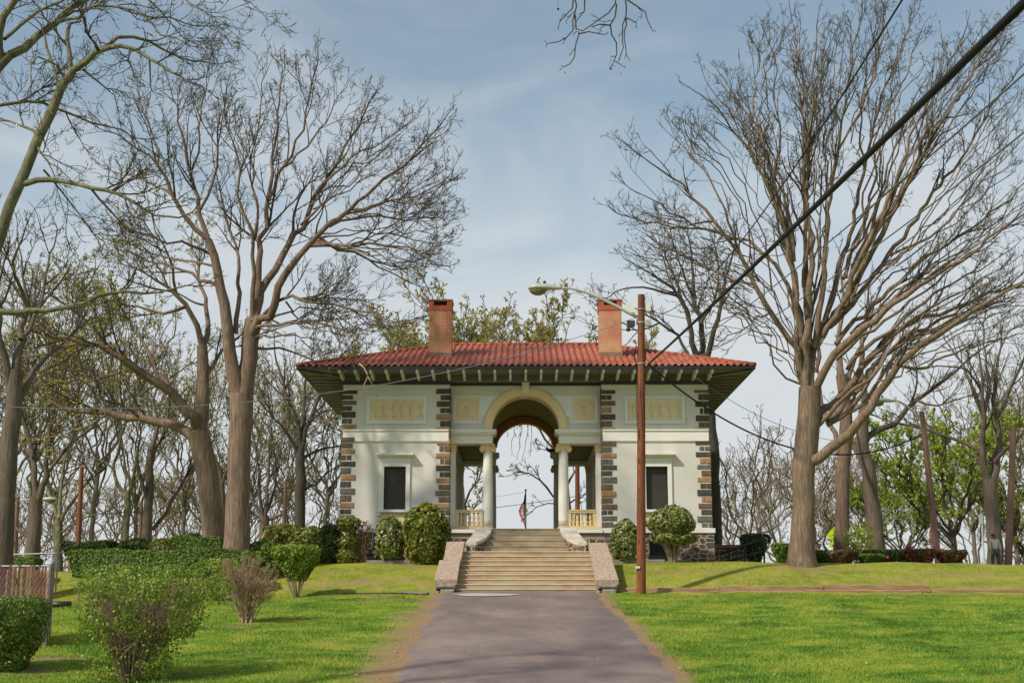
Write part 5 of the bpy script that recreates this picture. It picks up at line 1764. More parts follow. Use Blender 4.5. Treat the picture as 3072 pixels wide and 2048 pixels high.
        if s.buds and s.bs > 0:
            c = np.array(s.buds); nn_ = nrg.normal(size=c.shape); nn_[:, 2] += .4
            v, f = leaves_np(c, nn_, s.bs * nrg.uniform(.6, 1.4, len(c)), .6)
            V.append(v); Fc.append(f + b); mi.append(np.ones(len(f), int))
        np_mesh("crown", np.concatenate(V), [np.concatenate(Fc)], [twigm, budm], root, mat_idx=np.concatenate(mi))
        return root


def DD(pts, Y, dy=0.0):
    n_ = len(pts)
    return [D(x, y, Y + dy * (k / max(1, n_ - 1))) for k, (x, y) in enumerate(pts)]


def base_pt(x, y, Y):
    p = D(x, y, Y); p[2] = float(ground(p[0], Y)) - .15
    return p


def between(limbs, near, seed, sort_at, jitter=10, rad=.62):
    """more limbs in the gaps of a fan: blends of neighbouring limbs that start within NEAR pixels of each other"""
    R = random.Random(seed); out = []
    def rs(p):
        p = np.array(p, float); d = np.concatenate([[0], np.cumsum(np.linalg.norm(np.diff(p, axis=0), axis=1))]); d /= d[-1]
        t = np.linspace(0, 1, 11); return np.stack([np.interp(t, d, p[:, 0]), np.interp(t, d, p[:, 1])], 1)
    ls = sorted(limbs, key=lambda l: math.atan2(-(l[0][-1][1] - sort_at[1]), l[0][-1][0] - sort_at[0]))
    for a, b in zip(ls[:-1], ls[1:]):
        pa, pb = rs(a[0]), rs(b[0])
        if np.linalg.norm(pa[0] - pb[0]) > near: continue
        gap = np.linalg.norm(pa[-1] - pb[-1])
        for k in range(2 if gap > 110 else 1):
            w_ = R.uniform(.3, .7) if gap <= 110 else (.33, .67)[k] + R.uniform(-.08, .08)
            p = pa * (1 - w_) + pb * w_
            cut = R.uniform(.86, 1.0)
            p = p[0] + (p - p[0]) * np.linspace(1, cut, 11)[:, None]
            p[1:] += np.array([[R.gauss(0, jitter), R.gauss(0, jitter)] for _ in range(10)]) * .5
            out.append(([tuple(q) for q in p[R.choice((0, 1, 2)):]], min(a[1], b[1]) * rad, .022, R.uniform(-3.4, 3.4)))
    return out


# -- the tall oak left of the pavilion
Y = 48.0
BIG = dict(L=(2.6, 1.6, .95, .5), dens=(1.75, 2.0, 3.1, 4.4), up=(.05, .05, .05, .04), wig=(.10, .17, .24, .30), rmin=.0068, bud_size=.03)
T = Tree(21, **BIG)
b = base_pt(543, 1262, Y)
T.trunk([b] + DD([(544, 1235), (546, 1150), (550, 1050), (552, 960), (555, 905)], Y), [.56, .47, .42, .39, .39, .42])
T.trunk(DD([(553, 925), (541, 885), (532, 840), (523, 767), (508, 664), (492, 588), (478, 551)], Y, -.6), [.27, .24, .21, .19, .16, .14])
T.trunk(DD([(556, 930), (566, 860), (574, 790), (582, 735)], Y, .2), [.34, .32, .30, .30])
LA = [
    (([(578, 770), (600, 735), (617, 727), (638, 661), (669, 604), (713, 564), (757, 520), (801, 481), (845, 441), (889, 410), (933, 375), (977, 323), (1005, 295)]), .21, .035, -2.0),
    (([(713, 564), (779, 562), (845, 562), (911, 566), (960, 585), (1000, 605)]), .09, .03, -1.5),
    (([(735, 548), (779, 571), (845, 595), (900, 628), (945, 650)]), .08, .025, 2.0),
    (([(757, 520), (815, 500), (875, 498), (935, 505), (1000, 500)]), .07, .025, 2.5),
    (([(801, 481), (860, 470), (925, 455), (985, 440), (1015, 420)]), .07, .022, -2.5),
    (([(582, 740), (594, 692), (617, 645), (647, 586), (691, 516), (722, 450), (757, 402), (797, 340), (825, 290), (845, 240)]), .20, .03, 2.2),
    (([(722, 450), (770, 400), (830, 350), (890, 320), (930, 290)]), .07, .025, 2.5),
    (([(691, 516), (740, 470), (800, 430), (860, 400)]), .06, .02, -2.0),
    (([(581, 735), (586, 692), (595, 604), (608, 516), (621, 428), (630, 340), (640, 265), (646, 180)]), .17, .03, .8),
    (([(615, 460), (640, 400), (669, 358), (696, 296), (713, 222), (724, 165)]), .08, .025, -1.8),
    (([(650, 385), (700, 335), (745, 280), (780, 215)]), .06, .022, 2.2),
    (([(580, 740), (578, 670), (579, 590), (578, 530), (562, 490), (546, 440), (555, 393), (533, 323), (515, 245)]), .12, .025, -1.6),
    (([(579, 560), (592, 480), (580, 400), (588, 320), (600, 240), (610, 170)]), .07, .022, 2.4),
    (([(478, 551), (458, 485), (436, 402), (419, 318), (405, 252), (390, 195)]), .12, .025, .6),
    (([(478, 551), (419, 499), (397, 450), (362, 380), (318, 340), (274, 314), (240, 300)]), .12, .025, -1.5),
    (([(436, 402), (455, 340), (462, 270), (470, 200), (478, 160)]), .06, .02, 2.0),
    (([(458, 485), (490, 420), (498, 340), (505, 270), (520, 215)]), .07, .022, -2.2),
    (([(397, 450), (345, 420), (300, 400), (250, 390)]), .06, .02, 2.2),
    (([(362, 380), (355, 320), (330, 265), (318, 215)]), .06, .02, 1.5),
    (([(541, 765), (545, 680), (546, 591), (529, 538), (511, 472), (498, 406), (488, 345)]), .12, .022, 1.6),
    (([(584, 758), (615, 751), (689, 741), (766, 746), (820, 775)]), .09, .025, -3.0),
    (([(586, 745), (640, 690), (700, 693), (766, 700), (835, 716), (915, 742)]), .09, .025, -2.4),
    (([(582, 800), (640, 800), (700, 815), (760, 850)]), .07, .02, 2.6),
    (([(505, 660), (460, 640), (400, 610), (340, 600), (280, 575)]), .09, .022, 2.6),
    (([(492, 588), (440, 560), (380, 560), (300, 530), (240, 505)]), .08, .02, -2.6),
]
BT = between(LA, 70, 5, (570, 700)); BT += between(LA + BT, 75, 15, (570, 700), 12, .8)
for pts, r0, r1, dy in LA: T.limb(DD(pts, Y, dy), r0 * .82, r1 * .8, start=.22, jit=.05)
for pts, r0, r1, dy in BT: T.limb(DD(pts, Y, dy), r0 * .82, r1 * .8, start=.4, jit=.05, kids=.7)
T.build("oak_tree", "tall bare oak with a straight pinkish trunk, nearest the pavilion on its left", "tree", b, M['bark_red'], M['twig'], M['bud_grey'])

# -- the oak behind it, with two great limbs reaching left
Y = 52.0
T = Tree(22, **{**BIG, 'bud_size': .05, 'budn': 3})
b = base_pt(491, 1232, Y)
T.trunk([b] + DD([(489, 1200), (479, 1126), (470, 1050), (456, 993)], Y), [.52, .46, .42, .42, .40])
T.trunk(DD([(456, 1010), (464, 962), (466, 870), (464, 793)], Y), [.30, .27, .24, .20])
LB_ = [
    ([(452, 985), (446, 962), (390, 900), (328, 859), (256, 808), (195, 787), (118, 767), (46, 726), (-20, 695)], .26, .05, -3.0),
    ([(458, 1015), (431, 993), (384, 972), (318, 957), (246, 951), (154, 939), (77, 911), (-10, 895)], .24, .05, 2.0),
    ([(390, 900), (360, 850), (310, 760), (255, 700), (200, 660)], .10, .03, 2.0),
    ([(256, 808), (210, 750), (150, 700), (90, 665)], .09, .03, -2.0),
    ([(328, 859), (290, 850), (240, 868), (170, 880), (100, 870)], .08, .025, 2.5),
    ([(195, 787), (140, 800), (80, 815), (10, 820)], .07, .025, 1.5),
    ([(464, 793), (451, 746), (425, 705), (405, 675), (360, 640), (300, 610)], .14, .03, -1.0),
    ([(464, 800), (480, 740), (470, 680), (455, 610), (440, 550)], .13, .03, 1.8),
    ([(466, 870), (495, 845), (512, 805), (540, 780)], .12, .05, .8),
    ([(425, 705), (380, 715), (320, 705), (255, 695), (190, 705)], .08, .025, 2.6),
    ([(405, 675), (395, 610), (375, 560), (350, 500)], .07, .025, -2.2),
    ([(318, 957), (280, 930), (220, 915), (150, 895)], .07, .025, -2.2),
    ([(246, 951), (190, 985), (130, 1000), (60, 1010)], .06, .022, 2.2),
    ([(118, 767), (70, 720), (20, 640), (-20, 600)], .07, .025, -1.6),
]
for pts, r0, r1, dy in LB_: T.limb(DD(pts, Y, dy), r0 * .9, r1 * .8, start=.2, jit=.05)
T.build("oak_tree", "bare oak whose two heavy limbs stretch far to the left over the hedges", "tree", b, M['bark'], M['twig'], M['bud'])

# -- sycamore whose limbs lean into the upper left corner from outside the picture
Y = 22.0
T = Tree(23, L=(1.35, .70, .34), dens=(2.8, 5.6, 8.0), up=(.03, .02, .0), wig=(.22, .30, .34), rmin=.0045, bud_size=.016, budn=2)
b = base_pt(-190, 1700, Y); b[2] = float(ground(b[0], Y)) - .2
T.trunk([b] + DD([(-150, 1100), (-80, 760), (0, 545), (26, 474), (57, 395), (92, 316), (123, 255), (141, 202), (167, 163)], Y), [.34, .30, .27, .20, .125, .105, .10, .095, .09, .085, .075])
LC = [
    ([(167, 163), (198, 141), (220, 121), (250, 107), (308, 112), (343, 134), (395, 167), (440, 190)], .060, .012, -1.0),
    ([(220, 121), (250, 105), (272, 90), (307, 86), (343, 92), (373, 114), (431, 136), (490, 147)], .042, .011, 1.2),
    ([(343, 134), (345, 165), (352, 200), (350, 210)], .02, .007, .5),
    ([(57, 422), (114, 413), (163, 420), (211, 433), (272, 444), (330, 479), (382, 499), (440, 488)], .055, .012, -1.4),
    ([(-30, 246), (20, 240), (57, 233), (97, 237), (132, 250), (176, 268), (211, 286), (281, 299), (330, 336)], .034, .011, .8),
    ([(85, 335), (110, 372), (135, 385), (160, 410)], .022, .008, -.7),
    ([(92, 310), (60, 290), (20, 280), (-20, 265)], .03, .012, 1.0),
    ([(139, 205), (120, 150), (108, 110), (102, 80)], .03, .022, .3),
    ([(163, 165), (160, 130), (152, 95), (156, 70)], .042, .034, .2),
    ([(148, 180), (130, 150), (90, 130), (70, 145), (68, 185), (100, 215)], .022, .008, -.6),
    ([(190, 160), (225, 185), (258, 215), (273, 262)], .02, .007, .6),
    ([(100, 390), (140, 440), (190, 500), (230, 560)], .02, .008, 1.0),
]
for pts, r0, r1, dy in LC: T.limb(DD(pts, Y, dy), r0, r1, start=.15, step=.22, jit=.012)
# second stem of the sycamore, higher up
T.trunk([D(-158, 1180, Y), D(-146, 1000, Y + .15), D(-90, 420, Y + .9), D(-30, 190, Y + 1.3), D(0, 150, Y + 1.5), D(22, 127, Y + 1.5)], [.20, .20, .17, .13, .10, .085])
LC2 = [
    ([(22, 127), (57, 110), (88, 84), (127, 53), (154, 26), (211, -6), (260, -40)], .085, .04, .5),
    ([(5, 145), (-2, 80), (10, 40), (40, 0), (60, -40)], .09, .05, -.5),
    ([(10, 90), (45, 60), (88, 28), (140, 2), (180, -20)], .038, .02, 1.0),
    ([(127, 53), (155, 46), (184, 42), (189, 24), (224, 13), (272, 13), (308, 26), (338, 46), (369, 77), (404, 88), (440, 106)], .036, .011, -1.0),
    ([(338, 46), (390, 40), (430, 55), (480, 60)], .02, .008, 1.0),
    ([(330, -10), (360, 20), (400, 60), (420, 90), (450, 100)], .016, .007, .6),
    ([(400, -20), (440, 10), (480, 40), (510, 90)], .016, .007, -.6),
    ([(500, -30), (550, -5), (580, 10), (615, 45)], .012, .006, .4),
    ([(211, 0), (260, -10), (330, -12), (420, -25), (500, -30)], .03, .01, .8),
]
for pts, r0, r1, dy in LC2: T.limb(DD(pts, Y + 1.5, dy), r0, r1, start=.15, step=.22, jit=.012)
T.limb(DD([(-120, 735), (0, 717), (103, 711), (195, 695), (226, 675), (287, 670), (365, 671), (430, 655)], Y - 1), .07, .012, start=.3, step=.22, jit=.012, kids=.8)
T.build("sycamore_tree", "pale olive-barked sycamore leaning in from the upper left corner, nearest tree to the camera", "tree", b, M['bark_syc'], M['twig'], M['bud_grey'])

# -- hanging sycamore twigs at the top of the picture; the bough they hang from is above the frame
Y = 13.0
T = Tree(24, L=(.30, .13), dens=(3.2, 8.0), up=(-.10, -.05), wig=(.28, .4), rmin=.0032, bud_size=.010, budn=1)
z4 = lambda x, y: ((1550 + x / 4.704) / K, y / 4.704 / K)
bough = [(1100, -230), (1250, -90), (1340, -35), (1440, -25), (1540, -60)]
T.limb(DD(bough, Y, .4), .05, .02, start=.4, step=.2, jit=.01)
for pts in ([(810, -60), (835, 120), (800, 300), (790, 420), (720, 540), (600, 590), (470, 610)], [(820, 200), (850, 400), (880, 480), (830, 640), (800, 800), (750, 890), (680, 940)],
            [(960, -60), (940, 150), (850, 290)], [(1400, -60), (1400, 60), (1300, 180), (1180, 260), (1060, 370), (930, 430), (860, 420)], [(1410, 60), (1390, 220), (1310, 360), (1340, 500), (1390, 600), (1400, 760), (1380, 860), (1460, 910)],
            [(1530, -40), (1550, 240), (1500, 350), (1490, 560), (1510, 680), (1460, 800)], [(1540, 260), (1530, 450), (1520, 650), (1550, 770), (1580, 830)], [(1560, 0), (1700, 100), (1820, 180), (1860, 290), (1900, 400)],
            [(880, 480), (1000, 470), (1130, 465), (1240, 490)], [(800, -40), (770, 120), (700, 220), (610, 310)], [(1550, 260), (1690, 315)], [(1320, 360), (1170, 355), (1060, 380)]):
    pp_ = [z4(*p) for p in pts]
    T.limb(DD(pp_, Y, rng.uniform(-.3, .3)), .0085, .0045, start=.1, step=.09, jit=.006, lenf=.6)
T.build("hanging_branch", "budding twigs dangling into the top of the picture, with round seed balls", "branch", D(1340, -60, Y), M['twig'], M['twig'], M['bud_grey'])
hb_ = COL.objects["hanging_branch"] if "hanging_branch" in COL.objects else None
for x, y in ((585, 130), (1325, 970)):
    x_, y_ = z4(x, y); c = D(x_, y_, Y); mb = MB(); mb.ball(c, .013, 10, 8); mb.tube([c, c + (0, 0, .10 if y > 500 else .16)], .0018, 5)
    mb.build("seed_ball", M['bark_dark'], hb_)

# -- the great fan-shaped elm on the right
Y = 50.0
T = Tree(25, **{**BIG, 'dens': (1.5, 1.65, 2.6, 3.8), 'ang': (18, 48), 'ang0': (9, 27)})
b = base_pt(1844, 1300, Y)
T.trunk([b] + DD([(1843, 1270), (1844, 1150), (1847, 1070), (1853, 1000), (1858, 950), (1860, 890)], Y), [.56, .46, .41, .40, .44, .43, .40])
LD = [
    ([(1858, 1062), (1880, 1050), (1912, 1029), (1951, 995), (1985, 956), (2019, 907), (2063, 840), (2120, 790), (2190, 740), (2260, 700), (2370, 640)], .26, .05, -3.5),
    ([(1862, 985), (1892, 941), (1931, 907), (1956, 878), (1985, 829), (2024, 790), (2083, 751), (2156, 721), (2254, 682), (2370, 645)], .20, .04, 2.5),
    ([(1875, 890), (1890, 860), (1917, 814), (1951, 780), (1985, 751), (2034, 712), (2107, 658), (2205, 599), (2278, 546), (2370, 480)], .19, .04, -2.0),
    ([(1864, 905), (1868, 800), (1887, 756), (1931, 717), (1966, 648), (2010, 565), (2060, 470), (2120, 360), (2190, 240), (2270, 120), (2340, 20)], .19, .03, 1.5),
    ([(1856, 930), (1850, 829), (1858, 731), (1862, 609), (1856, 520), (1850, 420), (1858, 300), (1868, 180), (1876, 70)], .20, .03, -1.0),
    ([(1852, 910), (1846, 809), (1838, 721), (1824, 634), (1809, 560), (1790, 470), (1765, 380), (1730, 290), (1705, 215)], .19, .03, 2.0),
    ([(1852, 925), (1840, 860), (1830, 800), (1795, 751), (1765, 712), (1731, 653), (1702, 586), (1673, 547), (1643, 508), (1594, 449), (1546, 405), (1497, 376), (1455, 345)], .18, .03, -1.5),
    ([(1840, 860), (1820, 690), (1790, 630), (1756, 586), (1717, 557), (1643, 532), (1575, 522), (1507, 513), (1430, 494)], .15, .03, 2.5),
    ([(1843, 800), (1830, 700), (1809, 562), (1770, 439), (1717, 342), (1663, 273), (1619, 225)], .14, .03, -2.5),
    ([(1824, 600), (1810, 488), (1788, 391), (1741, 293), (1692, 220), (1660, 180)], .09, .025, 2.5),
    ([(1856, 820), (1853, 708), (1848, 488), (1853, 366), (1843, 244), (1834, 146), (1820, 50)], .15, .03, 1.5),
    ([(1870, 800), (1887, 684), (1902, 488), (1927, 342), (1936, 244), (1955, 146), (1975, 50)], .15, .03, -1.8),
    ([(1876, 780), (1902, 708), (1951, 537), (1985, 391), (2010, 269), (2058, 146), (2090, 45)], .14, .03, 2.0),
    ([(1890, 770), (1922, 723), (1985, 576), (2053, 430), (2093, 317), (2156, 195), (2210, 90)], .14, .03, -2.5),
    ([(1905, 750), (1956, 698), (2044, 586), (2132, 464), (2205, 366), (2278, 244), (2350, 150)], .14, .03, 2.5),
    ([(1920, 790), (1966, 742), (2107, 610), (2180, 561), (2278, 488), (2365, 410)], .12, .03, 1.0),
    ([(1731, 653), (1680, 640), (1610, 600), (1540, 590), (1470, 590)], .07, .025, 2.0),
    ([(1643, 508), (1590, 510), (1520, 470), (1460, 440)], .06, .02, -2.0),
    ([(1702, 586), (1650, 440), (1600, 370), (1545, 315)], .07, .022, 1.2),
    ([(1717, 342), (1730, 250), (1740, 160), (1750, 90)], .06, .022, 1.6),
    ([(1770, 439), (1790, 320), (1780, 200), (1790, 110)], .06, .022, -1.6),
    ([(2063, 840), (2130, 840), (2220, 800), (2330, 770)], .08, .025, 2.0),
    ([(1927, 342), (2000, 200), (2020, 110), (2030, 30)], .06, .022, 2.0),
    ([(2053, 430), (2150, 330), (2240, 200), (2300, 120)], .07, .022, 2.4),
    ([(2044, 586), (2140, 540), (2230, 450), (2340, 330)], .07, .022, -2.4),
    ([(1858, 731), (1890, 600), (1900, 400), (1890, 230), (1905, 110)], .08, .022, 2.6),
    ([(1985, 391), (1975, 280), (1990, 170), (2010, 70)], .06, .02, -2.2),
    ([(1765, 720), (1740, 735), (1700, 760), (1650, 790)], .05, .018, -2.0),
    ([(1844, 884), (1808, 864), (1780, 832), (1768, 795), (1735, 750)], .06, .02, -.8),
]
BT = between(LD, 330, 6, (1860, 850)); BT += between(LD + BT, 330, 8, (1860, 850), 12, .8)
for pts, r0, r1, dy in LD: T.limb(DD(pts, Y, dy), r0 * .8, r1 * .8, start=.3, jit=.05)
for pts, r0, r1, dy in BT: T.limb(DD(pts, Y, dy), r0 * .8, r1 * .8, start=.45, jit=.05, kids=.55)
T.build("elm_tree", "largest tree at right: thick trunk whose bare limbs fan out like a vase", "tree", b, M['bark'], M['twig'], M['bud_grey'])

# -- trunks beside and behind the elm
def drawn(name, label, seed, Y, trunk, tr, limbs, bark='bark_mid', twig='twig', bud='bud_grey', kids=1.0, group=None, start=.2, **kw):
    T_ = Tree(seed, **kw)
    b_ = base_pt(*trunk[0], Y)
    T_.trunk([b_] + DD(trunk[1:], Y), tr)
    for l in limbs:
        pts_, r0_, r1_, dy_ = l
        T_.limb(DD(pts_, Y, dy_), r0_, r1_, kids=kids, start=start)
    return T_.build(name, label, "tree", b_, M[bark], M[twig], M[bud], group)

sp3 = dict(L=(2.8, 1.7, 1.0, .55), dens=(1.1, 1.6, 2.5, 3.2), up=(.06, .06, .05, .04), wig=(.12, .18, .24, .3), rmin=.0085, bud_size=.04)
drawn("oak_tree", "dark-trunked tree hard against the right rear corner of the pavilion, rising over the roof", 31, 64, [(1643, 1295), (1643, 1240), (1641, 1172), (1638, 1045), (1631, 960), (1622, 890), (1614, 815)], [.34, .33, .32, .30, .27, .26, .24],
      [([(1612, 830), (1594, 809), (1585, 741), (1565, 682), (1516, 643), (1460, 610)], .16, .03, -1), ([(1614, 830), (1614, 814), (1609, 746), (1594, 682), (1590, 600), (1580, 540)], .17, .03, 1.5),
       ([(1618, 840), (1629, 809), (1643, 756), (1663, 663), (1680, 590), (1690, 540)], .15, .03, -1.5), ([(1605, 850), (1580, 809), (1555, 770), (1516, 741), (1487, 725), (1440, 700)], .11, .025, 1.5),
       ([(1585, 741), (1550, 640), (1520, 570), (1500, 540)], .08, .022, 2), ([(1565, 682), (1500, 665), (1430, 665), (1380, 690)], .07, .02, -2), ([(1516, 741), (1460, 760), (1400, 720), (1370, 690)], .05, .02, 1), ([(1594, 682), (1560, 600), (1540, 530)], .07, .02, -2), ([(1609, 746), (1640, 690), (1650, 620), (1640, 560)], .08, .02, 2)],
      bark='bark_dark', start=.25, **sp3)
drawn("oak_tree", "reddish trunk rising from the clipped hedge with red tips, just right of the largest tree", 32, 60, [(1934, 1275), (1934, 1240), (1934, 1108), (1938, 1045), (1943, 966), (1938, 900), (1932, 860)], [.36, .33, .30, .30, .30, .27, .24],
      [([(1934, 880), (1925, 800), (1935, 700), (1930, 600)], .16, .03, 1), ([(1940, 905), (1960, 840), (1985, 770), (2010, 690)], .14, .03, 1), ([(1928, 1040), (1908, 976), (1890, 935), (1880, 870), (1870, 800)], .13, .03, 1.5), ([(1943, 950), (1965, 900), (1980, 850), (2040, 800)], .10, .03, 2)],
      bark='bark_red', start=.4, kids=.7, **sp3)
drawn("oak_tree", "scarred grey-brown trunk with a curved limb reaching right, third from the largest tree", 33, 63, [(2012, 1270), (2011, 1230), (2003, 1140), (1994, 1077), (1982, 1040), (1981, 998), (1986, 934)], [.44, .40, .36, .33, .32, .28, .24],
      [([(1985, 1020), (1997, 1004), (2019, 985), (2057, 969), (2082, 938), (2105, 919), (2160, 880), (2230, 820), (2290, 780)], .17, .03, 1.5), ([(1986, 945), (1982, 880), (1978, 809), (1990, 720), (2000, 640)], .18, .03, 1), ([(1985, 1060), (1960, 1020), (1955, 970), (1930, 930), (1925, 880)], .15, .03, 1.5),
       ([(1990, 920), (2020, 870), (2060, 800), (2080, 730)], .10, .03, 2.0), ([(2105, 919), (2150, 930), (2200, 915), (2260, 900)], .06, .02, -1)], bark='bark_mid', start=.3, kids=.8, **sp3)
drawn("oak_tree", "forked bare tree standing near the right edge, left of the last pole", 34, 62, [(2286, 1300), (2285, 1260), (2278, 1172), (2274, 1100)], [.38, .34, .30, .31],
      [([(2272, 1110), (2260, 1060), (2259, 960), (2256, 900), (2250, 820)], .20, .035, -1), ([(2278, 1110), (2290, 1050), (2294, 982), (2285, 920), (2290, 850), (2300, 770)], .19, .035, 1), ([(2262, 1050), (2250, 1036), (2209, 1017), (2161, 998), (2127, 985), (2051, 966), (2000, 950)], .10, .03, 1.5),
       ([(2286, 1060), (2298, 1042), (2320, 1020), (2351, 998), (2390, 980)], .11, .04, -1), ([(2258, 950), (2230, 880), (2200, 820), (2170, 780)], .11, .03, 1.5), ([(2290, 960), (2320, 900), (2345, 840), (2370, 770)], .10, .03, -1.5), ([(2259, 960), (2275, 880), (2260, 790), (2265, 700)], .09, .03, 2), ([(2256, 900), (2220, 850), (2150, 840), (2100, 850)], .06, .02, -1.5)],
      bark='bark_mid', bud='bud', start=.2, **sp3)
# -- trees of the left background that can be told apart
drawn("oak_tree", "thick twin trunk cut by the left picture edge", 41, 46, [(6, 1285), (8, 1240), (14, 1120), (24, 1000), (30, 930), (36, 850)], [.42, .38, .33, .30, .29, .25],
      [([(36, 860), (48, 780), (60, 700), (50, 600)], .17, .03, 1), ([(30, 940), (75, 860), (130, 800), (190, 730)], .13, .03, 2), ([(26, 900), (5, 800), (-5, 700), (10, 600)], .16, .03, -1), ([(20, 1060), (-20, 980), (-60, 900)], .12, .04, 1), ([(48, 780), (90, 700), (110, 610), (130, 540)], .09, .025, 2), ([(60, 700), (30, 600), (60, 520)], .08, .02, -2)],
      bark='bark_mid', twig='twig', bud='bud', start=.2, **sp3)
drawn("oak_tree", "grey forked tree with a low drooping limb, behind the pipe rail at far left", 42, 60, [(76, 1278), (77, 1255), (82, 1190), (83, 1140)], [.36, .32, .28, .27],
      [([(82, 1150), (75, 1050), (60, 980), (40, 900), (50, 820)], .16, .03, 1), ([(86, 1160), (104, 1090), (112, 1013), (125, 930), (150, 850)], .16, .03, -1), ([(74, 1250), (60, 1230), (36, 1211), (18, 1207), (-20, 1190)], .12, .04, 1), ([(104, 1090), (150, 1030), (210, 980), (260, 930)], .09, .025, 2), ([(75, 1050), (40, 1010), (0, 990)], .07, .025, 1), ([(112, 1013), (160, 940), (200, 880)], .08, .025, -2)],
      bark='bark_mid', bud='bud', **sp3)
drawn("young_tree", "small bushy bare tree with mossy limbs beside the bright red-brown pole", 43, 64, [(135, 1300), (135, 1262), (137, 1220), (135, 1190)], [.22, .20, .18, .17],
      [([(135, 1200), (120, 1150), (105, 1100), (110, 1040)], .10, .025, 1), ([(138, 1200), (165, 1150), (210, 1100), (250, 1060)], .10, .025, -1), ([(137, 1190), (140, 1120), (150, 1060), (170, 1000)], .11, .025, 1.5), ([(136, 1240), (110, 1222), (80, 1200), (60, 1170)], .06, .02, 1), ([(140, 1225), (180, 1195), (230, 1180), (280, 1160)], .06, .02, -1)],
      bark='bark_syc', bud='bud', **sp3)
drawn("young_tree", "slim pale tree with a knothole near its foot, above the clipped hedges", 44, 62, [(286, 1242), (287, 1225), (292, 1160), (292, 1130)], [.24, .22, .16, .16],
      [([(291, 1140), (270, 1112), (261, 1068), (281, 1013), (275, 950)], .10, .025, 1), ([(294, 1135), (303, 1116), (310, 1068), (321, 1013), (315, 940)], .10, .025, -1), ([(303, 1116), (340, 1080), (370, 1030)], .06, .02, 1), ([(264, 1080), (230, 1050), (180, 1050)], .05, .02, 1)],
      bark='bark_syc', bud='bud', **sp3)
drawn("young_tree", "brown forked tree with one long limb slanting up to the right, behind the hedges", 45, 58, [(335, 1248), (337, 1225), (341, 1160), (343, 1068), (349, 1024)], [.26, .23, .19, .18, .16],
      [([(349, 1030), (360, 980), (355, 920), (370, 850)], .11, .03, 1), ([(339, 1215), (350, 1210), (380, 1178), (413, 1116), (449, 1057), (475, 990)], .11, .03, 1.5), ([(341, 1150), (325, 1110), (318, 1060), (322, 1000)], .10, .025, -1), ([(345, 1060), (375, 1000), (400, 940)], .08, .025, 1)],
      bark='bark_mid', bud='bud', **sp3)
drawn("young_tree", "slender bent tree half hidden between the two left-hand oaks", 46, 66, [(511, 1230), (512, 1200), (510, 1141), (503, 1087), (485, 1040)], [.20, .18, .15, .14, .11],
      [([(487, 1045), (470, 1000), (455, 960), (465, 900)], .08, .025, 1), ([(508, 1120), (525, 1070), (528, 1000), (520, 920)], .08, .025, -1)], bark='bark_mid', bud='bud', **sp3)
drawn("oak_tree", "gnarled tree standing alone just left of the pavilion", 47, 63, [(688, 1228), (688, 1200), (690, 1105), (690, 1052), (690, 1030)], [.27, .25, .25, .24, .20],
      [([(690, 1040), (683, 968), (665, 920), (640, 850), (630, 790)], .13, .03, 1), ([(691, 1035), (709, 968), (729, 919), (760, 850), (800, 800)], .13, .03, 1.5), ([(692, 1060), (711, 1043), (748, 1028), (785, 1021), (830, 1000)], .09, .025, 3), ([(688, 1050), (665, 1000), (630, 960), (600, 900)], .10, .025, -1),
       ([(692, 1085), (720, 1120), (750, 1150), (778, 1170)], .04, .015, 1), ([(693, 1130), (725, 1110), (760, 1080), (800, 1060)], .05, .02, 2), ([(690, 1030), (700, 960), (700, 880), (720, 800)], .11, .025, 2), ([(665, 920), (620, 880), (590, 840)], .06, .02, 1), ([(709, 968), (760, 940), (810, 930)], .06, .02, 3)],
      bark='bark_dark', bud='bud', budn=3, **sp3)
drawn("young_tree", "many-stemmed tree fanning up from the hedge between the tall oak and the gnarled tree", 48, 72, [(606, 1222), (606, 1205), (607, 1185)], [.30, .28, .26],
      [([(606, 1195), (585, 1160), (565, 1100), (560, 1030)], .10, .025, 1), ([(606, 1195), (598, 1130), (590, 1060), (580, 980)], .11, .025, -1), ([(607, 1195), (615, 1120), (618, 1040), (625, 960)], .12, .025, 1), ([(608, 1195), (628, 1130), (640, 1060), (650, 980)], .10, .025, 2), ([(610, 1195), (650, 1180), (680, 1150), (710, 1110)], .08, .02, 1), ([(604, 1195), (570, 1170), (545, 1150), (520, 1110)], .07, .02, -1)],
      bark='bark_mid', bud='bud', **sp3)
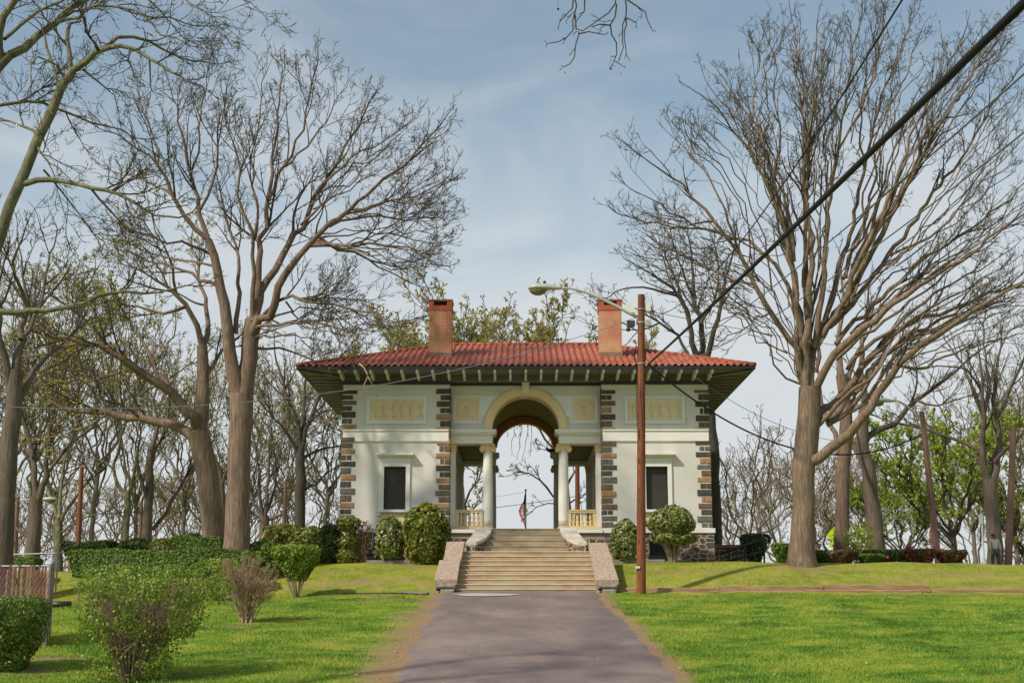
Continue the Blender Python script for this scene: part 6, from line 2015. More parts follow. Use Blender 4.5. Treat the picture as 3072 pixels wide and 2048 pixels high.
# -- the tree seen through the arch
drawn("young_tree", "budding tree seen through the arch and the right side of the porch", 49, 76, [(1308, 1215), (1305, 1180), (1300, 1130), (1298, 1080)], [.24, .22, .20, .18],
      [([(1300, 1120), (1271, 1138), (1254, 1118), (1241, 1103), (1213, 1087), (1190, 1082), (1170, 1092)], .09, .02, -1), ([(1298, 1090), (1290, 1060), (1270, 1040), (1240, 1030)], .08, .02, 1), ([(1300, 1120), (1320, 1080), (1345, 1060), (1370, 1050)], .08, .02, 1), ([(1302, 1160), (1260, 1155), (1230, 1165), (1215, 1180)], .05, .02, 1), ([(1302, 1160), (1335, 1140), (1365, 1120)], .05, .02, 1), ([(1298, 1080), (1300, 1030), (1310, 970)], .10, .03, 1)],
      bark='bark_mid', bud='bud_grey', L=(1.6, .8, .45), dens=(2.2, 3.4, 4.5), rmin=.014)
drawn("young_tree", "yellow-green budding tree seen through the left side of the porch", 50, 74, [(1062, 1225), (1064, 1190), (1066, 1160)], [.2, .18, .16],
      [([(1066, 1165), (1060, 1120), (1050, 1080), (1060, 1020)], .08, .02, 1), ([(1066, 1160), (1080, 1130), (1100, 1100), (1110, 1060)], .08, .02, -1), ([(1064, 1190), (1085, 1170), (1110, 1150)], .05, .02, 1), ([(1064, 1190), (1045, 1170), (1030, 1140)], .05, .02, 1)],
      bark='bark_mid', bud='bud', L=(1.5, .75, .4), dens=(2.6, 4.0, 5.0), rmin=.014, budn=4, bud_size=.07)

# -- weeping twigs that hang behind the arch, from a birch over the building's rear
T = Tree(51, L=(.9, .4), dens=(1.2, 2.6), up=(-.2, -.1), rmin=.008, bud_size=.04, budn=1)
Y = 70
b = base_pt(1120, 1230, Y)
T.trunk([b] + DD([(1122, 1100), (1135, 960), (1150, 880), (1165, 830)], Y), [.22, .2, .17, .13, .10])
for pts in ([(1165, 850), (1185, 880), (1196, 930), (1198, 990), (1190, 1040)], [(1165, 845), (1200, 890), (1212, 960), (1208, 1020), (1200, 1050)], [(1160, 850), (1180, 910), (1182, 980), (1175, 1030)], [(1168, 840), (1215, 880), (1222, 960), (1218, 1030)], [(1160, 850), (1170, 920), (1165, 990)]):
    T.limb(DD(pts, Y, rng.uniform(-.6, .6)), .035, .012, start=.35, kids=.7, step=.3)
T.build("birch_tree", "drooping birch behind the building, its twigs hanging in the top of the arch", "tree", b, M['bark_mid'], M['twig'], M['bud_grey'])


# -- trees grown from seed for the background; the same few are set out many times
def auto_tree(seed, H=14, trunk_h=3.5, spread=.55, n=7, r=.28, L=(2.3, 1.15, .6), dens=(1.1, 2.0, 3.0), budn=2, bud_size=.06, rmin=.016, conical=0.0):
    T_ = Tree(seed, L=L, dens=dens, budn=budn, bud_size=bud_size, rmin=rmin)
    R = T_.r
    top = np.array((R.uniform(-.3, .3), R.uniform(-.3, .3), trunk_h))
    T_.trunk([np.array((0, 0, -.4)), np.array((R.uniform(-.1, .1), 0, trunk_h * .5)), top], [r * 1.35, r, r * .9])
    for k in range(n):
        a = 2 * math.pi * (k + R.uniform(-.3, .3)) / n; sp = spread * R.uniform(.35, 1.15)
        hh = (H - trunk_h) * R.uniform(.75, 1.02) * (1 - .35 * sp)
        s0 = top - np.array((0, 0, R.uniform(0, trunk_h * .35)))
        ex = np.array((math.cos(a), math.sin(a), 0)) * sp * (H - trunk_h)
        pts_ = [s0, s0 + ex * .28 + np.array((0, 0, hh * .25)), s0 + ex * .62 + np.array((0, 0, hh * .60)), s0 + ex + np.array((0, 0, hh))]
        p, rr = T_.limb(pts_, r * R.uniform(.45, .6), .03, start=.2, jit=.08)
        if n > 4:
            i = len(p) // 2
            q = p[i]; d = np.array((math.cos(a + R.choice((-1, 1)) * .9), math.sin(a + .7), .9)); 
            T_.limb([q, q + d * H * .10, q + d * H * .19 + np.array((0, 0, .6))], rr[i] * .6, .025, start=.15, jit=.06)
    return T_


PROTO = {}
def place_auto(key, x, y, Y, rot, scl, label, group, mats, name="bare_tree"):
    """x, y: a point of the 2352-px picture the trunk passes through at distance Y (y is not used for height)"""
    loc = D(x, y, Y); loc[2] = float(ground(loc[0], Y)) - .1
    if key not in PROTO:
        T_ = AUTO[key]()
        root = T_.build(name, label, "tree", (0, 0, 0), *mats, group)
        PROTO[key] = root
    else:
        src = PROTO[key]
        root = src.copy(); COL.objects.link(root)
        for chd in list(src.children):
            c = chd.copy(); COL.objects.link(c); c.parent = root
        root["label"] = label; root["group"] = group
    root.location = loc; root.rotation_euler = (0, 0, rot); root.scale = (scl, scl, scl)
    return root


VL = dict(L=(2.8, 1.6, .95, .5), dens=(1.0, 1.4, 2.3, 2.8), rmin=.012)
AUTO = {
    'a': lambda: auto_tree(61, H=19, trunk_h=6.0, spread=.42, n=8, r=.16, bud_size=.045, **VL),
    'b': lambda: auto_tree(62, H=18, trunk_h=4.5, spread=.55, n=8, r=.14, bud_size=.045, **VL),
    'c': lambda: auto_tree(63, H=18, trunk_h=7.0, spread=.46, n=10, r=.13, budn=5, bud_size=.05, **VL),
    'd': lambda: auto_tree(64, H=12, trunk_h=2.8, spread=.75, n=8, r=.10, budn=3, bud_size=.045, **VL),
    'h': lambda: auto_tree(67, H=17.4, trunk_h=11.2, spread=.50, n=15, r=.14, budn=6, bud_size=.06, L=(1.7, .95, .5), dens=(2.2, 3.2, 4.4), rmin=.012),
    'g': lambda: auto_tree(65, H=10.5, trunk_h=2.8, spread=.62, n=10, r=.15, L=(1.9, 1.0, .5), dens=(2.2, 3.4, 4.8), budn=9, bud_size=.075, rmin=.010),
    'p': lambda: auto_tree(66, H=9, trunk_h=1.2, spread=.62, n=10, r=.13, budn=1, bud_size=.045, rmin=.012, L=(2.2, 1.3, .8, .4), dens=(1.1, 1.6, 2.4, 2.6)),
}
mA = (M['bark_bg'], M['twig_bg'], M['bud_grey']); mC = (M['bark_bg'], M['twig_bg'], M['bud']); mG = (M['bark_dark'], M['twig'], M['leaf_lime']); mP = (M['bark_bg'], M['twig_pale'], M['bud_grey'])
BG = [
    ('a', -10, 70, .2, 1.05, "tall bare tree at the extreme left behind the twin trunk"), ('c', 65, 76, 1.1, 1.1, "olive-budded tree at far left between the twin trunk and the forked grey tree"),
    ('c', 215, 74, 3.0, 1.0, "olive-budded tree rising behind the slim tree with the knothole"),
    ('c', 425, 88, 4.0, 1.0, "yellowish budded tree filling the gap between the two left oaks"),
    ('d', 560, 90, 5.1, 1.0, "low wide tree behind the many-stemmed tree"), ('c', 650, 92, 1.7, .98, "olive-budded tree behind the gnarled tree, left of the roof"),
    ('c', 748, 90, 2.6, 1.0, "yellow-green budded tree over the left end of the roof"), ('h', 868, 86, 3.4, .98, "budded tree top showing above the roof left of the left chimney"),
    ('h', 965, 82, 4.4, 1.0, "densest yellow-green tree top, directly left of the left chimney"), ('h', 1124, 84, 5.6, 1.08, "yellow-green tree top just right of the left chimney"),
    ('h', 1289, 88, .4, 1.06, "rounded tree top above the middle of the roof ridge"), ('h', 1375, 96, 1.4, 1.02, "thin pale tree top behind the right chimney"),
    ('h', 1440, 100, 2.0, 1.0, "sparse tree top between the wooden pole and the right chimney"), ('p', 1715, 74, 1.0, 1.05, "twiggy pinkish tree between the pavilion and the largest trunk"),
    ('p', 1790, 82, 2.9, 1.12, "second twiggy pinkish tree, close to the left of the largest trunk"), ('p', 1900, 84, 4.4, 1.05, "brownish twiggy tree behind the crossing sign"),
    ('d', 1975, 92, .9, .95, "pale budded tree between the reddish trunk and the scarred trunk"), ('d', 2085, 88, 3.7, .80, "pale budded tree behind the stop sign"),
    ('b', 2330, 80, 5.0, .85, "bare tree behind the last pole at the right edge"), ('a', 2400, 90, .1, .95, "tall bare tree filling the right edge above the last pole"),
    ('a', 2235, 96, 1.2, .92, "bare tree behind the green tree, seen above it"), ('p', 1152, 140, .4, .62, "distant small tree showing in the foot of the arch beside the flag"),
]
for key, x, Y_, rot, scl, lab in BG:
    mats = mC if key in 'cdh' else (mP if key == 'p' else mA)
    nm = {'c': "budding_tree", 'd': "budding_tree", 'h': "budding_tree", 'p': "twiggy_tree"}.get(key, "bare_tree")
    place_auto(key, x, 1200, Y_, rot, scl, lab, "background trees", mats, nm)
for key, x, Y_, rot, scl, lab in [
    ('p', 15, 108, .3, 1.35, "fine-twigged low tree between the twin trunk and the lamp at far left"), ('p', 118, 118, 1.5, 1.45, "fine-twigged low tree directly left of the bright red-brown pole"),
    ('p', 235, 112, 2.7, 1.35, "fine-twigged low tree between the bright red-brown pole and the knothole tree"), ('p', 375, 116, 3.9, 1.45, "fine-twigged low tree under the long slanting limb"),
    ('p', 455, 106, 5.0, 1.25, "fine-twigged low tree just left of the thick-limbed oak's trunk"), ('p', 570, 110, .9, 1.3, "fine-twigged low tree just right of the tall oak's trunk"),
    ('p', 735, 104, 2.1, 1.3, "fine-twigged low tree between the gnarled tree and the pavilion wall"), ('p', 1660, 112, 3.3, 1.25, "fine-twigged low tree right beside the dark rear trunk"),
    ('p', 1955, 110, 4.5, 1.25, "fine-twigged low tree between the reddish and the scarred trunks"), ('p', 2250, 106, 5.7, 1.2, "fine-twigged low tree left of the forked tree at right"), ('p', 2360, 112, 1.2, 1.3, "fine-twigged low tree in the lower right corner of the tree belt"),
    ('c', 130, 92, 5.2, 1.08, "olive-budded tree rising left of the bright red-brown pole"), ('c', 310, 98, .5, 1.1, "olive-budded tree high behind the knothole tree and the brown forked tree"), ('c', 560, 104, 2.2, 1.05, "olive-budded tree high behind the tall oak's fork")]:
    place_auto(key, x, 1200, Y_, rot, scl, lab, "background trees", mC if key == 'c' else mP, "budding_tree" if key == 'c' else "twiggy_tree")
place_auto('g', 2185, 1200, 74, .6, 1.0, "bright lime-green leafing tree behind the leaning pole and stop sign", "lime-green trees", mG, "leafing_tree")
place_auto('g', 2065, 1200, 80, 2.4, .72, "smaller lime-green leafing tree left of the leaning pole", "lime-green trees", mG, "leafing_tree")
place_auto('g', 2350, 1200, 80, 4.0, .72, "lime-green leafing tree cut by the right edge of the picture", "lime-green trees", mG, "leafing_tree")

# ------------------------------------------------------------------ shrubs and hedges
def foliage_pts(n, prof, depth=1.0, shell=.6, lump=.12, seed=0, square=0.0, gap=0.0, top=0.0):
    """points in a body of revolution (radii prof = [(t, r)]) squashed in depth; returns points and outward normals"""
    g = np.random.default_rng(seed)
    tt = np.array([p[0] for p in prof]); rr = np.array([p[1] for p in prof])
    t = g.random(n * 3); r = np.interp(t, tt, rr)
    t = t[g.random(n * 3) < (r / rr.max()) ** 1.0 + .03][:n]; n = len(t)
    if top > 0:
        t = t[g.random(len(t)) < 1 - top + top * np.clip(t * 1.3, 0, 1) ** 1.6]; n = len(t)
    r = np.interp(t, tt, rr)
    a = g.random(n) * 2 * math.pi
    u = np.where(g.random(n) < shell, 1 - .22 * g.random(n) ** 2, np.sqrt(g.random(n)))
    lum = 1 + lump * (np.sin(a * 3 + t * 5 + seed) * .6 + np.sin(a * 7 - t * 9 + seed * 2) * .4)
    ca, sa = np.cos(a), np.sin(a)
    if square > 0:
        k = 1 / np.maximum(np.abs(ca), np.abs(sa)) ; k = 1 + square * (k - 1); ca, sa = ca * k, sa * k
    if gap > 0:
        qx, qy, qz = r * ca * u * 7.5, r * sa * u * 7.5, t * 12.0
        nz_ = (np.sin(qx * 1.3 + 2 * np.sin(qz * .7 + seed)) + np.sin(qy * 1.7 + 1.7 * np.sin(qx * .9 + seed * 1.3)) + np.sin(qz * 1.5 + 1.5 * np.sin(qy * 1.1 - seed))) / 3
        kp = nz_ + g.normal(size=n) * .22 > -1 + 2 * gap * .62
        t, r, a, u, lum, ca, sa = (q_[kp] for q_ in (t, r, a, u, lum, ca, sa))
    x = r * u * lum * ca; y = r * u * lum * sa * depth
    slope = np.gradient(rr, tt); sl = np.interp(t, tt, slope)
    nrm = np.stack([np.cos(a), np.sin(a) * depth, -np.clip(sl, -3, 3) * .5], 1)
    return np.stack([x, y, t], 1), nrm


def shrub(name, label, cat, x, yb, Y, w, h, mat, prof, n=2600, leaf=.07, depth=.9, stems=10, stemmat='stem', lump=.12, seed=0, group=None, t0=0.0, flowers=0, shell=.6, loc=None, square=0.0, dz=0.0, stem_r=.014, lean=(0, 0), gap=.32, top=0.0):
    """x: picture column of the centre; w, h in metres; t0: fraction of the height below which there is no foliage"""
    b_ = loc if loc is not None else onground(x * K, yb * K, Y)
    b_ = np.array(b_, float); b_[2] += dz
    root = empty(name, b_, label, cat, group)
    q, nm = foliage_pts(int(n * (1 + gap)), prof, depth, shell, lump, seed, square, gap, top)
    sc_ = w / 2 / max(p[1] for p in prof)
    tz = (t0 + q[:, 2] * (1 - t0)) * h
    pts_ = np.stack([b_[0] + q[:, 0] * sc_ + lean[0] * tz, b_[1] + q[:, 1] * sc_ + lean[1] * tz, b_[2] + tz], 1)
    g = np.random.default_rng(seed + 5)
    nn_ = nm + g.normal(size=nm.shape) * .7
    v, f = leaves_np(pts_, nn_, leaf * g.uniform(.6, 1.4, len(pts_)))
    np_mesh("foliage", v, [f], mat, root)
    R = random.Random(seed + 9)
    lines = []
    for k in range(stems):
        a = R.random() * 2 * math.pi; rr = R.random() ** .5 * w * .42
        tx, ty = rr * math.cos(a), rr * math.sin(a) * depth
        tz = h * R.uniform(max(.55, t0), .95)
        p0 = np.array((b_[0] + tx * .15, b_[1] + ty * .15, b_[2] - .05)); p3 = np.array((b_[0] + tx + lean[0] * tz, b_[1] + ty + lean[1] * tz, b_[2] + tz))
        m1 = p0 + (p3 - p0) * .4 + np.array((R.gauss(0, .05), R.gauss(0, .05), .05 * h)); m2 = p0 + (p3 - p0) * .75 + np.array((R.gauss(0, .06), R.gauss(0, .06), .03 * h))
        lines.append(([p0, m1, m2, p3], [stem_r, stem_r * .85, stem_r * .65, stem_r * .4]))
        for _ in range(3):
            q0 = p0 + (p3 - p0) * R.uniform(.35, .85); d = np.array((R.gauss(0, .16), R.gauss(0, .16), R.uniform(.05, .3))) * h * .6
            lines.append(([q0, q0 + d * .5, q0 + d * .8, q0 + d], [stem_r * .6, stem_r * .5, stem_r * .4, stem_r * .25]))
    if lines:
        v, f = tubes_np(lines, 5); np_mesh("stems", v, [f], M[stemmat], root)
    if flowers:
        fp = []
        for k in range(flowers):
            i = g.integers(len(pts_)); 
            if q[i, 1] < 0.0: fp.append(pts_[i] + nm[i] / np.linalg.norm(nm[i]) * .05)
        if fp:
            fp = np.array(fp); fp = np.repeat(fp, 7, 0) + g.normal(size=(len(fp) * 7, 3)) * .06
            v, f = leaves_np(fp, g.normal(size=fp.shape), .06 * g.uniform(.6, 1.3, len(fp)), .9)
            np_mesh("blossom", v, [f], M['flower'], root)
    return root


def hedge(name, label, x0, x1, ytop, ybot, Y, dep, mat, n, leaf=.06, seed=0, wob=.03, stems=30, taper=0.0, group=None, under=.25, rnd=.25):
    """clipped hedge between picture columns x0 and x1"""
    a, b_ = D(x0, ytop, Y), D(x1, ytop, Y)
    zt = (a[2] + b_[2]) / 2
    cx = (a[0] + b_[0]) / 2; Lh = (b_[0] - a[0]) / 2
    zg = float(ground(cx, Y))
    zb = D(x0, ybot, Y)[2] if ybot else zg + .1
    root = empty(name, (cx, Y, zg), label, "hedge", group)
    g = np.random.default_rng(seed)
    # points on the six faces, some inside
    Hh = zt - zb
    areas = np.array([2 * Lh * Hh, 2 * Lh * Hh, 2 * Lh * dep, dep * Hh, dep * Hh, 2 * Lh * dep * .3]); areas = areas / areas.sum()
    fc_ = g.choice(6, n, p=areas); u, v = g.random(n) * 2 - 1, g.random(n)
    w_ = g.random(n) ** 2 * .16
    px = np.zeros(n); py_ = np.zeros(n); pz = np.zeros(n); nr = np.zeros((n, 3))
    hd = dep / 2
    for k in range(6):
        m = fc_ == k
        if k == 0: px[m] = u[m] * Lh; py_[m] = -hd + w_[m]; pz[m] = v[m] * Hh; nr[m] = (0, -1, .3)
        if k == 1: px[m] = u[m] * Lh; py_[m] = hd - w_[m]; pz[m] = v[m] * Hh; nr[m] = (0, 1, .3)
        if k == 2: px[m] = u[m] * Lh; py_[m] = (v[m] * 2 - 1) * hd; pz[m] = Hh - w_[m] * .7; nr[m] = (0, 0, 1)
        if k == 3: px[m] = -Lh + w_[m]; py_[m] = u[m] * hd; pz[m] = v[m] * Hh; nr[m] = (-1, 0, .3)
        if k == 4: px[m] = Lh - w_[m]; py_[m] = u[m] * hd; pz[m] = v[m] * Hh; nr[m] = (1, 0, .3)
        if k == 5: px[m] = u[m] * Lh; py_[m] = (v[m] * 2 - 1) * hd; pz[m] = g.random(m.sum()) * .1; nr[m] = (0, 0, -1)
    t = pz / Hh
    # rounded shoulders and ends, tapering foot
    ex = np.clip((np.abs(px) - (Lh - rnd * 1.6)) / (rnd * 1.6), 0, 1); ey = np.clip((np.abs(py_) - (hd - rnd)) / rnd, 0, 1)
    pz -= (ex ** 2.5 + ey ** 3) * rnd * .6 * np.clip((t - .4) / .6, 0, 1) * Hh / max(Hh, .6)
    px *= 1 - taper * (1 - t) * .5; py_ *= 1 - taper * (1 - t)
    wv = wob * (np.sin(px * 2.1 + seed) + .6 * np.sin(px * 5.3 + 2 * seed) + .5 * np.sin(py_ * 4 + px * 1.3))
    pz += wv * (.4 + .6 * t); py_ += wv * .8
    slope_ = (b_[2] - a[2]) / (2 * Lh)
    pts_ = np.stack([cx + px, Y + py_, zb + pz + px * slope_], 1)
    v_, f_ = leaves_np(pts_, nr + g.normal(size=nr.shape) * .38, leaf * g.uniform(.6, 1.4, n))
    np_mesh("foliage", v_, [f_], mat, root)
    R = random.Random(seed); lines = []
    for k in range(stems):
        x_ = cx + R.uniform(-1, 1) * Lh * .92; y_ = Y + R.uniform(-.6, .6) * hd
        z0_ = float(ground(x_, y_)) - .05; z1_ = zb + Hh * R.uniform(.4, .85)
        lines.append(([(x_, y_, z0_), (x_ + R.gauss(0, .05), y_ + R.gauss(0, .05), z0_ + (z1_ - z0_) * .4), (x_ + R.gauss(0, .1), y_ + R.gauss(0, .1), z0_ + (z1_ - z0_) * .7), (x_ + R.gauss(0, .14), y_ + R.gauss(0, .1), z1_)], [.016, .013, .01, .006]))
    v_, f_ = tubes_np(lines, 5); np_mesh("stems", v_, [f_], M['stem'], root)
    return root


BALL = [(0, .35), (.12, .72), (.3, .93), (.5, 1.0), (.7, .92), (.85, .70), (.95, .42), (1, .1)]
DOME = [(0, .75), (.15, .95), (.4, 1.0), (.65, .90), (.82, .68), (.94, .40), (1, .1)]
BOWL = [(0, .35), (.3, .62), (.6, .88), (.8, 1.0), (.93, .97), (1, .80)]
VASE = [(0, .22), (.2, .5), (.5, .82), (.75, 1.0), (.9, .95), (1, .6)]

# the big loose shrub in the left foreground
FS = onground(300 * K, 0, 28.0)
fl_ = shrub("garden_shrub", "large loose green shrub in the left foreground, its many bare stems showing through", "shrub", 0, 0, 28.0, 2.95, 2.28, M['leaf_fresh'], [(0, .55), (.12, .60), (.3, .68), (.55, .84), (.8, 1.0), (.93, .96), (1, .7)], n=15500, leaf=.034, depth=.8, stems=340, lump=.22, seed=3, shell=.36, stem_r=.008, loc=FS, lean=(.13, 0), gap=.84, top=.55)
# clipped bush at the left edge
shrub("clipped_bush", "dense clipped bush at the left picture edge in front of the slatted fence", "shrub", 30, 1530, 28.8, 1.75, 1.5, M['leaf_hedge'], [(0, .55), (.25, .75), (.6, .95), (.85, 1.0), (.95, .97), (1, .8)], n=9000, leaf=.036, depth=.8, stems=80, seed=4, shell=.6, square=.6, stem_r=.012, loc=onground(-2 * K, 0, 29))
# bare tan twig bush
def twig_bush():
    T_ = Tree(71, L=(.72, .38, .18), dens=(6.0, 10.0, 13.0), up=(.12, .10, .08), wig=(.12, .18, .22), rmin=.0045, ang=(12, 40), bud_size=.014, budn=1)
    b_ = onground(565 * K, 0, 37.2)
    R = T_.r
    for k in range(44):
        a = R.random() * 6.283; rr = .80 * R.random() ** .5; hh = R.uniform(.75, 1.0) * 1.62 * math.sqrt(max(.1, 1 - .62 * (rr / .8) ** 2))
        e_ = b_ + np.array((rr * math.cos(a), rr * math.sin(a), hh)); s0 = b_ + np.array((R.gauss(0, .08), R.gauss(0, .08), -.05))
        m_ = s0 + (e_ - s0) * np.array((.42, .42, .5)) + np.array((R.gauss(0, .04), R.gauss(0, .04), 0))
        T_.limb([s0, m_, e_], .020, .007, start=.35, step=.16, jit=.012)
    return T_.build("twig_bush", "leafless tan twiggy bush standing alone on the left lawn", "shrub", b_, M['twig_tan'], M['twig_tan'], M['bud'])
twig_bush()
shrub("clipped_bush", "bright green clipped bush on bare legs at the top of the left lawn", "shrub", 684, 1365, 45.2, 1.55, 1.68, M['leaf_fresh'], BOWL, n=5200, leaf=.05, depth=.75, stems=22, t0=.32, seed=6, shell=.55, square=.35, loc=onground(680 * K, 0, 45.2))
shrub("garden_shrub", "low ragged growth at the foot of the long hedge, beside the tan twig bush", "shrub", 505, 1345, 44.6, 1.5, 1.3, M['leaf_fresh'], VASE, n=1700, leaf=.05, depth=.6, stems=26, seed=7, shell=.4, loc=onground(500 * K, 0, 44.6))
hedge("clipped_hedge", "long low clipped hedge running left to right behind the big foreground shrub", 163, 580, 1263, 1325, 46.6, .95, M['leaf_hedge'], 26000, .042, 11, stems=70, taper=.15, rnd=.10)
hedge("clipped_hedge", "dark flat-topped hedge at the left, below the bright red-brown pole", 150, 262, 1243, 1276, 50.5, 1.2, M['leaf_dark'], 8000, .045, 12, taper=.35, stems=20, rnd=.14)
hedge("clipped_hedge", "small dark rounded hedge between two thin trunks on the left", 270, 352, 1238, 1268, 51, 1.2, M['leaf_dark'], 5000, .05, 13, taper=.2, stems=12, rnd=.4)
hedge("clipped_hedge", "low mixed hedge with yellowish top between the rounded hedge and the sunlit one", 352, 405, 1238, 1266, 50.6, 1.0, M['leaf_rhodo'], 3600, .06, 14, stems=10, rnd=.35)
hedge("clipped_hedge", "sunlit boxy hedge at the foot of the left-hand oaks", 398, 517, 1233, 1264, 50, 1.0, M['leaf_hedge'], 9000, .045, 15, taper=.15, stems=16, rnd=.12)
hedge("clipped_hedge", "low strip of hedge at the far left behind the slatted fence", -60, 90, 1277, 1300, 48.5, .9, M['leaf_hedge'], 7000, .05, 16, stems=12)
shrub("rhododendron", "dark round rhododendron rising behind the sunlit boxy hedge", "shrub", 438, 1232, 53.2, 1.75, 1.35, M['leaf_dark'], DOME, n=2600, leaf=.09, stems=8, seed=17, loc=onground(438 * K, 0, 53.2))
shrub("clipped_bush", "broad dark green mound right of the tall oak's trunk", "shrub", 606, 1270, 48.6, 1.75, 1.25, M['leaf_hedge'], DOME, n=5200, leaf=.055, stems=8, seed=18, loc=onground(606 * K, 0, 48.6))
shrub("rhododendron", "ragged yellow-green shrub left of the gnarled tree's foot", "shrub", 660, 1235, 52.6, 1.6, 1.55, M['leaf_rhodo'], VASE, n=1700, leaf=.08, stems=14, seed=19, shell=.45, loc=onground(650 * K, 0, 52.6))
shrub("rhododendron", "olive spreading shrub in front of the gnarled tree's foot", "shrub", 712, 1250, 51, 1.75, 1.35, M['leaf_rhodo'], DOME, n=2600, leaf=.075, stems=10, seed=20, loc=onground(712 * K, 0, 51))
shrub("yew_bush", "very dark tall bush near the pavilion's left corner", "shrub", 757, 1280, 50.9, 1.2, 1.45, M['leaf_dark'], DOME, n=5200, leaf=.05, stems=6, seed=21, loc=onground(755 * K, 0, 50.9))
shrub("azalea_bush", "layered yellow-green shrub at the pavilion's left corner", "shrub", 800, 1280, 50.4, .95, 1.65, M['leaf_rhodo'], [(0, .6), (.15, .9), (.3, .5), (.45, .95), (.58, .45), (.7, .5), (.82, .9), (.95, .85), (1, .4)], n=2000, leaf=.06, stems=14, seed=22, loc=onground(797 * K, 0, 50.4))
shrub("azalea_bush", "brown half-bare shrub against the stone base left of the left window", "shrub", 833, 1280, 50.6, .75, 1.5, M['leaf_red'], VASE, n=420, leaf=.05, stems=50, stemmat='twig_tan', seed=23, loc=onground(830 * K, 0, 50.6))
shrub("rhododendron", "medium yellow-green shrub below the left window", "shrub", 895, 1280, 50.6, 1.12, 1.72, M['leaf_holly'], DOME, n=2500, leaf=.075, stems=40, t0=.10, seed=24, loc=onground(894 * K, 0, 50.6), lump=.2, gap=.55)
shrub("rhododendron", "largest rounded glossy shrub, left of the stairs", "shrub", 978, 1280, 50.4, 1.66, 2.18, M['leaf_rhodo'], [(0, .60), (.15, .86), (.4, 1.0), (.65, .97), (.82, .80), (.93, .52), (1, .12)], n=5600, leaf=.085, stems=40, seed=25, loc=onground(978 * K, 0, 50.4), lump=.13, gap=.48)
shrub("rhododendron", "medium yellow-green shrub right of the stairs, left of the wooden pole", "shrub", 1439, 1280, 50.6, 1.12, 1.6, M['leaf_holly'], DOME, n=2500, leaf=.075, stems=40, t0=.06, seed=26, loc=onground(1439 * K, 0, 50.6), lump=.2, gap=.55)
mop = shrub("rhododendron", "mop-headed yellow-green shrub on twisted stems below the right window", "shrub", 1551, 1285, 50.5, 1.72, 2.08, M['leaf_holly'], [(0, .55), (.1, .95), (.22, .93), (.28, .62), (.36, .94), (.55, 1.0), (.75, .86), (.9, .55), (1, .12)], n=4200, leaf=.068, stems=34, t0=.30, seed=27, loc=onground(1546 * K, 0, 50.5), lump=.16, stem_r=.026, gap=.45)
# clipped shrubs along the crest on the right
shrub("clipped_bush", "low green clipped bush at the left foot of the largest tree", "shrub", 1795, 1292, 52.3, .66, .75, M['leaf_hedge'], BOWL, n=1500, leaf=.05, square=.7, stems=5, seed=28, loc=onground(1795 * K, 0, 52.3))
shrub("clipped_bush", "dark cone-shaped bush flaring upward behind the iron handrail", "shrub", 1736, 1285, 60, 1.35, 1.55, M['leaf_dark'], [(0, .15), (.35, .45), (.7, .85), (.9, 1.0), (1, .75)], n=2600, leaf=.06, stems=8, seed=29, loc=onground(1736 * K, 0, 60))
CR = [
    (1918, 1264, 56.6, 1.75, M['leaf_dark'], "dark clipped bush behind the red-tipped one at the reddish trunk", 0), (1936, 1264, 53.6, 1.05, M['leaf_red'], "bowl-shaped clipped bush with red tips below the reddish trunk", 0),
    (1999, 1272, 54.0, 1.0, M['leaf_hedge'], "small low green bush between the red-tipped bush and the pink-flowered one", 0), (2028, 1262, 55.6, 1.30, M['leaf_dark'], "dark flat-topped bush with one cluster of bright pink flowers", 9),
    (2085, 1262, 54.6, 1.05, M['leaf_dark'], "dark boxy clipped bush left of the stop sign", 0), (2117, 1260, 54.0, 1.15, M['leaf_red'], "reddish clipped bush with scattered pink flowers at the leaning pole", 40),
    (2186, 1262, 54.2, 1.05, M['leaf_red'], "rightmost clipped bush, with red tips and a rounded right end", 14),
]
for k, (x, yt, Y_, w_, mt, lab, flw) in enumerate(CR):
    b_ = onground(x * K, 0, Y_); h_ = D(x, yt, Y_)[2] - b_[2]
    shrub("clipped_bush", lab, "shrub", x, 1290, Y_, w_ * 1.08, h_, mt, BOWL, n=3600, leaf=.045, square=.5, stems=14, seed=30 + k, loc=b_, flowers=flw, group=None, depth=.9)
shrub("sapling", "bright green sapling leaves above the low clipped bushes, between two trunks", "plant", 1975, 1260, 58, 1.3, 1.9, M['leaf_lime'], VASE, n=420, leaf=.09, stems=16, seed=40, shell=.3, loc=onground(1978 * K, 0, 58))

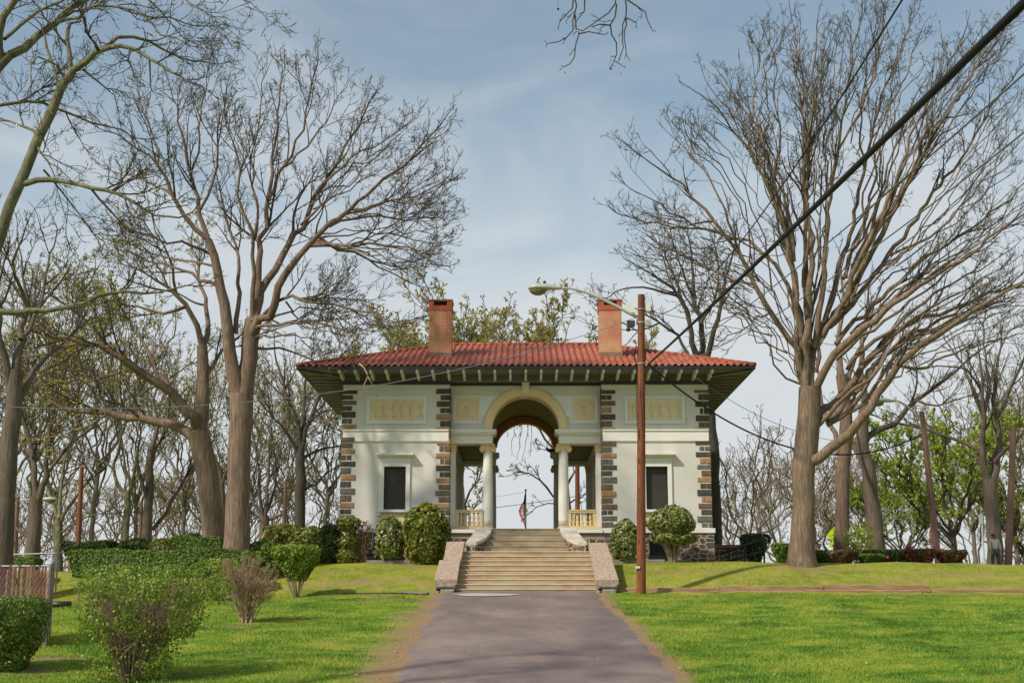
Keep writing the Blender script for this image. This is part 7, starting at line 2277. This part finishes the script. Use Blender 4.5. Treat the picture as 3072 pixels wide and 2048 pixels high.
# ------------------------------------------------------------------ the person by the right-hand tree
def person():
    Yp = 57.0
    c = onground(2981, 0, Yp); c[0] = P(2985, 1660, Yp)[0]
    topz = P(2972, 1599, Yp)[2]; Hh = topz - c[2]; s_ = Hh / 1.72
    root = empty("person", c, "person in a dark red cap, pale jacket and dark trousers near the right edge", "person")
    J = {'pel': (0, 0, .95), 'waist': (0, 0, 1.08), 'chest': (.0, 0, 1.30), 'neck': (-.02, 0, 1.46), 'head': (-.04, -.02, 1.58), 'top': (-.04, -.01, 1.68),
         'shl': (-.17, 0, 1.40), 'ell': (-.24, -.02, 1.14), 'wrl': (-.20, -.12, .92), 'hnl': (-.19, -.16, .84), 'shr': (.17, 0, 1.40), 'elr': (.25, .02, 1.13), 'wrr': (.24, -.08, .90), 'hnr': (.24, -.12, .82),
         'hil': (-.09, 0, .90), 'knl': (-.13, -.03, .50), 'anl': (-.15, .02, .09), 'tol': (-.16, -.14, .03), 'hir': (.09, 0, .90), 'knr': (.14, -.02, .50), 'anr': (.18, .04, .09), 'tor': (.20, -.12, .03)}
    Rr = {'pel': .15, 'waist': .135, 'chest': .16, 'neck': .06, 'head': .095, 'top': .07, 'shl': .075, 'ell': .05, 'wrl': .035, 'hnl': .035, 'shr': .075, 'elr': .05, 'wrr': .035, 'hnr': .035,
          'hil': .095, 'knl': .065, 'anl': .045, 'tol': .035, 'hir': .095, 'knr': .065, 'anr': .045, 'tor': .035}
    E = [('pel', 'waist'), ('waist', 'chest'), ('chest', 'neck'), ('neck', 'head'), ('head', 'top'), ('chest', 'shl'), ('shl', 'ell'), ('ell', 'wrl'), ('wrl', 'hnl'), ('chest', 'shr'), ('shr', 'elr'), ('elr', 'wrr'), ('wrr', 'hnr'),
         ('pel', 'hil'), ('hil', 'knl'), ('knl', 'anl'), ('anl', 'tol'), ('pel', 'hir'), ('hir', 'knr'), ('knr', 'anr'), ('anr', 'tor')]
    def skin(name, keep, extra, mat, grow=0.0):
        ks = [k for k in J if k in keep]; idx = {k: i for i, k in enumerate(ks)}
        me = bpy.data.meshes.new(name)
        me.from_pydata([tuple(np.array(J[k]) * s_) for k in ks], [(idx[a], idx[b]) for a, b in E if a in idx and b in idx], [])
        o_ = bpy.data.objects.new(name, me); COL.objects.link(o_); o_.parent = root; WLOC[o_.name] = WLOC[root.name]
        md_ = o_.modifiers.new("skin", 'SKIN')
        for i, k in enumerate(ks): me.skin_vertices[0].data[i].radius = ((Rr[k] + grow) * s_,) * 2
        me.skin_vertices[0].data[0].use_root = True
        ss_ = o_.modifiers.new("sub", 'SUBSURF'); ss_.levels = 2; ss_.render_levels = 2
        me.materials.append(mat)
        return o_
    skinm = simple("skin", (.45, .26, .18), None, rough=.6)
    skin("body", set(J), None, skinm)
    skin("jacket", {'pel', 'waist', 'chest', 'shl', 'ell', 'wrl', 'shr', 'elr', 'wrr'}, None, simple("pale_jacket", (.40, .40, .33), (.50, .49, .42), 6), .018)
    skin("trousers", {'pel', 'hil', 'knl', 'anl', 'hir', 'knr', 'anr'}, None, simple("dark_trousers", (.055, .055, .04), (.09, .09, .07), 6), .014)
    h = np.array(J['head']) * s_ + c
    mb = MB(); mb.ball(h + (0, 0, .055 * s_), (.115 * s_, .12 * s_, .085 * s_), 14, 10); mb.box(h[0] - .08 * s_, h[0] + .08 * s_, h[1] - .20 * s_, h[1] - .05 * s_, h[2] + .045 * s_, h[2] + .06 * s_)
    mb.build("cap", simple("red_cap", (.22, .035, .04), None, rough=.8), root, smooth=True)
    mb = MB()
    mb.tube([h + (0, -.085 * s_, -.0), h + (0, -.115 * s_, -.03)], [.012 * s_, .016 * s_], 6)
    for sx in (-1, 1): mb.ball(h + (sx * .035 * s_, -.085 * s_, .01 * s_), .012 * s_, 8, 6); mb.ball(h + (sx * .097 * s_, 0, -.01 * s_), (.014 * s_, .025 * s_, .034 * s_), 8, 6)
    mb.box(h[0] - .025 * s_, h[0] + .025 * s_, h[1] - .088 * s_, h[1] - .08 * s_, h[2] - .055 * s_, h[2] - .047 * s_)
    mb.build("face", skinm, root)
    for sx, k, kw in ((-1, 'hnl', 'wrl'), (1, 'hnr', 'wrr')):
        mb = MB(); hp = np.array(J[k]) * s_ + c
        for j, ln in enumerate((.065, .075, .07, .055)):
            o_ = np.array(((j - 1.5) * .017, 0, -.02)) * s_
            mb.tube([hp + o_, hp + o_ + np.array((0, -.012, -ln * .55)) * s_, hp + o_ + np.array((0, -.035, -ln)) * s_], [.009 * s_, .009 * s_, .007 * s_], 6)
        mb.tube([hp + np.array((-sx * .03, 0, .0)) * s_, hp + np.array((-sx * .05, -.02, -.03)) * s_, hp + np.array((-sx * .045, -.04, -.055)) * s_], [.010 * s_, .010 * s_, .008 * s_], 6)
        mb.build("hand", skinm, root)
person()
